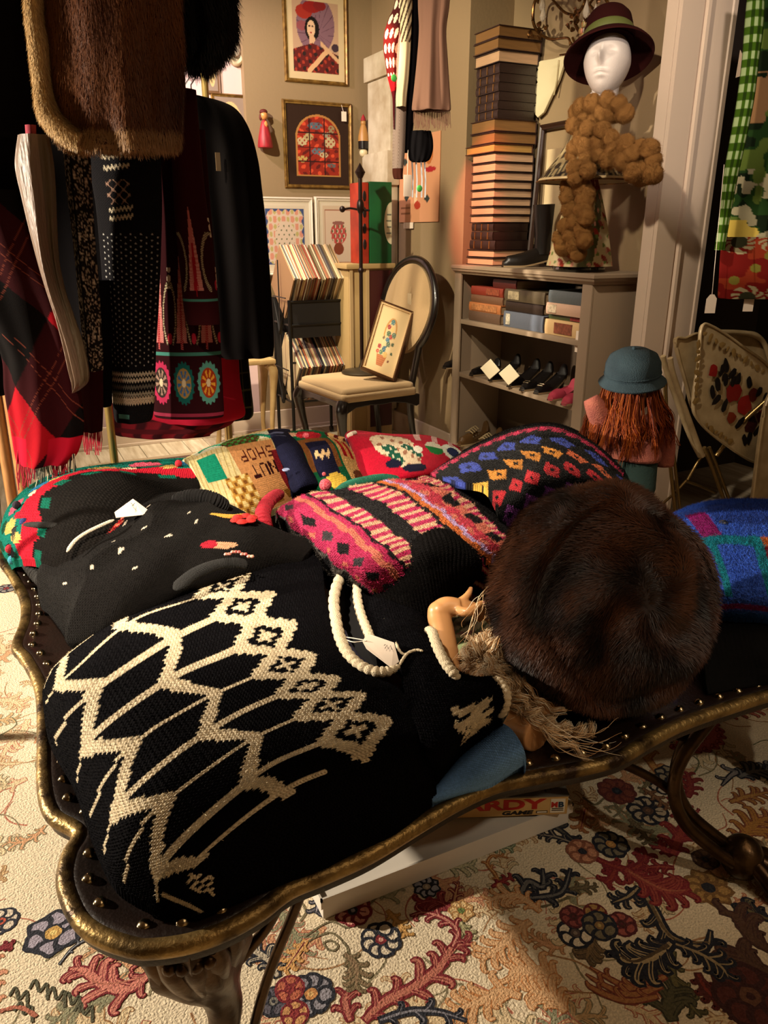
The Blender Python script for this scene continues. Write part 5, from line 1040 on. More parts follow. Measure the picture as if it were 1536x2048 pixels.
# oval frames and small frame on the pale wall
WL = 5.198
for (cx, cy, rx_, ry_, lab, rect) in ((467, 62, 22, 68, 'oval cream-framed picture on the pale pink wall, highest there', 0), (422, 130, 17, 60, 'narrow brown rectangular frame with oval mat on the pink wall', 1), (462, 250, 36, 62, 'pale gilt rectangular frame on the pink wall behind the black coat shoulder', 1)):
    c = PY(cx, cy, WL); r1 = (PY(cx+rx_, cy, WL)-c).length; r2 = (PY(cx, cy-ry_, WL)-c).length
    t = thing('framed_picture', lab, 'picture', c)
    if rect:
        frame_bars('frame', c+Vector((-r1, 0, -r2)), c+Vector((r1, 0, -r2)), c+Vector((-r1, 0, r2)), .022, .025, mat('brown_frame', '#6a4c30', .5) if cy < 200 else M_goldf, t)
        panel('artwork', c+Vector((-r1+.02, -.006, -r2+.02)), c+Vector((r1-.02, -.006, -r2+.02)), c+Vector((-r1+.02, -.006, r2-.02)), 40, 70, lambda col, X, Y: (col.__setitem__(slice(None), C('#8c7a6c')), col.__setitem__(E_(X, Y, .5, .5, .38, .42), C('#c9ae7a')), col.__setitem__(E_(X, Y, .5, .5, .2, .28), C('#a89468'))), t)
    else:
        b = MB(); b.tube([c+Vector((math.cos(a)*r1, -.012, math.sin(a)*r2)) for a in np.linspace(0, 2*math.pi, 49)[:-1]], .02, 10, closed=True, flat=.7); b.build('frame', mat('cream_oval', '#c9b594', .5), t)
        b = MB(); b.add([c+Vector((math.cos(a)*r1, -.005, math.sin(a)*r2)) for a in np.linspace(0, 2*math.pi, 49)[:-1]]+[c+Vector((math.cos(a)*r1, 0, math.sin(a)*r2)) for a in np.linspace(0, 2*math.pi, 49)[:-1]], [tuple(range(48)), tuple(range(95, 47, -1))]+[(i, (i+1) % 48, 48+(i+1) % 48, 48+i) for i in range(48)]); b.build('oval_print', mat('oval_print', '#bfae98', .6, c2='#8f8874', nscale=14), t)
        b = MB(); b.tube([c+Vector((math.cos(a)*.03, -.016, -.1+math.sin(a)*.04)) for a in np.linspace(0, 2*math.pi, 17)[:-1]], .005, 6, closed=True); b.build('monogram', mat('brown_ink', '#6a5238', .6), t)
# two little dolls hung on the wall
p = gp(526, 297); t = thing('wooden_doll', 'little wooden doll in a long red dress hanging on the wall left of the pictures', 'doll', p)
b = MB(); pr = [(.0001, 0), (.045, 0), (.048, .01), (.040, .06), (.026, .12), (.018, .145), (.012, .155), (.0001, .157)]; b.lathe([(r_*(1), z) for r_, z in pr], p+Vector((0, -.05, 0)), 20); b.build('red_dress', mat('doll_red', '#a8202c', .5, stretch=(1, 1, .1), c2='#7a141c', nscale=60), t)
b = MB(); b.ball(p+Vector((0, -.05, .180)), (.024, .024, .026), None, 14); b.ball(p+Vector((.004, -.07, .13)), (.012, .01, .02), None, 8); b.build('head', mat('doll_wood', '#c98a4c', .4), t)
b = MB(); b.ball(p+Vector((0, -.045, .200)), (.026, .026, .018), None, 12); b.ball(p+Vector((-.022, -.05, .17)), (.01, .01, .02), None, 8); b.build('hair', mat('doll_hair', '#5a1a10', .6), t)
p = gp(721, 316); t = thing('wooden_doll', 'little wooden doll with golden dress and black band hanging right of the arched picture', 'doll', p)
b = MB(); b.ball(p+Vector((0, -.05, .028)), (.028, .028, .028), None, 14); b.build('white_foot', mat('doll_white', '#d8c8a0', .4), t)
b = MB(); b.lathe([(.0001, 0), (.034, .0), (.035, .045), (.0001, .046)], p+Vector((0, -.05, .05)), 18); b.build('black_band', mat('doll_black', '#141010', .25), t)
b = MB(); b.lathe([(.036, 0), (.034, .03), (.022, .08), (.014, .10), (.0001, .101)], p+Vector((0, -.05, .096)), 18); b.ball(p+Vector((0, -.05, .205)), (.018, .018, .02), None, 12); b.build('golden_dress', mat('doll_gold', '#a8783c', .45), t)
b = MB(); b.lathe([(.018, 0), (.012, .02), (.0001, .04)], p+Vector((0, -.05, .218)), 12); b.build('red_cap', mat('doll_red', '#a8202c', .5), t)
# ================================================================== white post, boxes, low unit in the corner
t = thing('painted_post', 'chalky white square post with moulded head standing in the back corner', 'post', (2.33, 4.92, 0))
M_chalk = mat('chalky_white_paint', '#c8bda4', .8, c2='#a8977a', nscale=7, bump=.3, bscale=40)
b = MB(); b.rbox((2.355, 4.74, .16), (2.411, 5.07, 2.22), .004, M_chalk); b.build('shaft', None, t)
b = MB(); b.rbox((2.335, 4.72, 2.22), (2.411, 5.09, 2.36), .006, M_chalk); b.build('cap', None, t); b = MB(); b.rbox((2.325, 4.72, 1.60), (2.411, 5.10, 1.80), .006, M_chalk); b.build('collar_block', None, t)
b = MB(); b.rbox((2.325, 4.77, 0), (2.411, 5.10, .16), .006, M_chalk); b.build('plinth', None, t)
t = thing('low_cabinet', 'low tan painted cabinet behind the chair holding the green and red boxes', 'cabinet', (2.12, 4.72, 0)); tz = 1.14
b = MB(); b.rbox((1.94, 4.47, 0), (2.24, 4.70, tz-.03), .004, mat('tan_cabinet_paint', '#a88c5c', .6)); b.build('cabinet_body', None, t)
b = MB(); b.rbox((1.92, 4.45, tz-.03), (2.25, 4.71, tz), .005, mat('tan_cabinet_paint', '#a88c5c', .6)); b.build('top_board', None, t)
b = MB(); b.box((2.075, 4.464, .12), (2.235, 4.469, tz-.04)); b.build('recessed_panel', mat('maroon_panel', '#3c0c0c', .5), t)
b = MB(); b.box((2.055, 4.46, .0), (2.075, 4.469, tz-.03)); b.box((1.945, 4.46, .0), (1.965, 4.469, tz-.03)); b.build('upright', mat('cream_strip', '#b89c70', .6), t)
t = thing('game_box', 'dark green box with a white round label standing on the low cabinet', 'box', (2.2, 4.6, tz))
b = MB(); b.rbox((2.078, 4.455, tz+.001), (2.225, 4.62, 1.60), .003, mat('green_box', '#0c5a2c', .5, c2='#0a4824', nscale=5)); b.build('box_body', None, t)
b = MB(); cc = Vector((2.206, 4.4985, 1.37)); ang = np.linspace(math.pi/2, 3*math.pi/2, 25); pts = [(cc.x+math.cos(a)*.05+.018, math.sin(a)*.12+cc.z) for a in ang]; b.prism([(x, z) for x, z in pts], .002, frame=Matrix.Translation((0, 4.4530, 0))); b.build('round_label', mat('label_cream', '#c9c0a0', .6), t)
b = MB()
for i in range(4): b.box((2.188+.004*(i % 2), 4.4522, 1.31+i*.035), (2.220, 4.4530, 1.318+i*.035))
b.build('label_print', mat('faint_print', '#6c7060', .6), t)
t = thing('game_box', 'narrow red box standing next to the dark green box', 'box', (2.05, 4.6, tz))
b = MB(); b.rbox((2.018, 4.46, tz+.001), (2.074, 4.61, 1.595), .003, mat('red_box', '#b0341c', .5, c2='#8a2414', nscale=9)); b.build('box_body', None, t)
for i in range(4): b = MB(); b.ball((2.046, 4.459, 1.25+i*.09), (.012, .003, .03), None, 10); b.build('dark_ornament', mat('ornament_black', '#1a0c0a', .5), t)
# ================================================================== record rack
rk = thing('record_rack', 'black metal two-tier record rack with diamond shaped end frame', 'record rack', (1.78, 4.85, 0))
M_blk = mat('black_metal', '#0c0a09', .4, .3); M_blkp = mat('black_panel', '#0b0808', .6)
rx0, rx1, ry0, ry1 = 1.60, 1.98, 4.60, 4.90
b = MB()
for x in (rx0, rx1):
    for y in (ry0, ry1): b.tube([(x, y, .05), (x, y, .93)], .011, 8)
for z in (.30, .55, .78, .92):
    b.tube([(rx0, ry0, z), (rx1, ry0, z)], .007, 6); b.tube([(rx0, ry1, z), (rx1, ry1, z)], .007, 6)
for z in (.3, .78):
    for x in (rx0, rx1): b.tube([(x, ry0, z), (x, ry1, z)], .007, 6)
b.build('frame', M_blk, rk)
for z0 in (.34, .78):
    b = MB()
    yc = (ry0+ry1)/2; b.tube([(rx0-.012, yc, z0-.06), (rx0-.012, yc-.12, z0+.16), (rx0-.012, yc, z0+.38), (rx0-.012, yc+.12, z0+.16)], .012, 8, closed=True)
    b.tube([(rx0-.012, yc, z0-.06), (rx0-.012, yc, z0+.38)], .004, 6); b.tube([(rx0-.012, yc-.12, z0+.16), (rx0-.012, yc+.12, z0+.16)], .004, 6); b.build('diamond_end', M_blk, rk)
b = MB(); b.box((rx0, ry0+.004, .70), (rx1, ry0+.012, .925)); b.box((rx0, ry1-.02, .3), (rx1, ry1-.012, .93)); b.build('front_panel', M_blkp, rk)
for x in (rx0, rx1):
    for y in (ry0, ry1): b = MB(); b.lathe([(.022, -.008), (.024, 0), (.022, .008)], (x, y, .026), 12, R=Matrix.Rotation(math.pi/2, 3, 'Y')); b.build('castor', M_blk, rk)
jc = ['#b89c6c', '#a88458', '#8c6a48', '#5a4434', '#c9b48c', '#7a3c28', '#4a3c38', '#9c8c70', '#6a5a3c', '#c4a880', '#3a3436', '#a05a3a', '#5c5c58', '#b0a48c']
def records(n, x0, z0, lab, grp):
    x = x0
    for i in range(n):
        w_ = random.uniform(.0045, .0095); c = random.choice(jc); m = mat('sleeve_'+c.strip('#'), c, .6)
        b = MB(); R = Matrix.Rotation(math.radians(-52+random.uniform(-1.5, 1.5)), 3, 'X'); b.box((0, -.155, -.155), (w_*.82, .155, .155), None, R=R)
        o = b.build('record_sleeve', m, None, smooth=0); o.location = (x, 4.755+random.uniform(-.004, .004), z0+random.uniform(-.004, .004)); tag(o, lab, 'record', grp)
        x += w_
        if i == n//2: x += .012
        if x > rx1-.01: break
records(48, rx0+.012, 1.03, 'LP record in a worn sleeve in the upper row of the black record rack', 'records in the upper row of the rack')
records(44, rx0+.03, .50, 'LP record in a worn sleeve in the lower row of the black record rack', 'records in the lower row of the rack')
# small cream table with a cabriole leg at the left of the rack
t = thing('side_table', 'small cream side table with curved cabriole legs beside the record rack', 'side table', (1.45, 4.85, 0)); M_crt = mat('cream_painted_wood', '#b89a68', .5, c2='#9c7c4c', nscale=9)
def cabr(x, y, h, s=1): 
    b = MB(); b.tube(smooth_line([(x-.02*s, y, h), (x+.02*s, y, h-.05), (x+.012*s, y, h-.2), (x-.004*s, y, .12), (x+.008*s, y, .0)], 6), [.026, .030, .020, .014, .018], 10); return b
tp = PD(530, 718, 4.9)
for (x, y, s) in ((tp.x+.03, tp.y, 1), (tp.x-.28, tp.y, -1), (tp.x+.03, tp.y+.2, 1), (tp.x-.28, tp.y+.2, -1)): cabr(x, y, tp.z-.03, s).build('leg', M_crt, t)
b = MB(); b.rbox((tp.x-.32, tp.y-.04, tp.z-.03), (tp.x+.06, tp.y+.25, tp.z), .008, M_crt); b.build('table_top', None, t)
# ================================================================== upholstered chair
ch = thing('dining_chair', 'black balloon-back side chair with beige upholstered seat and back', 'chair', (1.86, 4.17, 0), math.radians(6))
M_ebony = mat('ebonised_wood', '#130c08', .3, coat=.4); M_uph = mat('beige_upholstery', '#b0936a', .9, bump=.4, bscale=260, sheen=.1)
b = MB(); b.rbox((-.25, -.27, .43), (.23, .27, .505), .03, M_uph); b.rbox((-.26, -.28, .425), (.235, .28, .475), .018, M_uph); b.build('seat', None, ch, local=True, smooth=80)
b = MB(); ap = [(-.26, .43), (-.26, .37), (-.24, .36), (-.17, .395), (-.08, .40), (0, .395), (.08, .40), (.17, .385), (.24, .36), (.26, .37), (.26, .43)]
b.prism([(x, z) for x, z in ap], .025, None, Matrix.Translation((0, -.275, 0))); b.prism([(x, z) for x, z in ap], .025, None, Matrix.Translation((0, .25, 0)))
b.prism([(x, z) for x, z in ap], .025, None, Matrix.Rotation(math.pi/2, 4, 'Z') @ Matrix.Translation((0, -.235+.02, 0)) @ Matrix.Translation((0, .45, 0))); b.prism([(x, z) for x, z in ap], .025, None, Matrix.Rotation(math.pi/2, 4, 'Z') @ Matrix.Translation((0, -.245, 0))); b.build('seat_rail', M_ebony, ch, local=True, bevel=.004)
for s in (-1, 1):
    b = MB(); b.tube(smooth_line([(-.245, .255*s, .43), (-.262, .268*s, .38), (-.25, .258*s, .28), (-.225, .245*s, .12), (-.245, .25*s, .0)], 8), [.034, .036, .024, .016, .018], 14); b.build('leg', M_ebony, ch, local=True)
    b = MB(); b.tube(smooth_line([(.235, .20*s, .47), (.25, .20*s, .28), (.29, .21*s, .0)], 8), [.022, .02, .015], 12); b.build('leg', M_ebony, ch, local=True)
R = lambda a, h: Vector((.25+.13*h, a-.03, .47+.70*h))
bp = []
for a in np.linspace(-2.35+math.pi/2*0, 2.35, 41): bp.append(R(.275*math.sin(a)*(1-.10*max(0, -math.cos(a))), .60+.40*math.cos(a)))
bp = [R(-.17, -.02)]+bp+[R(.17, -.02)]
b = MB(); b.tube(bp, .024, 14, flat=.8); b.build('back_frame', M_ebony, ch, local=True)
b = MB(); k = 40; ring = [R(.242*math.sin(a)*(1-.10*max(0, -math.cos(a))), .60+.365*math.cos(a)) for a in np.linspace(0, 2*math.pi, k+1)[:-1]]; nn = Vector((-.988, 0, .155)); c0 = R(0, .6)
fr_ = [p+nn*.012 for p in ring]; f2 = [c0.lerp(p, .85)+nn*.028 for p in ring]; bk = [p-nn*.02 for p in ring]
b.add(fr_+f2+[c0+nn*.034]+bk, [(i, (i+1) % k, k+(i+1) % k, k+i) for i in range(k)]+[(k+i, k+(i+1) % k, 2*k) for i in range(k)]+[(i, 2*k+1+i, 2*k+1+(i+1) % k, (i+1) % k) for i in range(k)]+[tuple(2*k+1+i for i in range(k))]); b.build('back_cushion', M_uph, ch, local=True, smooth=60)
b = MB(); pt = R(-.06, .70)+nn*.034; b.rbox((pt.x-.006, pt.y-.02, pt.z-.06), (pt.x, pt.y+.02, pt.z+.02), .004); b.tube([(pt.x-.003, pt.y, pt.z+.02), (pt.x, pt.y-.01, pt.z+.06)], .0012, 5); b.build('price_tag', mat('tag_card2', '#cbb58e', .6), ch, local=True)
# hat stand on the seat
hs = thing('hat_stand', 'slim dark metal stand with a round foot standing on the chair seat', 'stand', (1.83, 4.1, .506))
q0 = PZ(724, 745, .508); hs.location = q0
b = MB(); b.lathe([(.0001, 0), (.125, 0), (.128, .006), (.115, .014), (.05, .020), (.022, .032), (.012, .06), (.0095, .09), (.0001, .09)], n=32); b.build('round_foot', mat('dark_pewter', '#3a3022', .4, .5), hs, local=True)
b = MB(); b.tube([(0, 0, .08), (0, 0, 1.12)], .011, 10); b.ball((0, 0, .60), .018, None, 12); b.ball((0, 0, .95), (.022, .022, .045), None, 12); b.lathe([(.014, 1.10), (.03, 1.13), (.012, 1.16), (.0001, 1.18)], n=16); b.build('pole', mat('dark_pole', '#1f0e0a', .4, .4), hs, local=True)
b = MB(); b.tube(smooth_line([(0, 0, .93), (-.05, .02, .94), (-.09, .03, .935)], 6), .006, 8); b.ball((-.1, .03, .935), .018, None, 10); b.tube([(0, 0, .93), (.05, -.02, .93)], .006, 8); b.build('side_arm', mat('dark_pole', '#1f0e0a', .4, .4), hs, local=True)
# needlework picture leaning on the chair back
def basket(col, X, Y):
    col[:] = C('#c4a878'); m_ = (Y > .10) & (Y < .26) & (np.abs(X-.45) < .10+.06*(Y-.1)/.16*1.2); col[m_] = C('#a8602c'); col[m_ & (np.sin(Y*200) > .6)] = C('#8a4a20')
    m_ = (np.abs(np.hypot((X-.52)/.18, (Y-.62)/.20)-1) < .12) & (Y > .55); col[m_] = C('#a87838')
    for (u, v, a, c) in ((.52,.78,.07,'#3a6a6c'), (.44,.70,.06,'#8c2420'), (.56,.68,.07,'#c9a868'), (.48,.60,.07,'#3c5c40'), (.58,.56,.06,'#9c3028'), (.66,.60,.07,'#4c6a58'), (.5,.5,.07,'#3a6a7c'), (.42,.44,.08,'#c9b080'), (.56,.44,.07,'#44604c'), (.3,.38,.06,'#8c1c20'), (.48,.36,.08,'#2c5a6c'), (.6,.36,.08,'#cbb488'), (.36,.52,.04,'#5a4a2c'), (.7,.46,.05,'#3c4a2c'), (.4,.3,.06,'#4a6a4c'), (.55,.28,.07,'#c09a54'), (.28,.3,.05,'#a83c28'), (.74,.32,.04,'#3c4a2c'), (.7,.2,.035,'#6a3a20')):
        col[E_(X, Y, u, v, a, a*.62) & (np.sin(X*70)*np.sin(Y*120) > -.7)] = C(c)
nd = thing('framed_picture', 'needlework of a flower basket in a thin wooden frame leaning against the chair back', 'picture', (1.95, 4.0, .51))
c00, c10, c01 = PD(719, 736, 4.50), PD(789, 764, 4.42), PD(760, 596, 4.68)
a_ = (c10-c00).normalized(); b2 = (c01-c00).normalized(); nn_ = a_.cross(b2)
frame_bars('frame', c00-nn_*.03, c10-nn_*.03, c01-nn_*.03, .022, .045, mat('walnut_frame', '#4c2c16', .45), nd)
frame_bars('inner_slip', c00+a_*.014+b2*.014-nn_*.002, c10-a_*.014+b2*.014-nn_*.002, c01+a_*.014-b2*.014-nn_*.002, .012, .016, mat('cream_slip', '#c9a878', .5), nd)
panel('needlework', c00+a_*.02+b2*.02-nn_*.012, c10-a_*.02+b2*.02-nn_*.012, c01+a_*.02-b2*.02-nn_*.012, 90, 130, basket, nd, .006)
# ================================================================== bookcase
bc = thing('bookcase', 'taupe painted bookcase full of old books and shoes in the right alcove', 'bookcase', (2.52, 3.32, 0))
X0, X1, Y0, Y1 = 2.36, 2.672, 2.74, 3.90
b = MB(); b.rbox((X0, Y0, 0), (X1, Y0+.035, 1.115), .003, M_taupe); b.build('side_panel', None, bc)
b = MB(); b.rbox((X0, Y1-.035, 0), (X1, Y1, 1.115), .003, M_taupe); b.build('side_panel', None, bc)
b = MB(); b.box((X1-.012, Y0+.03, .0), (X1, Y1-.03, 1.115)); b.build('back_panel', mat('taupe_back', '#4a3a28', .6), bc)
b = MB(); b.rbox((X0-.012, Y0-.001, 0), (X0, Y0+.065, 1.112), .002, M_taupe); b.build('face_stile', None, bc)
b = MB(); b.rbox((X0-.012, Y1-.065, 0), (X0, Y1+.001, 1.112), .002, M_taupe); b.build('face_stile', None, bc)
for z in (.855, .555, .13): b = MB(); b.rbox((X0-.004, Y0+.03, z-.024), (X1-.01, Y1-.03, z), .002, M_taupe); b.build('shelf', None, bc)
b = MB(); b.box((X0-.008, Y0+.06, 0), (X0, Y1-.06, .106)); b.build('kick_board', M_taupe, bc)
b = MB(); prof = [(0, 1.10), (-.012, 1.103), (-.018, 1.112), (-.030, 1.118), (-.034, 1.128), (-.040, 1.132), (-.040, 1.145), (-.034, 1.150), (0, 1.150)]
k = len(prof); vs = []
for side in range(3):
    pass
for (ax_, ay_, fx, fy) in ((X0, Y1, 1, 0), (X0, Y0, 1, 1), (X1, Y0, 0, 1)):
    vs += [(ax_+p*fx, ay_+p*fy, z) for p, z in prof]
fs = [(s_*k+i, s_*k+(i+1) % k, (s_+1)*k+(i+1) % k, (s_+1)*k+i) for s_ in range(2) for i in range(k)]
b.add(vs, fs); b.box((X0-.001, Y0-.001, 1.101), (X1, Y1, 1.1498)); b.build('moulded_top', M_taupe, bc, smooth=25)
ST = 1.15
def book(x0, y0, z0, w_, d, h, cover, pages, label, group, rz=0, style='pages', spine=0, lab=None):
    """book lying flat; corner nearest the viewer at (x0, y0)"""
    o = thing('book', label, 'book', (x0, y0, z0), rz, group); mc = mat('cover_'+cover.strip('#'), cover, .45, bump=.2, bscale=90); mp = mat('pages_'+pages.strip('#'), pages, .8, stretch=(1, 1, 60), c2=tuple(q*.72 for q in lin(pages)), nscale=8)
    b = MB(); t = .0042
    b.rbox((0, 0, 0), (w_, d, t), .0012, mc); b.rbox((0, 0, h-t), (w_, d, h), .0012, mc)
    if style == 'pages': b.rbox((w_-t, 0, 0), (w_, d, h), .0012, mc)
    else:
        n = 9; b.add([(-.004*math.sin(math.pi*i/n) if True else 0, yy, h*i/n) for yy in (0, d) for i in range(n+1)]+[(t, yy, z) for yy in (0, d) for z in (0, h)], [(i, i+1, n+2+i, n+1+i) for i in range(n)]+[tuple(range(n+1))+(2*n+3, 2*n+2), tuple(range(2*n+1, n, -1))+(2*n+4, 2*n+5)], mc)
    b.build('cover', None, o, local=True, smooth=30)
    b = MB(); b.box((.007, .007, t*.9), (w_-t, d-.006, h-t*.9), mp); b.build('pages', None, o, local=True)
    if style == 'leather':
        b = MB(); b.rbox((.003, .0005, t*.5), (w_-.004, .006, h-t*.5), .0015, mc)
        b.build('top_edge_cover', None, o, local=True)
        for i in range(3): b = MB(); b.box((-.0062, d*(.2+.3*i), .004), (-.002, d*(.2+.3*i)+.006, h-.004)); b.build('raised_band', mat('gilt_tooling', '#7a5424', .35, .5), o, local=True)
    if lab:
        b = MB(); b.box((-.0058, d*lab[0], h*.15), (-.0030, d*lab[1], h*.85)); b.build('spine_label', mat('lab_'+lab[2].strip('#'), lab[2], .6, c2=tuple(q*.5 for q in lin(lab[2])), nscale=70), o, local=True)
    return o
ORD = ['topmost', 'second', 'third', 'fourth', 'fifth', 'sixth', 'seventh', 'eighth', 'ninth', 'tenth', 'eleventh', 'twelfth', 'thirteenth', 'fourteenth', 'fifteenth', 'sixteenth', 'seventeenth', 'eighteenth', 'nineteenth', 'twentieth', 'twenty-first', 'twenty-second', 'twenty-third', 'twenty-fourth', 'twenty-fifth', 'twenty-sixth', 'twenty-seventh', 'twenty-eighth']
spec = [(50,74,'g'),(74,98,'g'),(98,123,'c'),(123,143,'d'),(143,161,'d'),(161,179,'d'),(179,197,'d'),(197,214,'d'),(214,232,'d'),(232,258,'g'),(258,281,'g'),(281,299,'y'),(299,318,'c'),(318,337,'c'),(337,355,'c'),(355,372,'c'),(372,389,'c'),(389,406,'c'),(406,423,'c'),(423,439,'c'),(439,456,'d'),(456,474,'d'),(474,493,'d'),(493,509,'c'),(509,525,'c')]
names = {'g': ('brown old book with dull gilt page edges', '#2a130a', '#7c5626'), 'y': ('wide thin book with bright gilt page edges', '#3a1c0c', '#a8803c'), 'c': ('dark bound old book with cream page edges', '#1f0f0a', '#b8936e'), 'd': ('dark brown leather volume with raised bands', '#22110a', '#4a3020')}
zt = [PX(988, p[0], 2.39).z for p in spec]+[ST]
sc_ = (zt[0]-ST)
for i, (a, b_, kd) in enumerate(spec):
    z1 = PX(988, a, 2.39).z; z0 = PX(988, b_, 2.39).z; kk = (zt[0]-PX(988, 525, 2.39).z); f0 = ST+.0008+(z0-PX(988, 525, 2.39).z)*(sc_/kk); f1 = ST+(z1-PX(988, 525, 2.39).z)*(sc_/kk)
    wide = 1 if kd == 'y' else 0; off = {'d': .012, 'c': .0, 'g': -.01, 'y': -.006}[kd]
    tx = 2.405+off*1.0+random.uniform(-.004, .004); ty = 3.632-.02*(1 if i > 21 else 0)+.010*(f0-ST)+off*.3
    book(tx, ty, f0, .245+.02*(kd == 'g')-.02*(kd == 'd'), .225+.05*wide-.015*(kd == 'd')+.04*(i > 21), max(.03, f1-f0-.0012), names[kd][1], names[kd][2], '%s, %s in the tall stack' % (names[kd][0], ORD[i]+(' from top' if i else '')), 'tall stack of old volumes on the bookcase', 0, 'leather' if kd == 'd' else 'pages')
# books lying on the upper shelf
sh = .8562
def shelf_stack(px0, px1, items, where, yoff=0):
    z = sh; y1 = PX(px0, 610, 2.385).y; y0 = PX(px1, 610, 2.385).y
    for j, (h, cv, lab, desc, dx, dw) in enumerate(items):
        book(2.382+dx, y0+dw, z, .20, (y1-y0)-.01-abs(dw), h, cv, '#c0a480', desc+', '+('bottom' if j == 0 else ORD[j]+' from bottom')+' in the '+where+' shelf stack', 'books lying on the upper shelf of the bookcase', 0, 'spine', 0, lab); z += h+.0006
shelf_stack(938, 1003, [(.052, '#5c4636', None, 'grey-brown cloth book', 0, 0), (.046, '#a8683a', (.1, .9, '#b87a48'), 'orange-tan book', .0, 0), (.040, '#6a4a34', None, 'dull brown book', .012, .0), (.044, '#7c2c1c', (.1, .5, '#94482c'), 'rust-red book', .010, .0), (.046, '#4a1410', None, 'dark maroon book', .02, -.10)], 'left')
shelf_stack(1008, 1090, [(.078, '#5a6270', (.82, .93, '#d8cfb8'), 'thick blue-grey cloth book with a white label', 0, 0), (.052, '#241810', None, 'almost black book', .01, .02), (.058, '#4c4230', (.62, .9, '#a89878'), 'olive book with pale bands', .0, 0)], 'middle')
shelf_stack(1092, 1176, [(.070, '#c9a878', (.3, .75, '#8a4a34'), 'cream book with red printing', 0, 0), (.024, '#3c4a2c', (.1, .4, '#8c2c2c'), 'thin green and red book', .02, .02), (.052, '#b89680', (.7, .95, '#d8c4a8'), 'pale pinkish cream book', .0, .03), (.056, '#4c5458', None, 'slate grey cloth book', .01, 0)], 'right')
b = MB(); b.box((2.368, 2.80, .80), (2.376, 2.845, .895)); o = b.build('price_tag', mat('tag_card', '#e6d6c4', .6)); o.data.transform(Matrix.Identity(4)); tag(o, 'white paper price tag hanging over the shelf edge below the cream book', 'price tag')
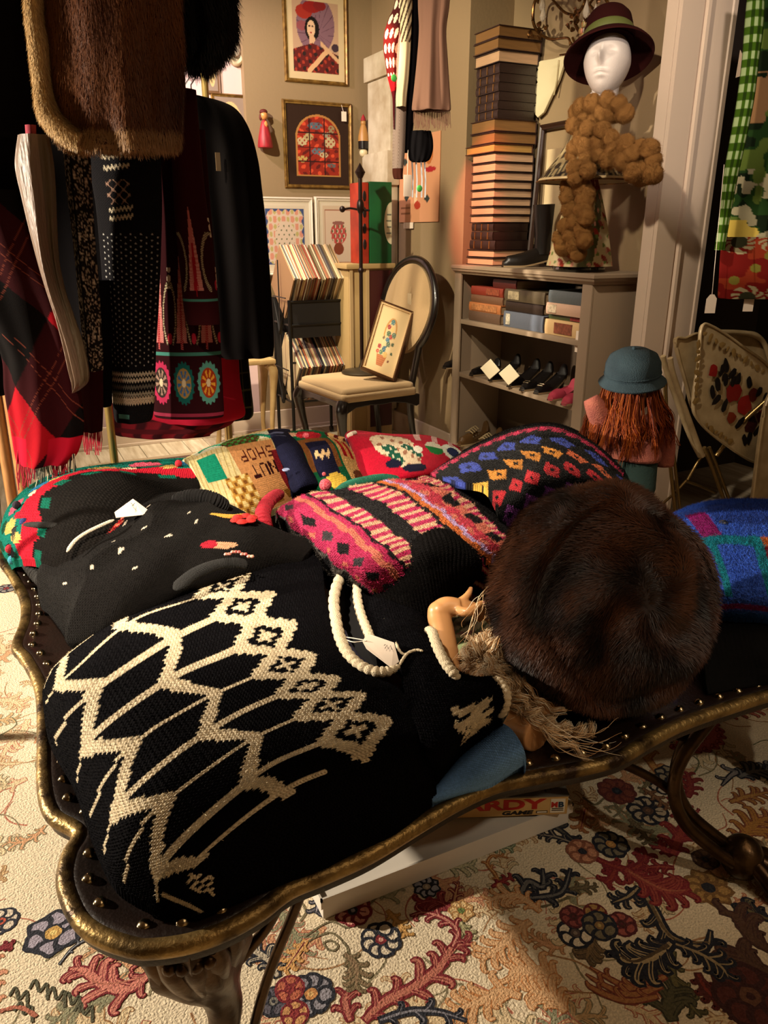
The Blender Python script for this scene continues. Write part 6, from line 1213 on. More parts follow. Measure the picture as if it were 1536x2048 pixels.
# ------------------------------------------------------------------ shoes
def shoe(label, loc, rz, L=.25, style='flat', c='#0c0909', group=None, extra=None):
    t = thing('shoe', label, 'shoe', loc, rz, group); ns = 26; nc = 20; heel = {'heel': .06, 'flat': .012, 'sneaker': .02, 'boot': .035}[style]
    m = mat('shoe_'+c.strip('#'), c, .35, bump=.1, bscale=80)
    def sec(f):        # f: 0 toe .. 1 heel ; returns centre z of sole, half width, top height
        w_ = .040*(math.sin(math.pi*min(.5, .12+f*.9)) if f < .45 else 1-.28*(f-.45)/.55)*(1 if f < .96 else .8)
        zs = heel*max(0, (f-.35)/.65)**1.3+.004; hh = {'heel': .028+.030*f, 'flat': .030+.028*f, 'sneaker': .04+.045*f, 'boot': .045+.05*f}[style]*(1 if f > .06 else .6)
        return w_, zs, hh
    V = []; 
    for i in range(ns):
        f = i/(ns-1); w_, zs, hh = sec(f)
        for j in range(nc):
            a = 2*math.pi*j/nc; ca, sa = math.cos(a), math.sin(a)
            top = hh if sa > 0 else .006
            x = f*L; y = w_*math.copysign(abs(ca)**.8, ca); z = zs+top*math.copysign(abs(sa)**.8, sa)*(1 if sa < 0 else 1)
            if sa > .55 and f > .38 and style != 'boot': z = zs+hh*.25+hh*.75*(1-abs((f-.68)/.32)**0)*0+hh*.0 if f < .95 else z   # opening for the foot
            V.append((x, y, z))
    F = [(i*nc+j, i*nc+(j+1) % nc, (i+1)*nc+(j+1) % nc, (i+1)*nc+j) for i in range(ns-1) for j in range(nc)]+[tuple(range(nc)), tuple((ns-1)*nc+j for j in range(nc-1, -1, -1))]
    b = MB(); b.add(V, F)
    if style == 'boot':
        b.tube([(L*.80, 0, .06), (L*.80, 0, .16), (L*.78, 0, .30)], [.045, .048, .06], 18)
    b.build('upper', m, t, local=True, smooth=60)
    b = MB(); pts = []
    for f in np.linspace(0, 1, 14): w_, zs, hh = sec(f); pts.append((f*L, w_*1.04, zs-.006, zs+.002))
    k = len(pts); vs = [(x-.003, y, z0) for x, y, z0, z1 in pts]+[(x-.003, -y, z0) for x, y, z0, z1 in pts]+[(x-.003, y, z1) for x, y, z0, z1 in pts]+[(x-.003, -y, z1) for x, y, z0, z1 in pts]
    fs = []
    for i in range(k-1): fs += [(i, i+1, k+i+1, k+i), (2*k+i, 3*k+i, 3*k+i+1, 2*k+i+1), (i, 2*k+i, 2*k+i+1, i+1), (k+i, k+i+1, 3*k+i+1, 3*k+i)]
    b.add(vs, fs); b.build('sole', mat('sole_'+('tan' if style != 'sneaker' else 'cream'), '#8a7354' if style != 'sneaker' else '#b09a72', .6), t, local=True)
    if style in ('heel', 'boot', 'flat'): b = MB(); b.tube([(L*.92, 0, heel+.002), (L*.93, 0, heel*.5), (L*.93, 0, 0)], [.024, .014 if style == 'heel' else .022, .011 if style == 'heel' else .022], 12); b.build('heel', m, t, local=True)
    if style == 'sneaker':
        for i in range(4): b = MB(); b.tube([(L*(.36+.07*i), -.028, .062+.005*i), (L*(.37+.07*i), 0, .075+.006*i), (L*(.36+.07*i), .028, .062+.005*i)], .0045, 6); b.build('lace', mat('lace_cream', '#a8946c', .8), t, local=True)
        for i in range(3):
            b = MB(); b.ball((L*(.34+.1*i), -.036, .045+.004*i), (.006, .003, .006), None, 8); b.build('eyelet', mat('eyelet', '#d0c4a4', .25, .8), t, local=True)
    if extra == 'bow':
        b = MB(); s_ = .062; b.prism([(-s_, 0), (0, s_*.9), (s_, 0), (0, -s_*.9)], .006, None, Matrix.Translation((-.004, 0, .065)) @ Matrix.Rotation(math.pi/2+.1, 4, 'Z')); b.build('white_bow', mat('white_bow', '#e4d8b8', .5), t, local=True, bevel=.002)
    if extra == 'buckle': b = MB(); b.tube([(.03, -.014, .038), (.05, -.014, .043), (.05, .014, .043), (.03, .014, .038)], .0028, 6, closed=True); b.build('buckle', mat('buckle_metal', '#a8987c', .25, .9), t, local=True)
    return t
S2 = .5565; S3 = .1315
def at_sh(px, z, x=2.40): # y of a pixel column on a shelf
    y = PX(px, 760, x).y; return y
for px_, st, ex, lab, x_ in ((905, 'flat', None, 'scuffed black flat shoe, leftmost on the middle shelf', 2.33), (955, 'flat', None, 'plain black flat shoe just left of the first white bow', 2.345), (992, 'heel', 'bow', 'black pump with a white bow, the left one of the pair', 2.35), (1032, 'heel', 'bow', 'black pump with a white bow, the right one of the pair', 2.345),
                          (1058, 'heel', 'buckle', 'black heeled shoe with a small buckle, next to the right white bow', 2.345), (1082, 'heel', 'buckle', 'black heeled shoe with a small buckle, next to the pink shoes', 2.36)):
    shoe(lab, (x_, at_sh(px_, S2)-.02, S2+.002), .35, .25, st, '#0b0808', 'black shoes on the middle shelf', ex)
for px_, lab, x_ in ((1120, 'salmon pink flat shoe on the middle shelf, the left one', 2.325), (1152, 'salmon pink flat shoe on the middle shelf, the one nearest the capped doll', 2.315)):
    shoe(lab, (x_, at_sh(px_, S2)-.03, S2+.002), .42, .25, 'flat', '#a4384a', 'pink shoes on the middle shelf')
for px_, lab, x_ in ((938, 'tan laced sneaker on the bottom shelf, the one against the side panel', 2.33), (972, 'tan laced sneaker on the bottom shelf, nearer the middle', 2.31)):
    shoe(lab, (x_, at_sh(px_, S3)-.03, S3+.002), .35, .26, 'sneaker', '#5c4224', 'tan sneakers on the bottom shelf')
for px_, lab in ((1015, 'black shoe in the dark of the bottom shelf, left one'), (1085, 'black shoe in the dark of the bottom shelf, right one')):
    shoe(lab, (2.36, at_sh(px_, S3)-.05, S3+.002), .3, .26, 'heel', '#0b0808', 'black shoes on the bottom shelf')
shoe('black ankle boot standing on the bookcase between the book stack and the lamp', (2.375, PX(1010, 520, 2.40).y-.02, ST+.002), -.22, .27, 'boot', '#120d0a')
# leaning frame and card behind the lamp
t = thing('picture_frame', 'empty dark wooden frame leaning on the wall behind the lamp', 'picture frame', (2.64, 3.35, ST))
a_ = PX(1058, 440, 2.62); b_ = PX(1150, 440, 2.62); zt_ = PX(1100, 245, 2.64).z
frame_bars('frame', (2.62, a_.y, ST+.002), (2.62, b_.y, ST+.002), (2.655, a_.y, zt_), .03, .02, mat('dark_frame_wood', '#2a160c', .4), t)
t = thing('greeting_card', 'plain cream card standing in front of the dark leaning frame', 'card', (2.60, 3.3, ST)); b = MB(); b.box((2.602, PX(1140, 360, 2.6).y, ST+.005), (2.608, PX(1090, 360, 2.6).y, PX(1110, 297, 2.6).z)); b.build('card_sheet', mat('cream_card', '#c9b48c', .7), t)
b = MB(); b.box((2.598, PX(1140, 360, 2.6).y, ST+.001), (2.612, PX(1090, 360, 2.6).y, ST+.012)); b.build('card_holder', M_ebony, t)
# scalloped white plaque
t = thing('scalloped_plaque', 'white wing-shaped plaque with one scalloped edge hanging on the olive wall', 'wall ornament', PX(1095, 170, 2.66))
pts = [PX(1138, 110, 2.665), PX(1112, 118, 2.665)]
sc = [(1083,122),(1078,140),(1077,165),(1074,190),(1072,212),(1075,232)]
for i in range(len(sc)-1):
    a_, b_ = Vector(sc[i]), Vector(sc[i+1]); 
    for f in np.linspace(0, 1, 7)[:-1]: p = a_.lerp(b_, f); pts.append(PX(p.x-6*math.sin(math.pi*f)+3, p.y, 2.665))
pts += [PX(1080, 236, 2.665), PX(1092, 225, 2.665), PX(1106, 195, 2.665), PX(1122, 160, 2.665)]
b = MB(); k = len(pts); b.add(pts+[p+Vector((-.016, 0, 0)) for p in pts], [tuple(range(k)), tuple(range(2*k-1, k-1, -1))]+[(i, (i+1) % k, (i+1) % k+k, i+k) for i in range(k)]); b.build('plaque', mat('plaque_cream', '#cfc39c', .5, bump=.1), t, bevel=.003)
b = MB(); b.tube([PX(1118, 120, 2.645), PX(1114, 160, 2.645), PX(1108, 190, 2.645)], .004, 6); b.build('groove_bead', mat('plaque_dull', '#a89870', .6), t)
# wall sconce with leaves and crystals
t = thing('wall_sconce', 'ornate dark metal wall sconce with curling leafy arms and crystal drops', 'wall lamp', PX(1140, 20, 2.66))
M_old = mat('old_gilt_metal', '#3c2412', .3, .8, c2='#7a5428', nscale=60)
S = lambda x, y, d=2.58: PX(x, y, d)
for pts, r_ in (([S(1140,-40,2.66), S(1120,-10), S(1075,-5), S(1066,35), S(1075,62), S(1100,78), S(1135,76), S(1140,90)], .006), ([S(1150,-40,2.66), S(1170,0), S(1150,40), S(1160,70), S(1150,95), S(1142,85)], .006), ([S(1150,-40,2.66), S(1190,-20), S(1215,5), S(1200,25), S(1180,10), S(1190,-5)], .006), ([S(1150,30), S(1130,25), S(1110,5), S(1095,-15)], .005), ([S(1145,75), S(1152,100), S(1135,108), S(1120,110)], .005)):
    b = MB(); b.tube(smooth_line(pts, 8), [r_, r_*1.3, r_*.8], 8); b.build('arm', M_old, t)
random.seed(5)
for i in range(34):
    x = random.choice([random.uniform(1060, 1090), random.uniform(1135, 1200), random.uniform(1125, 1165)]); y = random.uniform(-20, 60) if x < 1100 else random.uniform(-20, 95); c = S(x, y, 2.57); a = random.uniform(0, 6.28); e = Matrix.Rotation(a, 3, 'X') @ Matrix.Rotation(random.uniform(-1, 1), 3, 'Z'); L_ = random.uniform(.02, .04)
    b = MB(); k = 7; rows = []
    for j in range(k): f = j/(k-1); wv = L_*.35*math.sin(math.pi*f)**.7; rows += [c+e @ Vector((.006*math.sin(f*3), -wv, f*L_)), c+e @ Vector((-.004+.006*math.sin(f*3), 0, f*L_)), c+e @ Vector((.006*math.sin(f*3), wv, f*L_))]
    n0 = len(rows); rows += [p+Vector((.0015, 0, 0)) for p in rows]; fs = []
    for j in range(k-1):
        for q_ in (0, 1): fs += [(3*j+q_, 3*j+q_+1, 3*j+q_+4, 3*j+q_+3), (n0+3*j+q_, n0+3*j+q_+3, n0+3*j+q_+4, n0+3*j+q_+1)]
    b.add(rows, fs); b.build('leaf', M_old, t)
for i, (x, y) in enumerate(((1085,10),(1086,30),(1178,50),(1165,62),(1172,22),(1190,30))):
    b = MB(); c = S(x, y, 2.55); b.lathe([(.0001, .045), (.012, .01), (.016, -.008), (.010, -.022), (.0001, -.03)], c, 8); b.build('crystal_drop', mat('crystal', '#e8dcc8', .05, trans=.6, spec=.8), t, smooth=0)
# ------------------------------------------------------------------ lamp with a painted base
LX, LY = 2.452, 2.965
lp = thing('table_lamp', 'table lamp with painted flared base and printed cone shade on the bookcase', 'lamp', (LX, LY, ST))
b = MB(); b.lathe([(.001, 0), (.115, 0), (.120, .008), (.118, .018), (.10, .022), (.001, .022)], (LX, LY, ST+.001), 36); b.build('glass_foot', mat('dark_glass_foot', '#1c1a12', .12, coat=1), lp)
b = MB(); V = []; rows = 24; nn_ = 28
for i in range(rows):
    f = i/(rows-1); r_ = .100*(1-f)**1.15+.040+.012*math.sin(f*3.1)
    for j in range(nn_): a = 2*math.pi*j/nn_; sq = 1/max(abs(math.cos(a)), abs(math.sin(a)))**.45; V.append((LX+r_*sq*math.cos(a)*.92, LY+r_*sq*math.sin(a)*.92, ST+.023+f*.40))
V = np.array(V); col = np.zeros((len(V), 3)); col[:] = C('#c4b488'); hh = (V[:, 2]-ST)/.42; an = np.arctan2(V[:, 1]-LY, V[:, 0]-LX)
def lampcol(h, a):
    c = np.tile(C('#bfae84'), h.shape+(1,)); m_ = np.abs(a-1.2*h-.3-(-2.4)) < .25; c[m_] = C('#4a4a24'); m2 = (np.sin(a*7+h*9)*np.sin(h*26+a*3) > .55); c[m2] = C('#8c2c1c'); c[(np.sin(a*9)*np.sin(h*34) > .75)] = C('#6a7a3c'); c[h > .82] = C('#6c1c14'); c[(np.sin(a*11+4)*np.sin(h*22+1) > .8)] = C('#c98a74'); return c
n2, m2 = 90, 120; HH, AA = np.meshgrid(np.linspace(0, 1, n2), np.linspace(-math.pi, math.pi, m2, endpoint=False), indexing='ij'); r_ = .100*(1-HH)**1.15+.040+.012*np.sin(HH*3.1); sq = 1/np.maximum(np.abs(np.cos(AA)), np.abs(np.sin(AA)))**.45
V = np.stack([LX+r_*sq*np.cos(AA)*.92, LY+r_*sq*np.sin(AA)*.92, ST+.023+HH*.40], -1).reshape(-1, 3); mesh_from('painted_base', V, grid_faces(n2, m2, True), [vmat('glazed_ceramic', .25, 0, None, 0, 10, .5)], lampcol(HH, AA).reshape(-1, 3), None, lp)
b = MB(); b.tube([(LX, LY, ST+.42), (LX, LY, ST+.74)], .008, 8); b.build('stem', M_old, lp)
n2 = 60; HH, AA = np.meshgrid(np.linspace(0, 1, n2), np.linspace(-math.pi, math.pi, m2, endpoint=False), indexing='ij'); z0s = PX(1190, 362, LX).z; z1s = PX(1190, 250, LX).z
def shadecol(h, a):
    c = np.tile(C('#8f7c58'), h.shape+(1,)); t = np.sin(a*14+np.sin(h*9)*2)*np.sin(h*17+a*5); c[t > .35] = C('#3a2c1c'); c[(t < -.5)] = C('#a4946c'); m_ = (h < .32) & (np.sin(a*46+h*8) > -.2+h*2.2); c[m_ & (h > .06)] = C('#1c1210'); c[h < .06] = C('#b8a078'); return c
for inside in (0, 1):
    r_ = .068+(1-HH)**1.35*.150-.003*inside; V = np.stack([LX+r_*np.cos(AA), LY+r_*np.sin(AA), z0s+HH*(z1s-z0s)], -1).reshape(-1, 3)
    mesh_from('shade' if not inside else 'shade_lining', V, grid_faces(n2, m2, True), [vmat('paper_shade', .7, 0, None, .1, 80, .3)], (shadecol(HH, AA) if not inside else np.tile(C('#a89878'), HH.shape+(1,))).reshape(-1, 3), None, lp)
b = MB(); b.tube([(LX+.218*math.cos(a), LY+.218*math.sin(a), z0s) for a in np.linspace(0, 2*math.pi, 49)[:-1]], .004, 6, closed=True); b.build('shade_rim', M_old, lp)
# foam head
hd = thing('foam_head', 'white foam display head on top of the lamp, looking left', 'display head', (LX, LY, z1s)); M_foam = mat('white_foam', '#cfc4bc', .6, bump=.15, bscale=200)
hc = PX(1214, 128, LX); n2, m2 = 90, 120; T_, A_ = np.meshgrid(np.linspace(.001, math.pi-.001, n2), np.linspace(-math.pi, math.pi, m2, endpoint=False), indexing='ij')
x = np.sin(T_)*np.cos(A_); y = np.sin(T_)*np.sin(A_); z = np.cos(T_)        # face looks along +x in local space
g = lambda cy, cz, sy, sz: np.exp(-((y-cy)/sy)**2-((z-cz)/sz)**2)*(x > 0)
r_ = 1+0*x; r_ = r_+.42*g(0, -.14, .10, .16)*np.clip((.35-z)*3, 0, 1)+.10*g(0, .08, .08, .22)-.22*g(.34, .12, .20, .12)-.22*g(-.34, .12, .20, .12)+.10*g(.34, .10, .11, .06)+.10*g(-.34, .10, .11, .06)+.16*g(0, -.50, .22, .05)+.16*g(0, -.62, .20, .05)-.14*g(0, -.56, .26, .02)-.06*g(0, -.39, .3, .05)+.10*g(0, -.86, .25, .12)+.05*g(0, .32, .5, .1)
pxx = x*.104*r_*(1+.12*(z < 0)*0); pyy = y*.096*(1-.22*np.clip(-z, 0, 1)); pzz = z*.124; RR = Matrix.Rotation(math.pi+.62, 3, 'Z') @ Matrix.Rotation(-.22, 3, 'Y')
P = np.stack([pxx, pyy, pzz], -1).reshape(-1, 3) @ np.array(RR).T+np.array(hc); mesh_from('head', P*1.0, grid_faces(n2, m2, True), [M_foam], None, None, hd)
b = MB(); b.tube([hc+Vector((.01, .012, -.05)), hc+Vector((.012, .012, -.12)), (LX, LY, z1s+.06), (LX, LY, z1s-.005)], [.062, .058, .062, .074], 24); b.build('neck', M_foam, hd)
# felt hat
ht = thing('felt_hat', 'dark burgundy felt hat with an upturned brim and olive ribbon on the foam head', 'hat', hc+Vector((.03, .03, .05)))
away = Vector((.58, .80, 0)); axh = (away*.42+Vector((0, 0, 1))*.90+Vector((-.04, .03, 0))).normalized(); Rm = axh.to_track_quat('Z', 'Y').to_matrix(); o_ = hc+Vector((.02, .025, .078))
M_felt = mat('burgundy_felt', '#2a0a08', .9, bump=.3, bscale=240, spec=.1)
b = MB(); b.lathe([(.094, .0), (.12, -.010), (.150, -.028), (.172, -.050), (.182, -.062), (.184, -.056), (.172, -.040), (.148, -.018), (.12, .0), (.095, .010)], o_, 64, None, Rm, 1, 1); b.build('brim', M_felt, ht)
b = MB(); b.lathe([(.104, -.01), (.103, .03), (.100, .07), (.094, .105), (.078, .128), (.045, .136), (.0001, .130)], o_, 48, None, Rm); b.build('crown', M_felt, ht)
b = MB(); b.lathe([(.105, .0), (.108, .008), (.107, .03), (.1055, .045), (.101, .05)], o_, 48, None, Rm); b.build('ribbon', mat('olive_ribbon', '#5a6030', .45), ht)
b = MB(); fl = PX(1168, 60, 2.40)
for q_ in range(5): a = q_*1.26; b.ball(fl+Vector((0, math.cos(a)*.022, math.sin(a)*.022)), (.008, .014, .014), None, 8)
b.build('ribbon_flower', mat('ribbon_flower', '#7a7c44', .5, c2='#a84c34', nscale=40), ht)
# pompom scarf
pm = thing('pompom_scarf', 'caramel scarf of fluffy pompoms hung around the foam head and lamp', 'scarf', (2.45, LY, 1.6)); M_pom = mat('caramel_fluff', '#a06c38', .95, c2='#c08c50', nscale=26, bump=1.0, bscale=260, spec=.1)
pomv = []
base = []; n_ = 22
for i in range(n_//2+1):
    a = math.pi*i/(n_//2)
    for j in range(n_): q_ = 2*math.pi*j/n_; base.append((math.sin(a)*math.cos(q_), math.sin(a)*math.sin(q_), -math.cos(a)))
base = np.array(base); pmesh = []
for s_ in range(4):
    d = 1+.16*vnoise(base*1.0+s_*7+20, 2.5)+.09*vnoise(base+s_*5+31, 7)+.04*vnoise(base+9, 16)
    Vb = base*d[:, None]; Fb = grid_faces(n_//2+1, n_, True); nb_ = 2600; pr_ = rng.normal(size=(nb_, 3)); pr_ /= np.linalg.norm(pr_, axis=1, keepdims=True); tn_ = rng.normal(size=(nb_, 3)); w_ = np.cross(pr_, tn_); w_ /= np.linalg.norm(w_, axis=1, keepdims=True)
    r0_ = pr_*.97; tip_ = pr_*(1.04+.10*rng.random((nb_, 1)))+.07*tn_; Vh = np.stack([r0_-w_*.012, r0_+w_*.012, tip_+w_*.004, tip_-w_*.004], 1).reshape(-1, 3); Fh = np.arange(nb_*4).reshape(-1, 4)+len(Vb)
    o = mesh_from('pompom', np.vstack([Vb, Vh]), np.vstack([Fb, Fh]), [M_pom], None, None, None); pmesh.append(o.data); bpy.data.objects.remove(o)
poms = [(930,660),(1000,640),(1090,610),(1160,640),(1195,700),(1130,700),(1060,690),(960,730),(900,690),(880,770),(1060,800),(1110,850),(1040,880),(1040,940),(1130,930),(1100,980),(1200,890),(1240,950),(1290,920),(1350,920),(1190,990),(1270,1010),(1250,1060),(1330,1040),(1370,990),(1300,1085),(1370,1070),(970,790),(930,850),(890,910),(960,900),(880,970),(970,960),(890,1030),(970,1050),(900,1090),(850,1150),(930,1150),(965,1190),(850,1210),(950,1230),(860,1290),(940,1290),(960,1340),(830,1390),(890,1370),(940,1420),(800,1460),(870,1450),(820,1520),(890,1510),(950,1480),(910,1560),(1010,740)]
for i, (x, y) in enumerate(poms):
    px_, py_ = 860+x*.3255, y*.3255; rr_ = random.uniform(.033, .040); xx = 2.40 if y < 760 else (2.33 if y < 1000 else 2.275)
    if y > 1130: xx = 2.315
    if y > 1330: xx = 2.30
    if y > 850 and x > 1150: xx = 2.275
    if x > 1250: xx = 2.32
    o = bpy.data.objects.new('pompom', pmesh[i % 4]); COL.objects.link(o); par(o, pm); o.location = PX(px_, py_, xx+random.uniform(-.01, .01)); o.scale = (rr_,)*3; o.rotation_euler = (random.uniform(0, 6), random.uniform(0, 6), 0)
# ------------------------------------------------------------------ poster card, tags on the tan wall
ps = thing('pin_board_card', 'peach printed card with pins and trinkets hanging on the tan wall', 'card', (2.415, 4.5, 1.37))
def postc(col, X, Y):
    col[:] = C('#c98f68'); 
    for (u, v) in ((.2,.30),(.72,.27),(.15,.72)): col[(np.abs(X-u)/.07+np.abs(Y-v)/.05) < 1] = C('#2c3430')
    col[(np.abs(X-.44) < .035) & (Y > .2) & (Y < .34)] = C('#d8b890'); col[E_(X, Y, .48, .2, .08, .05)] = C('#a83420'); col[E_(X, Y, .78, .60, .14, .03)] = C('#a01c24'); col[E_(X, Y, .75, .78, .1, .12)] = C('#a8602c'); col[E_(X, Y, .75, .78, .05, .07)] = C('#c98f68'); col[(X > .05) & (X < .3) & (((Y > .10) & (Y < .12)) | ((Y > .16) & (Y < .18)))] = C('#8c5c3c')
pa = PX(800, 445, 2.418); pb = PX(878, 445, 2.418); pz = PX(878, 262, 2.418).z
panel('card_sheet', (2.412, pa.y, pa.z), (2.412, pb.y, pa.z), (2.412, pa.y, pz), 70, 90, postc, ps, .008)
b = MB(); c = PX(816, 451, 2.41); b.box((2.405, c.y-.07, c.z-.018), (2.411, c.y+.05, c.z+.018)); b.build('paper_label', mat('tag_card', '#e6d6c4', .6), ps)
# ================================================================== capped doll in front of the bookcase
dl = thing('doll', 'large standing doll seen from behind with denim cap, long red hair and pink top', 'doll', (2.02, 2.10, 0))
dq = lambda x, y, d=2.75: PD(x, y, d)
hc2 = dq(1262, 775, 2.75); b = MB(); b.ball(hc2, (.085, .085, .095), None, 20); b.tube([hc2+Vector((0, 0, -.06)), hc2+Vector((0, 0, -.13))], .035, 12); b.build('head', M_skin, dl)
b = MB(); b.tube(smooth_line([hc2+Vector((0, .0, -.10)), hc2+Vector((0, 0, -.14)), hc2+Vector((.005, 0, -.19)), hc2+Vector((.01, 0, -.235)), hc2+Vector((.01, 0, -.25))], 6), [.05, .105, .125, .145, .14], 24, flat=.72)
b.tube(smooth_line([hc2+Vector((-.08, .03, -.13)), hc2+Vector((-.14, .02, -.06)), hc2+Vector((-.155, .03, -.03))], 6), [.05, .036, .026], 14); b.tube(smooth_line([hc2+Vector((.08, -.02, -.13)), hc2+Vector((.15, -.04, -.2)), hc2+Vector((.16, -.05, -.3))], 6), [.05, .04, .034], 14)
o = b.build('pink_top', mat('pink_knit', '#b86c58', .9, bump=.8, bscale=200, c2='#a85c50', nscale=40), dl, smooth=180)
b = MB(); wz = hc2.z-.24
b.tube(smooth_line([hc2+Vector((.01, 0, -.23)), (hc2.x+.01, hc2.y, wz-.12), (hc2.x+.01, hc2.y, .36)], 6), [.128, .135, .11], 22, flat=.75)
for s_ in (-1, 1): b.tube(smooth_line([(hc2.x+.055*s_, hc2.y-.02*s_, .40), (hc2.x+.06*s_, hc2.y-.02*s_, .2), (hc2.x+.06*s_, hc2.y-.02*s_, .05)], 6), [.065, .055, .05], 16)
b.build('teal_trousers', mat('teal_cotton', '#2c4440', .9, bump=.4, bscale=120), dl)
for s_ in (-1, 1): b = MB(); b.ball((hc2.x+.06*s_-.01, hc2.y-.02*s_+.03, .034), (.042, .07, .034), None, 14); b.build('shoe', mat('doll_shoe', '#1c1410', .4), dl)
cp = hc2+Vector((0, 0, .055)); M_den = mat('blue_denim', '#2c404a', .85, bump=.7, bscale=260, c2='#3a505a', nscale=12)
tl = Matrix.Rotation(-.16, 3, 'Y') @ Matrix.Rotation(.1, 3, 'X')
b = MB(); b.lathe([(.094, -.02), (.098, .0), (.095, .035), (.082, .062), (.05, .080), (.0001, .085)], cp, 40, None, tl); b.build('cap_crown', M_den, dl)
b = MB(); b.lathe([(.092, -.018), (.104, -.028), (.116, -.038), (.118, -.033), (.106, -.022), (.094, -.008)], cp, 40, None, tl); b.build('cap_brim', M_den, dl)
b = MB(); b.tube([cp+tl @ Vector((.097*math.cos(a), .097*math.sin(a), .0)) for a in np.linspace(0, 2*math.pi, 41)[:-1]], .003, 6, closed=True); b.ball(cp+tl @ Vector((0, 0, .087)), .008, None, 8); b.build('cap_seam', M_den, dl)
paths = []
vdir = Vector((-hc2.x, -hc2.y, 0)).normalized()
for i in range(15):
    a = (i/14-.5)*3.5+math.atan2(vdir.y, vdir.x); d = Vector((math.cos(a), math.sin(a), 0)); paths.append([hc2+d*.082+Vector((0, 0, .015)), hc2+d*.104+Vector((0, 0, -.06)), hc2+d*.135+Vector((0, 0, -.14)), hc2+d*.145+Vector((0, 0, -.215-.03*math.sin(i*2)))])
red_c = [lin('#7c2c0c'), lin('#94400f'), lin('#5c1c08'), lin('#a85418')]
curls('red_hair', paths, 1500, .007, 1.3, dl, red_c, .0012, .010, floor=0, locks=90, tight=.004)
# ================================================================== folding chairs
M_cfold = mat('cream_enamel', '#b8a27c', .35, .1, c2='#a08a64', nscale=14); M_fr = mat('brassy_tube', '#8c7448', .25, .8)
F3 = lambda x, y, yy=2.35: PY(x, y, yy)
def fold_chair(label, tubes, plates):
    t = thing('folding_chair', label, 'folding chair', tubes[0][0][0]); t.location.z = 0
    for pts, r_, m in tubes: b = MB(); b.tube(smooth_line(pts, 6), r_, 10); b.build('frame_tube', m, t)
    for nm, pts, th, fn in plates:
        k = len(pts); c = sum(pts, Vector())/k; nn_ = (pts[1]-pts[0]).cross(pts[-1]-pts[0]).normalized(); 
        if nn_.y > 0: nn_ = -nn_
        b = MB(); ring = smooth_line([tuple(p) for p in pts], 6, True); k = len(ring)
        b.add(ring+[p-nn_*th for p in ring], [tuple(range(k)), tuple(range(2*k-1, k-1, -1))]+[(i, (i+1) % k, (i+1) % k+k, i+k) for i in range(k)]); b.build(nm, M_cfold, t, bevel=.004)
        b = MB(); b.tube([p+nn_*.004 for p in ring], .006, 8, closed=True); b.build('rolled_edge', M_cfold, t)
        if fn: fn(t, c, nn_, pts)
    return t
def roses(t, c, nn_, pts):
    u = (pts[1]-pts[0]).normalized(); v = nn_.cross(u); random.seed(3)
    if v.z < 0: v = -v
    cols = [('#8c1c18', 'painted_rose'), ('#5c1414', 'painted_rose'), ('#14100e', 'painted_leaf')]
    def blob(px_, py_, r_, cc, nm, el=1, an=0):
        p0 = F3(px_, py_, 2.35); d = (p0-c).dot(nn_); p0 = p0-nn_*d+nn_*.010; b = MB(); k = 12; vs = [p0+nn_*.0012]
        for i in range(k): a = 2*math.pi*i/k; q_ = Vector((math.cos(a)*r_*el, math.sin(a)*r_)); w_ = random.uniform(.8, 1.2); vs.append(p0+(u*(q_.x*math.cos(an)-q_.y*math.sin(an))+v*(q_.x*math.sin(an)+q_.y*math.cos(an)))*w_)
        b.add(vs, [(0, i+1, (i+1) % k+1) for i in range(k)]); return b.build(nm, mat('paint_'+cc.strip('#'), cc, .4), t, smooth=0)
    for (x, y, r_, cc) in ((1432,742,.022,'#8c1a16'),(1470,785,.036,'#7c1612'),(1490,810,.034,'#8c1c18'),(1462,835,.022,'#7a2c14'),(1508,790,.022,'#5c1a10'),(1500,850,.03,'#3a1210'),(1520,830,.022,'#6c1c14')): blob(x, y, r_*1.25, cc, 'painted_rose')
    for i, (x, y) in enumerate(((1450,740),(1458,732),(1470,748),(1480,760),(1428,785),(1435,800),(1450,812),(1502,765),(1518,785),(1530,800),(1440,770),(1512,860),(1495,875),(1485,880),(1525,860),(1470,765),(1455,760),(1478,845),(1520,875),(1500,835))): blob(x, y, .016, '#15100e', 'painted_leaf', 2.0, 1.2+.7*math.sin(i*2.1))
    for i, (x, y) in enumerate([(1420+f*11, 668+f*7.5) for f in range(11)]+[(1406-f*1.5, 690+f*14) for f in range(9)]+[(1412+f*9, 852+f*6) for f in range(6)]): blob(x, y, .009+.004*(i % 2), '#8c7040', 'painted_leaf', 1.5, i)
P_ = lambda x, y, yy: PY(x, y, yy)
fold_chair('cream folding chair whose panel is painted with a bunch of dark red roses', [([P_(1340,716,2.36), P_(1350,760,2.36), P_(1400,900,2.34), P_(1405,908,2.34)], .012, M_cfold), ([P_(1408,895,2.36), P_(1430,950,2.35), P_(1458,1030,2.33), P_(1480,1100,2.32)], .010, M_fr), ([P_(1418,895,2.36), P_(1440,950,2.35), P_(1468,1030,2.33), P_(1488,1100,2.32)], .009, M_fr)],
  [('rose_panel', [P_(1402,656,2.40), P_(1422,652,2.40), P_(1480,690,2.38), P_(1545,748,2.36), P_(1545,850,2.34), P_(1520,925,2.33), P_(1440,882,2.34), P_(1394,838,2.36), P_(1386,800,2.37), P_(1397,720,2.39)], .012, roses)])
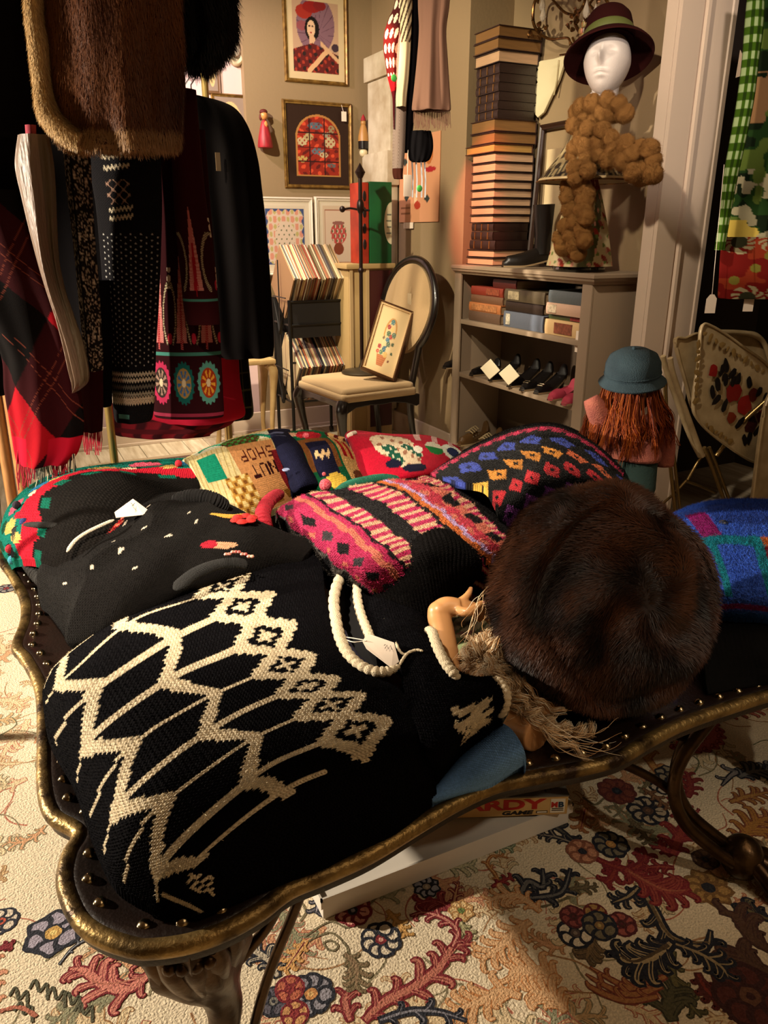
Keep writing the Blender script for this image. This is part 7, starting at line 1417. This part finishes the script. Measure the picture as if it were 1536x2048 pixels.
fold_chair('cream folding chair standing closed right behind the doll, slim brassy legs', [([P_(1326,712,2.42), P_(1334,745,2.42), P_(1375,860,2.40), P_(1400,912,2.40)], .012, M_cfold), ([P_(1330,760,2.44), P_(1336,880,2.42), P_(1350,1020,2.40), P_(1356,1090,2.40)], .009, M_fr), ([P_(1343,870,2.44), P_(1352,950,2.42), P_(1360,1020,2.40), P_(1368,1090,2.40)], .008, M_fr), ([P_(1375,960,2.43), P_(1395,925,2.43), P_(1408,910,2.43)], .007, M_fr), ([P_(1372,962,2.43), P_(1400,972,2.43), P_(1430,985,2.43)], .007, M_fr), ([P_(1372,962,2.43), P_(1345,990,2.43), P_(1310,1020,2.43)], .006, M_fr)],
  [('seat_panel', [P_(1350,684,2.46), P_(1370,676,2.46), P_(1396,668,2.46), P_(1400,700,2.46), P_(1388,800,2.44), P_(1384,815,2.44), P_(1372,770,2.45)], .012, None)])
fold_chair('cream folding chair at the back of the stack, its rounded top above the rose panel', [([P_(1436,664,2.50), P_(1500,668,2.50), P_(1530,690,2.50), P_(1550,760,2.48)], .012, M_cfold), ([P_(1432,912,2.38), P_(1480,850,2.36), P_(1545,790,2.30)], .011, M_fr), ([P_(1545,790,2.42), P_(1560,900,2.40), P_(1580,1090,2.38)], .010, M_fr)],
  [('back_panel', [P_(1440,668,2.52), P_(1480,664,2.52), P_(1518,672,2.52), P_(1540,720,2.51), P_(1540,800,2.5), P_(1480,780,2.5), P_(1440,720,2.51)], .012, None), ])
fold_chair('cream folding chair in front at the right edge, showing only its plain panel', [([P_(1560,800,2.22), P_(1552,900,2.22), P_(1548,1100,2.2)], .011, M_fr)],
  [('seat_panel', [P_(1530,812,2.26), P_(1560,790,2.26), P_(1620,860,2.24), P_(1600,1010,2.20), P_(1530,1006,2.20), P_(1503,1010,2.20), P_(1505,990,2.20)], .012, None)])
# ================================================================== hanging cloth
def drape(name, rows, dep, T, colfn, m, parent, pleats=(9, .25), res=(120, 160), seed=0, top=None, sway=.02, fuzz=0, rot=0):
    """hanging cloth with body: closed elliptical sections between left and right outline pixels at forward distance dep, with vertical folds"""
    R_ = np.array(rows, dtype=float); n, m_ = res; tv = np.linspace(0, len(rows)-1, n); Q = catmull(R_, tv); ys, xl, xr = Q[:, 0], Q[:, 1], Q[:, 2]
    L_ = np.array([PD(x, y, dep)[:] for x, y in zip(xl, ys)]); Rr = np.array([PD(x, y, dep)[:] for x, y in zip(xr, ys)]); c = (L_+Rr)/2; h = (Rr-L_)/2; W = np.linalg.norm(h, axis=1)
    a = np.linspace(0, 2*math.pi, m_, endpoint=False); depth_dir = np.array([math.sin(YAW), math.cos(YAW), 0]); f = np.linspace(0, 1, n)[:, None]
    ca = np.cos(a)[None, :]; sa = np.sin(a)[None, :]
    fold = np.sin(a*pleats[0]+seed+1.5*np.sin(f*3+seed))*.6+.4*np.sin(a*pleats[0]*1.7+seed*2+2*f); fold = fold*pleats[1]*(.35+.65*f)
    sx = -ca*(1+.04*fold); t = T*(sa*(1+fold)*(.55+.45*np.abs(sa)))
    P = c[:, None, :]+h[:, None, :]*sx[..., None]-depth_dir[None, None, :]*t[..., None]
    col = np.zeros(P.shape, dtype=np.float32); X = (1+sx)/2*np.ones_like(t); Y = np.broadcast_to(((ys-ys[0])/(ys[-1]-ys[0]))[:, None], t.shape).copy(); front = np.broadcast_to(sa >= 0, t.shape)
    colfn(col, X, Y); 
    if fuzz: P = P+(rng.random(P.shape)-.5)*fuzz
    V = P.reshape(-1, 3); F = grid_faces(n, m_, True); k = len(V); V = np.vstack([V, P[0].mean(0), P[-1].mean(0)]); cl = np.vstack([col.reshape(-1, 3), col[0, 0], col[-1, 0]])
    caps = [[k, j, (j+1) % m_, k] for j in range(m_)]
    uv = np.vstack([np.stack([X*W.mean()*2/.006, Y*np.linalg.norm(c[-1]-c[0])/.006], -1).reshape(-1, 2), [[0, 0], [0, 0]]])
    o = mesh_from(name, V[:k], F, [m], cl[:k], uv[:k], parent)
    b = MB(); b.add([tuple(p) for p in P[-1]], [tuple(range(m_))], m); e = b.build(name+'_hem_closure', m, None)   # bottom cap
    bpy.data.objects.remove(e)
    return o, P, F
M_cloth = vmat('woven_cloth', .9, .0, None, .25, 300, .06); M_satin = vmat('satin_cloth', .48, 0, None, .25, 14, .4, .02); M_knit2 = vmat('rack_knit', .95, .0, (.7, .7), .5, 400, .15)
def plain(h): return lambda col, X, Y: col.__setitem__(slice(None), C(h))
# rack
rk = thing('clothes_rack', 'clothes rack with a brassy tube leg under the hanging coats', 'clothes rack', (.4, 3.1, 0))
rt = [PD(-60, -260, 2.5), PD(620, -180, 3.5)]
lg = PD(222, 880, 2.95)
b = MB(); b.tube([(lg.x, lg.y, .0), (lg.x+.005, lg.y, .7), (lg.x+.02, lg.y, 2.25)], .0155, 14); b.build('post', mat('brass_post', '#a08850', .3, .6), rk)
PE = PD(440, 600, 3.55); PE.z = 0; b = MB(); b.tube([(lg.x+.02, lg.y, 2.25), (-.30, 2.35, 2.25)], .014, 10); b.tube([(lg.x+.02, lg.y, 2.25), PE+Vector((0, 0, 2.25))], .014, 10); b.build('hanging_rail', mat('brass_post', '#a08850', .3, .6), rk)
b = MB(); b.tube([PE+Vector((0, 0, 2.25)), PE], .014, 10); b.build('post', mat('brass_post', '#a08850', .3, .6), rk)
b = MB(); b.tube([(-.30, 2.35, 2.25), (-.6, 2.3, 1.1), (-.75, 2.3, .0)], .014, 10); b.build('post', mat('brass_post', '#a08850', .3, .6), rk)
b = MB(); b.tube([(lg.x, lg.y-.2, .012), (lg.x, lg.y+.2, .012)], .012, 10); b.build('foot', mat('brass_post', '#a08850', .3, .6), rk)
wl = thing('wooden_stand', 'pale wooden stand with two turned legs at the far left edge', 'stand', PD(15, 950, 2.9)); wl.location.z = 0
for x in (6, 32): p = PD(x, 900, 2.9); b = MB(); b.tube([(p.x, p.y, 0), (p.x, p.y, .2), (p.x+.01, p.y, .85)], [.016, .02, .024], 12); b.build('leg', mat('pale_wood', '#a87848', .5, c2='#8c5c30', nscale=20, stretch=(4, 4, .5)), wl)
p0 = PD(6, 900, 2.9); b = MB(); b.rbox((p0.x-.05, p0.y-.04, .85), (p0.x+.14, p0.y+.04, .89), .006, mat('pale_wood', '#a87848')); b.build('crosspiece', None, wl)
def hook(t, p, h=.16):
    b = MB(); b.tube([p, p+Vector((0, 0, h*.4)), p+Vector((.02, 0, h*.6)), p+Vector((.02, 0, h*.85)), p+Vector((-.005, 0, h)), p+Vector((-.028, 0, h*.85))], .003, 6); b.build('hanger_hook', mat('chrome', '#a8a8a8', .15, 1), t)
# brown fur coat
fc = thing('fur_coat', 'brown fur coat with rolled edge coloured pale as rim light, hanging at the upper left', 'coat', PD(220, 200, 2.45))
furrows = [(-420,150,330),(-150,95,365),(0,66,362),(100,74,368),(180,84,366),(240,98,364),(280,118,362),(296,150,352)]
def furcol(col, X, Y): col[:] = C('#3a1c0c')
o, P, F = drape('coat_body', furrows, 2.45, .09, furcol, M_cloth, fc, (7, .18), (90, 120), 1.3)
Ps, Ns = surf_samples(P.reshape(-1, 3), F, 90000); ctr = P.mean(axis=(0, 1)); sg = np.sign(np.sum((Ps-ctr)*Ns, 1)); Ns = Ns*sg[:, None]
right_ = np.array([math.cos(YAW), -math.sin(YAW), 0]); xl_ = (Ps-ctr)@right_; t = np.clip(.45+.5*vnoise(Ps*np.array([1, 1, .3]), 16)+.3*(rng.random(len(Ps))-.5), 0, 1)[:, None]
cols = np.array(lin('#3c1c0c'))*(1-t)+np.array(lin('#7c4a24'))*t; low = (Ps[:, 2] < P[-1, :, 2].mean()+.05)[:, None]; cols = np.where(low, cols*.5+np.array(lin('#b08a5c'))*.5, cols)  # hem hairs paler: light along the hem put into their colour
fur_blades('coat_fur', Ps, Ns, .022, np.array([0, 0, -1.]), cols, fc, .78, .0009)
edge = smooth_line([PD(72,-160,2.38), PD(66,0,2.38), PD(76,90,2.38), PD(84,170,2.38), PD(96,225,2.37), PD(128,262,2.36), PD(160,280,2.36)], 10); rr = [.018, .022, .024, .022, .028, .026, .02]
b = MB(); b.tube(edge, rr, 20); o = b.build('rim_lit_edging', mat('rim_light_hide', '#8c6c44', .9), fc); V = np.array([v.co[:] for v in o.data.vertices]); F4 = np.array([p.vertices[:] for p in o.data.polygons if len(p.vertices) == 4])  # pale colour of the roll stands in for light from the left
Ps, Ns = surf_samples(V, F4, 22000); E_c = np.array([p[:] for p in edge]); d = Ps[:, None, :2]-E_c[None, ::6, :2]; 
j = np.argmin(np.linalg.norm(Ps[:, None, :]-E_c[None, ::6, :], axis=2), axis=1); sg = np.sign(np.sum((Ps-E_c[::6][j])*Ns, 1)); Ns *= sg[:, None]; t = rng.random((len(Ps), 1))
fur_blades('rim_light_fur', Ps, Ns, .014, np.array([0, 0, -1.]), np.array(lin('#a07c4c'))*(1-t)+np.array(lin('#c9aa78'))*t, fc, .7, .0008)
# black fur piece
bf = thing('fur_stole', 'black fur stole with a shaggy hem hanging right of the brown fur coat', 'stole', PD(400, 60, 2.7))
o, P, F = drape('stole_body', [(-420,320,480),(-150,322,478),(0,330,472),(60,345,474),(95,356,462),(128,368,425),(138,385,405)], 2.72, .08, plain('#060405'), M_cloth, bf, (6, .2), (70, 90), .4)
Ps, Ns = surf_samples(P.reshape(-1, 3), F, 36000); ctr = P.mean(axis=(0, 1)); Ns *= np.sign(np.sum((Ps-ctr)*Ns, 1))[:, None]
fur_blades('stole_fur', Ps, Ns, .03, np.array([.1, 0, -1.]), np.tile(np.array(lin('#0a0706')), (len(Ps), 1)), bf, .7, .0011)
# other garments: (name, label, category, rows, depth, thickness, colour, material, pleats)
def garment(name, label, cat, part, rows, dep, T, fn, m=M_cloth, pl=(7, .3), res=(110, 130), seed=0, hk=None, fuzz=0):
    t = thing(name, label, cat, PD(rows[len(rows)//2][1], rows[len(rows)//2][0], dep)); o, P, F = drape(part, rows, dep, T, fn, m, t, pl, res, seed, fuzz=fuzz)
    if hk: hook(t, PD(*hk))
    return t
t = garment('coat', 'long black coat with sloping shoulder hanging nearest the pictures', 'coat', 'coat_body', [(196,378,405),(204,372,446),(222,368,476),(262,366,500),(320,370,516),(380,374,524),(450,384,532),(550,396,540),(640,404,546),(690,412,548),(712,430,546)], 3.35, .10, plain('#0a0707'), seed=.5, pl=(6, .2))
for sft in (0, 12): hook(t, PD(372+sft, 200, 3.35), .13)
b = MB(); b.box((PD(437,325,3.23)-Vector((.010, .0, .03)))[:], (PD(437,325,3.23)+Vector((.008, .004, .035)))[:]); b.build('lapel_label', mat('satin_label', '#6c5840', .4), t)
garment('coat', 'black coat hanging in shade at the far left edge, cut by the frame', 'coat', 'coat_body', [(-420,-190,90),(-100,-180,72),(0,-180,70),(120,-180,78),(220,-180,88),(268,-175,92),(278,-170,60)], 2.55, .10, plain('#080506'), seed=2)
garment('coat', 'dark jacket hanging below the left coat, almost black', 'jacket', 'jacket_body', [(262,-160,48),(350,-170,40),(430,-170,44),(480,-170,52),(560,-160,84),(700,-150,60),(790,-140,10)], 2.55, .08, plain('#0a0606'), seed=4)
garment('coat', 'long black coat deep between the fur coat and the dotted cardigan', 'coat', 'coat_body', [(150,60,370),(280,60,372),(450,84,380),(600,120,385),(720,150,380),(735,165,370)], 3.25, .12, plain('#060405'), seed=3)
# satin
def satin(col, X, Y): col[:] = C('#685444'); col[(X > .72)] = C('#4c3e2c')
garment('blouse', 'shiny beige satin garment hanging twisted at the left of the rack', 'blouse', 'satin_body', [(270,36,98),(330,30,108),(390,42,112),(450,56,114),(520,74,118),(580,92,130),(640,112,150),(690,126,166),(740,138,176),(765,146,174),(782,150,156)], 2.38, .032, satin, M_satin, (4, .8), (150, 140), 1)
# speckled scarves
def speck(col, X, Y):
    col[:] = C('#1a1512'); n_ = vnoise(np.stack([X*14, Y*90, X*0+.3], -1), 1.6); col[n_ > .12] = C('#8c8070'); col[n_ > .5] = C('#c4b8a4'); col[(np.abs(X-.42) < .05)] = C('#14100e')
garment('scarf', 'long black and cream speckled scarf hanging beside the satin garment', 'scarf', 'scarf_body', [(288,126,180),(380,134,184),(480,146,190),(580,156,198),(660,164,203),(720,170,206),(740,174,206)], 2.62, .035, speck, M_cloth, (4, .3), (200, 120), 2)
# dotted cardigan
def dots(col, X, Y):
    col[:] = C('#09070a'); gx = (X*13) % 1; gy = ((Y*46+(np.floor(X*13) % 2)*.5) % 1); m_ = (np.hypot((gx-.5)/1, (gy-.5)/.8) < .17) & (Y > .32) & (Y < .80) & (X > .05); col[m_] = C('#9c9a94')
    w_ = .004*np.sin(X*110)
    for v, c in ((.825, '#b0a490'), (.845, '#b0a490'), (.87, '#5a544c'), (.895, '#8a8070'), (.912, '#b09c84'), (.925, '#b09c84')): col[(np.abs(Y-v-w_) < .006)] = C(c)
    for v in (.06, .10, .25, .28): col[(np.abs(Y-v-w_*1.3+.03*X) < .006) & (X > .25) & (X < .62)] = C('#b0a48c')
    m_ = (Y > .13) & (Y < .22) & (X > .25) & (X < .6) & (np.abs(np.sin(X*40)-np.sin(Y*160)) < .3); col[m_] = C('#8a6c5c'); col[(np.abs(Y-.975) < .008) & (X > .2) & (X < .5)] = C('#4c7c74')
garment('cardigan', 'black knitted cardigan with rows of tiny white dots and striped hem', 'cardigan', 'cardigan_body', [(288,168,320),(400,190,324),(500,200,322),(600,208,318),(700,218,312),(780,224,310),(830,228,306),(842,232,300)], 2.85, .05, dots, M_knit2, (4, .12), (420, 260), .3)
# embroidered maroon coat: body with three rosettes, sleeve with pointed motifs
def flames(col, X, Y, y0, y1, k, off=0):
    """tall pointed embroidered flames between scrolls"""
    v = (Y-y0)/(y1-y0); 
    for i in range(k):
        u = (i+.5+off)/k; hgt = 1.0; w_ = .15/k*(1-v)*1.6+.0; inn = np.abs(X-u) < w_*1.15*np.clip(v*0+1, 0, 1); m_ = (v > 0) & (v < 1) & (np.abs(X-u) < (.012+.20/k*np.clip(v, 0, 1)*(v < .93))); col[m_] = C('#a85c58'); col[m_ & (np.abs(X-u) < .07/k*v) & (v > .4)] = C('#8c1420'); col[m_ & (np.sin(Y*900)*np.sin(X*170) > .5)] = C('#c4948a')
        for s_ in (-1, 1):
            d = np.abs(np.hypot((X-u-s_*.5/k)/(.27/k), (v-.62)/.34)-1); m_ = (d < .10) & (v > .28) & (v < .95) & ((v < .62) | (np.abs(X-u-s_*.5/k) > .1/k)); col[m_] = C('#5c5440'); col[m_ & (np.sin(Y*700+X*90) > .55)] = C('#b8a888')
        m_ = (np.abs(X-u-.5/k) < .03) & (v > .12) & (v < .34) & (np.abs(X-u-.5/k) < .05*(.5+.5*np.sin(v*60))); col[m_] = C('#c9b8a0') if i % 2 == 0 else C('#3c7468')
        col[E_(X, v, u+.5/k, .88, .03, .06)] = C('#a82438')
def mbody(col, X, Y):
    col[:] = C('#26080c'); flames(col, X, Y, .44, .76, 3); col[np.abs(Y-.775) < .005] = C('#3c7468')
    for i, (c1, c2, c3) in enumerate((('#a02848', '#2c2420', '#8c7060'), ('#14504c', '#8c7040', '#2c5a8c'), ('#4c8478', '#8c2c14', '#c98a2c'))):
        u = .17+i*.33; v = .875; r_ = np.hypot((X-u)/.14, (Y-v)/.072); an = np.arctan2((Y-v)/.072, (X-u)/.14); e = r_ < 1+.06*np.sin(an*18); col[e] = C(c1); col[r_ < .72] = C(c2); col[(r_ < .62) & (np.sin(an*9) > .1) & (r_ > .25)] = C(c3); col[r_ < .2] = C('#c4b090')
    col[np.abs(Y-.985) < .006] = C('#7c2438')
mc = thing('coat', 'maroon coat with embroidered flame motifs and three rosettes at the hem', 'coat', PD(370, 600, 2.95))
drape('coat_body', [(260,300,410),(400,300,420),(520,300,430),(620,298,438),(700,300,442),(780,304,446),(826,308,448),(834,312,444)], 3.0, .05, mbody, M_cloth, mc, (3, .06), (420, 300), .2)
def msl(col, X, Y): col[:] = C('#2c080c'); flames(col, X, Y, .50, .88, 1, 0); col[np.abs(Y-.895) < .006] = C('#3c7468')
drape('sleeve', [(180,346,392),(300,344,402),(400,348,412),(480,354,424),(560,362,432),(620,368,438),(648,374,440)], 2.85, .045, msl, M_cloth, mc, (3, .10), (360, 160), .8)
drape('collar_tab', [(250,50,72),(275,52,72),(292,54,70)], 2.4, .012, plain('#94404a'), M_cloth, mc, (2, .1), (20, 24))
# skirts hanging behind
garment('skirt', 'plain crimson felt skirt hem showing behind the embroidered coat', 'skirt', 'skirt_body', [(640,430,466),(700,430,476),(760,290,480),(800,285,486),(832,290,488),(845,330,450)], 3.4, .06, plain('#8c1228'), pl=(4, .2), seed=1)
def plaidr(col, X, Y): col[:] = C('#5c1018'); col[(np.sin(X*30) > .3)] = C('#2c0a10'); col[(np.sin(Y*24) > .4)] = C('#3c0c12')
garment('skirt', 'dark red plaid skirt hem hanging lowest under the crimson one', 'skirt', 'skirt_body', [(780,222,470),(840,224,470),(866,228,425),(872,240,420)], 3.5, .06, plaidr, pl=(6, .2), seed=2)
def plaidk(col, X, Y): col[:] = C('#0c0a08'); col[np.abs(np.sin(X*16)) < .14] = C('#3c3c28'); col[np.abs(np.sin(Y*18)) < .12] = C('#3c3c28')
garment('skirt', 'black skirt with a thin olive check hanging furthest right on the rack', 'skirt', 'skirt_body', [(640,430,490),(720,440,497),(780,440,503),(825,436,507),(838,434,500)], 3.6, .05, plaidk, pl=(4, .2), seed=3)
# plaid shawl with fringe
def tartan(col, X, Y):
    col[:] = C('#0d0808'); a_ = X*1.0+Y*2.3; b_ = X*1.0-Y*2.3; r1 = (np.sin(a_*3.1+.6) > .15); r2 = (np.sin(b_*3.1+1.0) > .15); col[r1 & r2] = C('#94101c'); col[r1 ^ r2] = C('#2c0a0e'); f_ = (~r1) & (~r2); col[f_] = C('#0b0808')
    for k in (0, .35): col[np.abs(np.sin(a_*3.1+2.2+k)) < .016] = C('#6c3428'); col[np.abs(np.sin(b_*3.1+2.6+k)) < .016] = C('#6c3428')
    col[(Y > .9) & ((X > .62) | (X < .3))] = C('#a8142c')
sw = thing('shawl', 'red and black plaid wool shawl with long fringe hanging at the left', 'shawl', PD(80, 700, 2.35))
drape('shawl_body', [(380,-90,40),(440,-90,64),(520,-80,96),(600,-60,134),(700,0,150),(780,10,162),(850,22,168),(900,30,158),(925,36,140)], 2.42, .06, tartan, M_cloth, sw, (5, .35), (240, 200), 2.2)
b = MB(); random.seed(8)
for i in range(70):
    x = 36+i*1.65+random.uniform(-1, 1); y0 = 900+8*math.sin(i*.3); L_ = random.uniform(45, 80); b.tube(smooth_line([PD(x, y0, 2.40), PD(x+random.uniform(-3, 3), y0+L_*.5, 2.40), PD(x+random.uniform(-6, 6), y0+L_, 2.40)], 3), .0016, 4, mat('fringe_red', '#a8142c', .9) if (i < 22 or 40 < i < 60) else mat('fringe_black', '#141010', .9) if i % 3 else mat('fringe_cream', '#c4b494', .9))
o = b.build('fringe', None, sw); o['kind'] = 'stuff'
s2 = thing('scarf', 'dark maroon scarf with red fringed end hanging behind the plaid shawl', 'scarf', PD(185, 800, 2.7))
drape('scarf_body', [(700,158,205),(760,160,206),(820,164,206),(862,168,204)], 2.72, .03, plain('#2c0a10'), M_cloth, s2, (4, .3), (50, 60), .5)
b = MB()
for i in range(24): x = 168+i*1.5; L_ = random.uniform(30, 56); b.tube([PD(x, 855, 2.72), PD(x+random.uniform(-2, 2), 855+L_*.5, 2.72), PD(x+random.uniform(-3, 3), 855+L_, 2.72)], .0016, 4, mat('fringe_red', '#a8142c', .9))
o = b.build('fringe', None, s2); o['kind'] = 'stuff'
garment('scarf', 'narrow black wool scarf hanging between the speckled one and the brass post', 'scarf', 'scarf_body', [(560,176,218),(650,184,222),(740,190,224),(800,196,224),(812,200,222)], 2.8, .03, plain('#08070a'), pl=(3, .2), seed=1)
# small worn rug beyond the rack
def oldrug(col, X, Y):
    col[:] = C('#8a6850'); col[(np.sin(X*60)*np.sin(Y*30) > .3)] = C('#6c3c2c'); col[(Y < .12) | (Y > .88)] = C('#54382c'); col[(Y < .06) | (Y > .94)] = C('#a08c70')
o = panel('x', (.35, 3.95, .013), (1.45, 3.95, .013), (.35, 4.75, .013), 120, 70, oldrug, None, .01); o.name = 'small_rug'; tag(o, 'small worn pinkish rug on the boards beyond the clothes rack', 'rug')
# ================================================================== scarves and bags hanging by the tan wall
hr = thing('wall_hook_rail', 'dark rail carrying the scarves near the back corner', 'hook rail', PD(835, -120, 3.6)); b = MB(); a_ = PD(760, -110, 3.62); c_ = PD(920, -110, 3.55); b.tube([a_, c_], .010, 10); b.build('rail', M_old, hr); b = MB(); b.tube([a_.lerp(c_, .5), a_.lerp(c_, .5)+Vector((.9, .3, 0))], .010, 8); b.build('rail_bracket', M_old, hr)
def hound(col, X, Y): col[:] = C('#3c1414'); gx = (X*4.5) % 1; gy = (Y*13) % 1; col[(np.hypot(gx-.5, gy-.5) < .34)] = C('#d0c0a4'); col[(Y > .72)] = C('#7c1018'); col[Y > .80] = C('#3c0a10')
garment('knit_hat', 'cream and burgundy patterned knit hat hanging by its long tail', 'hat', 'knit_body', [(-120,800,826),(0,790,826),(40,776,822),(70,768,812),(100,767,800),(120,770,800),(150,774,798),(175,780,796),(200,785,792),(260,786,790)], 3.62, .035, hound, M_cloth, (4, .1), (170, 100), .2)
def crochet(col, X, Y): col[:] = C('#c4b490'); col[(np.sin(X*18+Y*80) > .2) & (Y < .62)] = C('#3c2c20')
garment('scarf', 'cream crocheted scarf strip hanging right of the patterned knit hat', 'scarf', 'scarf_body', [(-120,800,822),(0,800,824),(80,800,822),(150,796,818),(190,792,814),(214,792,812)], 3.58, .025, crochet, M_cloth, (4, .25), (180, 70), .2)
def tweed(col, X, Y): col[:] = C('#6c5a50'); n_ = (np.sin(X*70)*np.sin(Y*300) > 0); col[n_] = C('#84746a'); col[Y > .93] = C('#3c1c14')
garment('scarf', 'long grey tweed scarf with dark end hanging in front of the white post', 'scarf', 'scarf_body', [(60,796,818),(160,790,815),(220,787,813),(300,785,810),(345,785,806),(358,788,806)], 3.60, .02, tweed, M_cloth, (3, .2), (200, 60), .2)
garment('scarf', 'black scarf hanging between the tweed scarf and the mauve shawl', 'scarf', 'scarf_body', [(-120,816,846),(0,816,844),(100,817,840),(200,812,832),(260,810,826),(305,806,822)], 3.64, .025, plain('#0d0a0c'), M_cloth, (4, .3), (80, 60), .9)
sh2 = thing('shawl', 'mauve wool shawl with long fringe hanging near the stack of books', 'shawl', PD(865, 120, 3.55))
drape('shawl_body', [(-120,838,905),(0,836,900),(60,838,893),(120,834,896),(180,828,900),(216,824,902),(222,826,900)], 3.56, .045, plain('#7c5c4c'), M_cloth, sh2, (5, .5), (110, 110), .5)
b = MB()
for i in range(56): x = 828+i*1.3; L_ = random.uniform(30, 46); b.tube([PD(x, 216, 3.56), PD(x+random.uniform(-1, 1), 216+L_*.5, 3.56), PD(x+random.uniform(-2, 2), 216+L_, 3.56)], .0013, 4)
o = b.build('fringe', mat('mauve_fringe', '#6c4a38', .9), sh2); o['kind'] = 'stuff'
garment('net_bag', 'black net bag hanging below the mauve shawl in front of the peach card', 'bag', 'bag_body', [(262,822,862),(280,818,866),(300,816,866),(318,818,860),(324,824,852)], 3.62, .03, plain('#0c0a0c'), M_cloth, (7, .3), (60, 80), .9)
pb_ = thing('clear_bag', 'clear plastic bag of pink ribbons with a green sticker under the net bag', 'bag', PD(838, 370, 3.62))
for i, x in enumerate((824, 832, 842, 849)): b = MB(); b.tube([PD(x, 322, 3.62), PD(x+2, 360, 3.62), PD(x+1, 395, 3.62)], .006, 6, flat=.4); b.build('ribbon', mat('pink_ribbon', '#b07c70' if i % 2 else '#8a8c90', .6), pb_)
b = MB(); b.ball(PD(839, 377, 3.59), (.014, .004, .014), None, 12); b.build('green_sticker', mat('green_sticker', '#4cae4c', .5), pb_)
b = MB(); c = PD(815, 365, 3.55); b.rbox((c.x-.018, c.y, c.z-.055), (c.x+.02, c.y+.002, c.z+.03), .0008); o = b.build('price_tag', mat('tag_card', '#e6d6c4', .6)); 
b = MB(); b.tube([c+Vector((0, .001, .03)), PD(816, 300, 3.6)], .0012, 5); b.build('tag_string', mat('white_string', '#d8cdbd', .8), o); tag(o, 'white price tag on a long string in front of the peach card', 'price tag')
b = MB(); b.ball(PD(788, 156, 3.52), (.014, .004, .014), None, 12); o = b.build('green_sticker', mat('green_sticker', '#4cae4c', .5)); tag(o, 'round green sticker on the burgundy end of the patterned hat', 'sticker')
# ================================================================== fabrics in the side room
def ging(col, X, Y): col[:] = C('#34500f'); a_ = (X*3) % 1 < .5; b_ = (Y*17) % 1 < .5; col[a_ & b_] = C('#8a9c6c'); col[~a_ & ~b_] = C('#1e3009')
garment('apron', 'green and white gingham cloth hanging narrow beside the door casing', 'cloth', 'cloth_body', [(-60,1500,1530),(42,1490,1528),(120,1484,1518),(200,1474,1508),(280,1460,1492),(360,1446,1474),(440,1438,1458),(500,1430,1448)], 3.15, .03, ging, M_cloth, (3, .15), (240, 90), .2)
def foliage(col, X, Y):
    n_ = vnoise(np.stack([X*9, Y*26, X*0+.7], -1), 1.0); n3 = vnoise(np.stack([X*14+30, Y*44, X*0+.2], -1), 1.0); col[:] = C('#101a0c'); col[n_ > -.1] = C('#1c3414'); col[n_ > .3] = C('#4c5c24'); m_ = (Y > .40) & (Y < .58) & (n3 > -.35); col[m_] = C('#7c5c3c'); m_ = (Y > .74) & (n3 > .1); col[m_] = C('#8c8468'); m_ = (Y > .92) & (n_ > .1); col[m_] = C('#a89040'); col[(Y < .12)] = C('#060504')
garment('printed_cloth', 'dark green painted-foliage cloth hanging right of the gingham', 'cloth', 'cloth_body', [(-80,1520,1680),(60,1506,1680),(160,1496,1680),(260,1480,1680),(360,1462,1680),(430,1452,1680),(478,1444,1680),(486,1450,1670)], 3.3, .05, foliage, M_cloth, (5, .3), (260, 200), 1.2)
def redflor(col, X, Y):
    col[:] = C('#641410'); n_ = vnoise(np.stack([X*12, Y*9, X*0+.5], -1), 1.1); col[n_ > .2] = C('#7c2c18'); 
    for (u, v) in ((.12,.08),(.38,.05),(.2,.98),(.62,.3),(.45,.9),(.8,.75)): 
        r_ = np.hypot((X-u)/.12, (Y-v)/.20); an = np.arctan2(Y-v, X-u); col[(r_ < 1) & (np.sin(an*9+r_*8) > -.2)] = C('#8f8464'); col[r_ < .5] = C('#2c2c1c')
    for (u, v) in ((.25,.5),(.1,.7),(.5,.6),(.35,.3)): col[E_(X, Y, u, v, .04, .07)] = C('#6c6428')
garment('printed_cloth', 'red floral patterned cloth folded over, below the green foliage cloth', 'cloth', 'cloth_body', [(474,1444,1690),(520,1440,1690),(560,1438,1690),(592,1436,1690),(597,1440,1685)], 3.2, .05, redflor, M_cloth, (5, .2), (120, 220), .7)
for (x, y, lab) in ((1498, 605, 'white price tag hanging from the red floral cloth'), (1422, 608, 'white price tag hanging against the door casing edge')):
    c = PD(x, y, 3.19 if x > 1450 else 3.1); b = MB(); R2 = Matrix.Rotation(-YAW, 3, 'Z'); b.box((c.x-.02, c.y, c.z-.035), (c.x+.02, c.y+.002, c.z+.02), None, R2, c); b.add([c+R2 @ Vector((-.02, 0, .02)), c+R2 @ Vector((.02, 0, .02)), c+R2 @ Vector((.008, 0, .036)), c+R2 @ Vector((-.008, 0, .036))], [(0, 1, 2, 3)]); b.tube([c+Vector((0, .001, .03)), c+Vector((0, .03, .13 if x > 1450 else .5))], .0012, 5); o = b.build('price_tag', mat('tag_card', '#e6d6c4', .6), None, smooth=0); tag(o, lab, 'price tag')
# peeling paper corner on the casing
b = MB(); P3 = [PY(1472, 155, 2.53), PY(1481, 100, 2.50), PY(1502, 146, 2.46)]; b.add(P3+[p+Vector((0, .002, 0)) for p in P3], [(0, 1, 2), (5, 4, 3), (0, 3, 4, 1), (1, 4, 5, 2), (2, 5, 3, 0)]); o = b.build('paper_flap', M_trimw, None, smooth=0); tag(o, 'small folded paper corner sticking out from the door casing', 'paper')
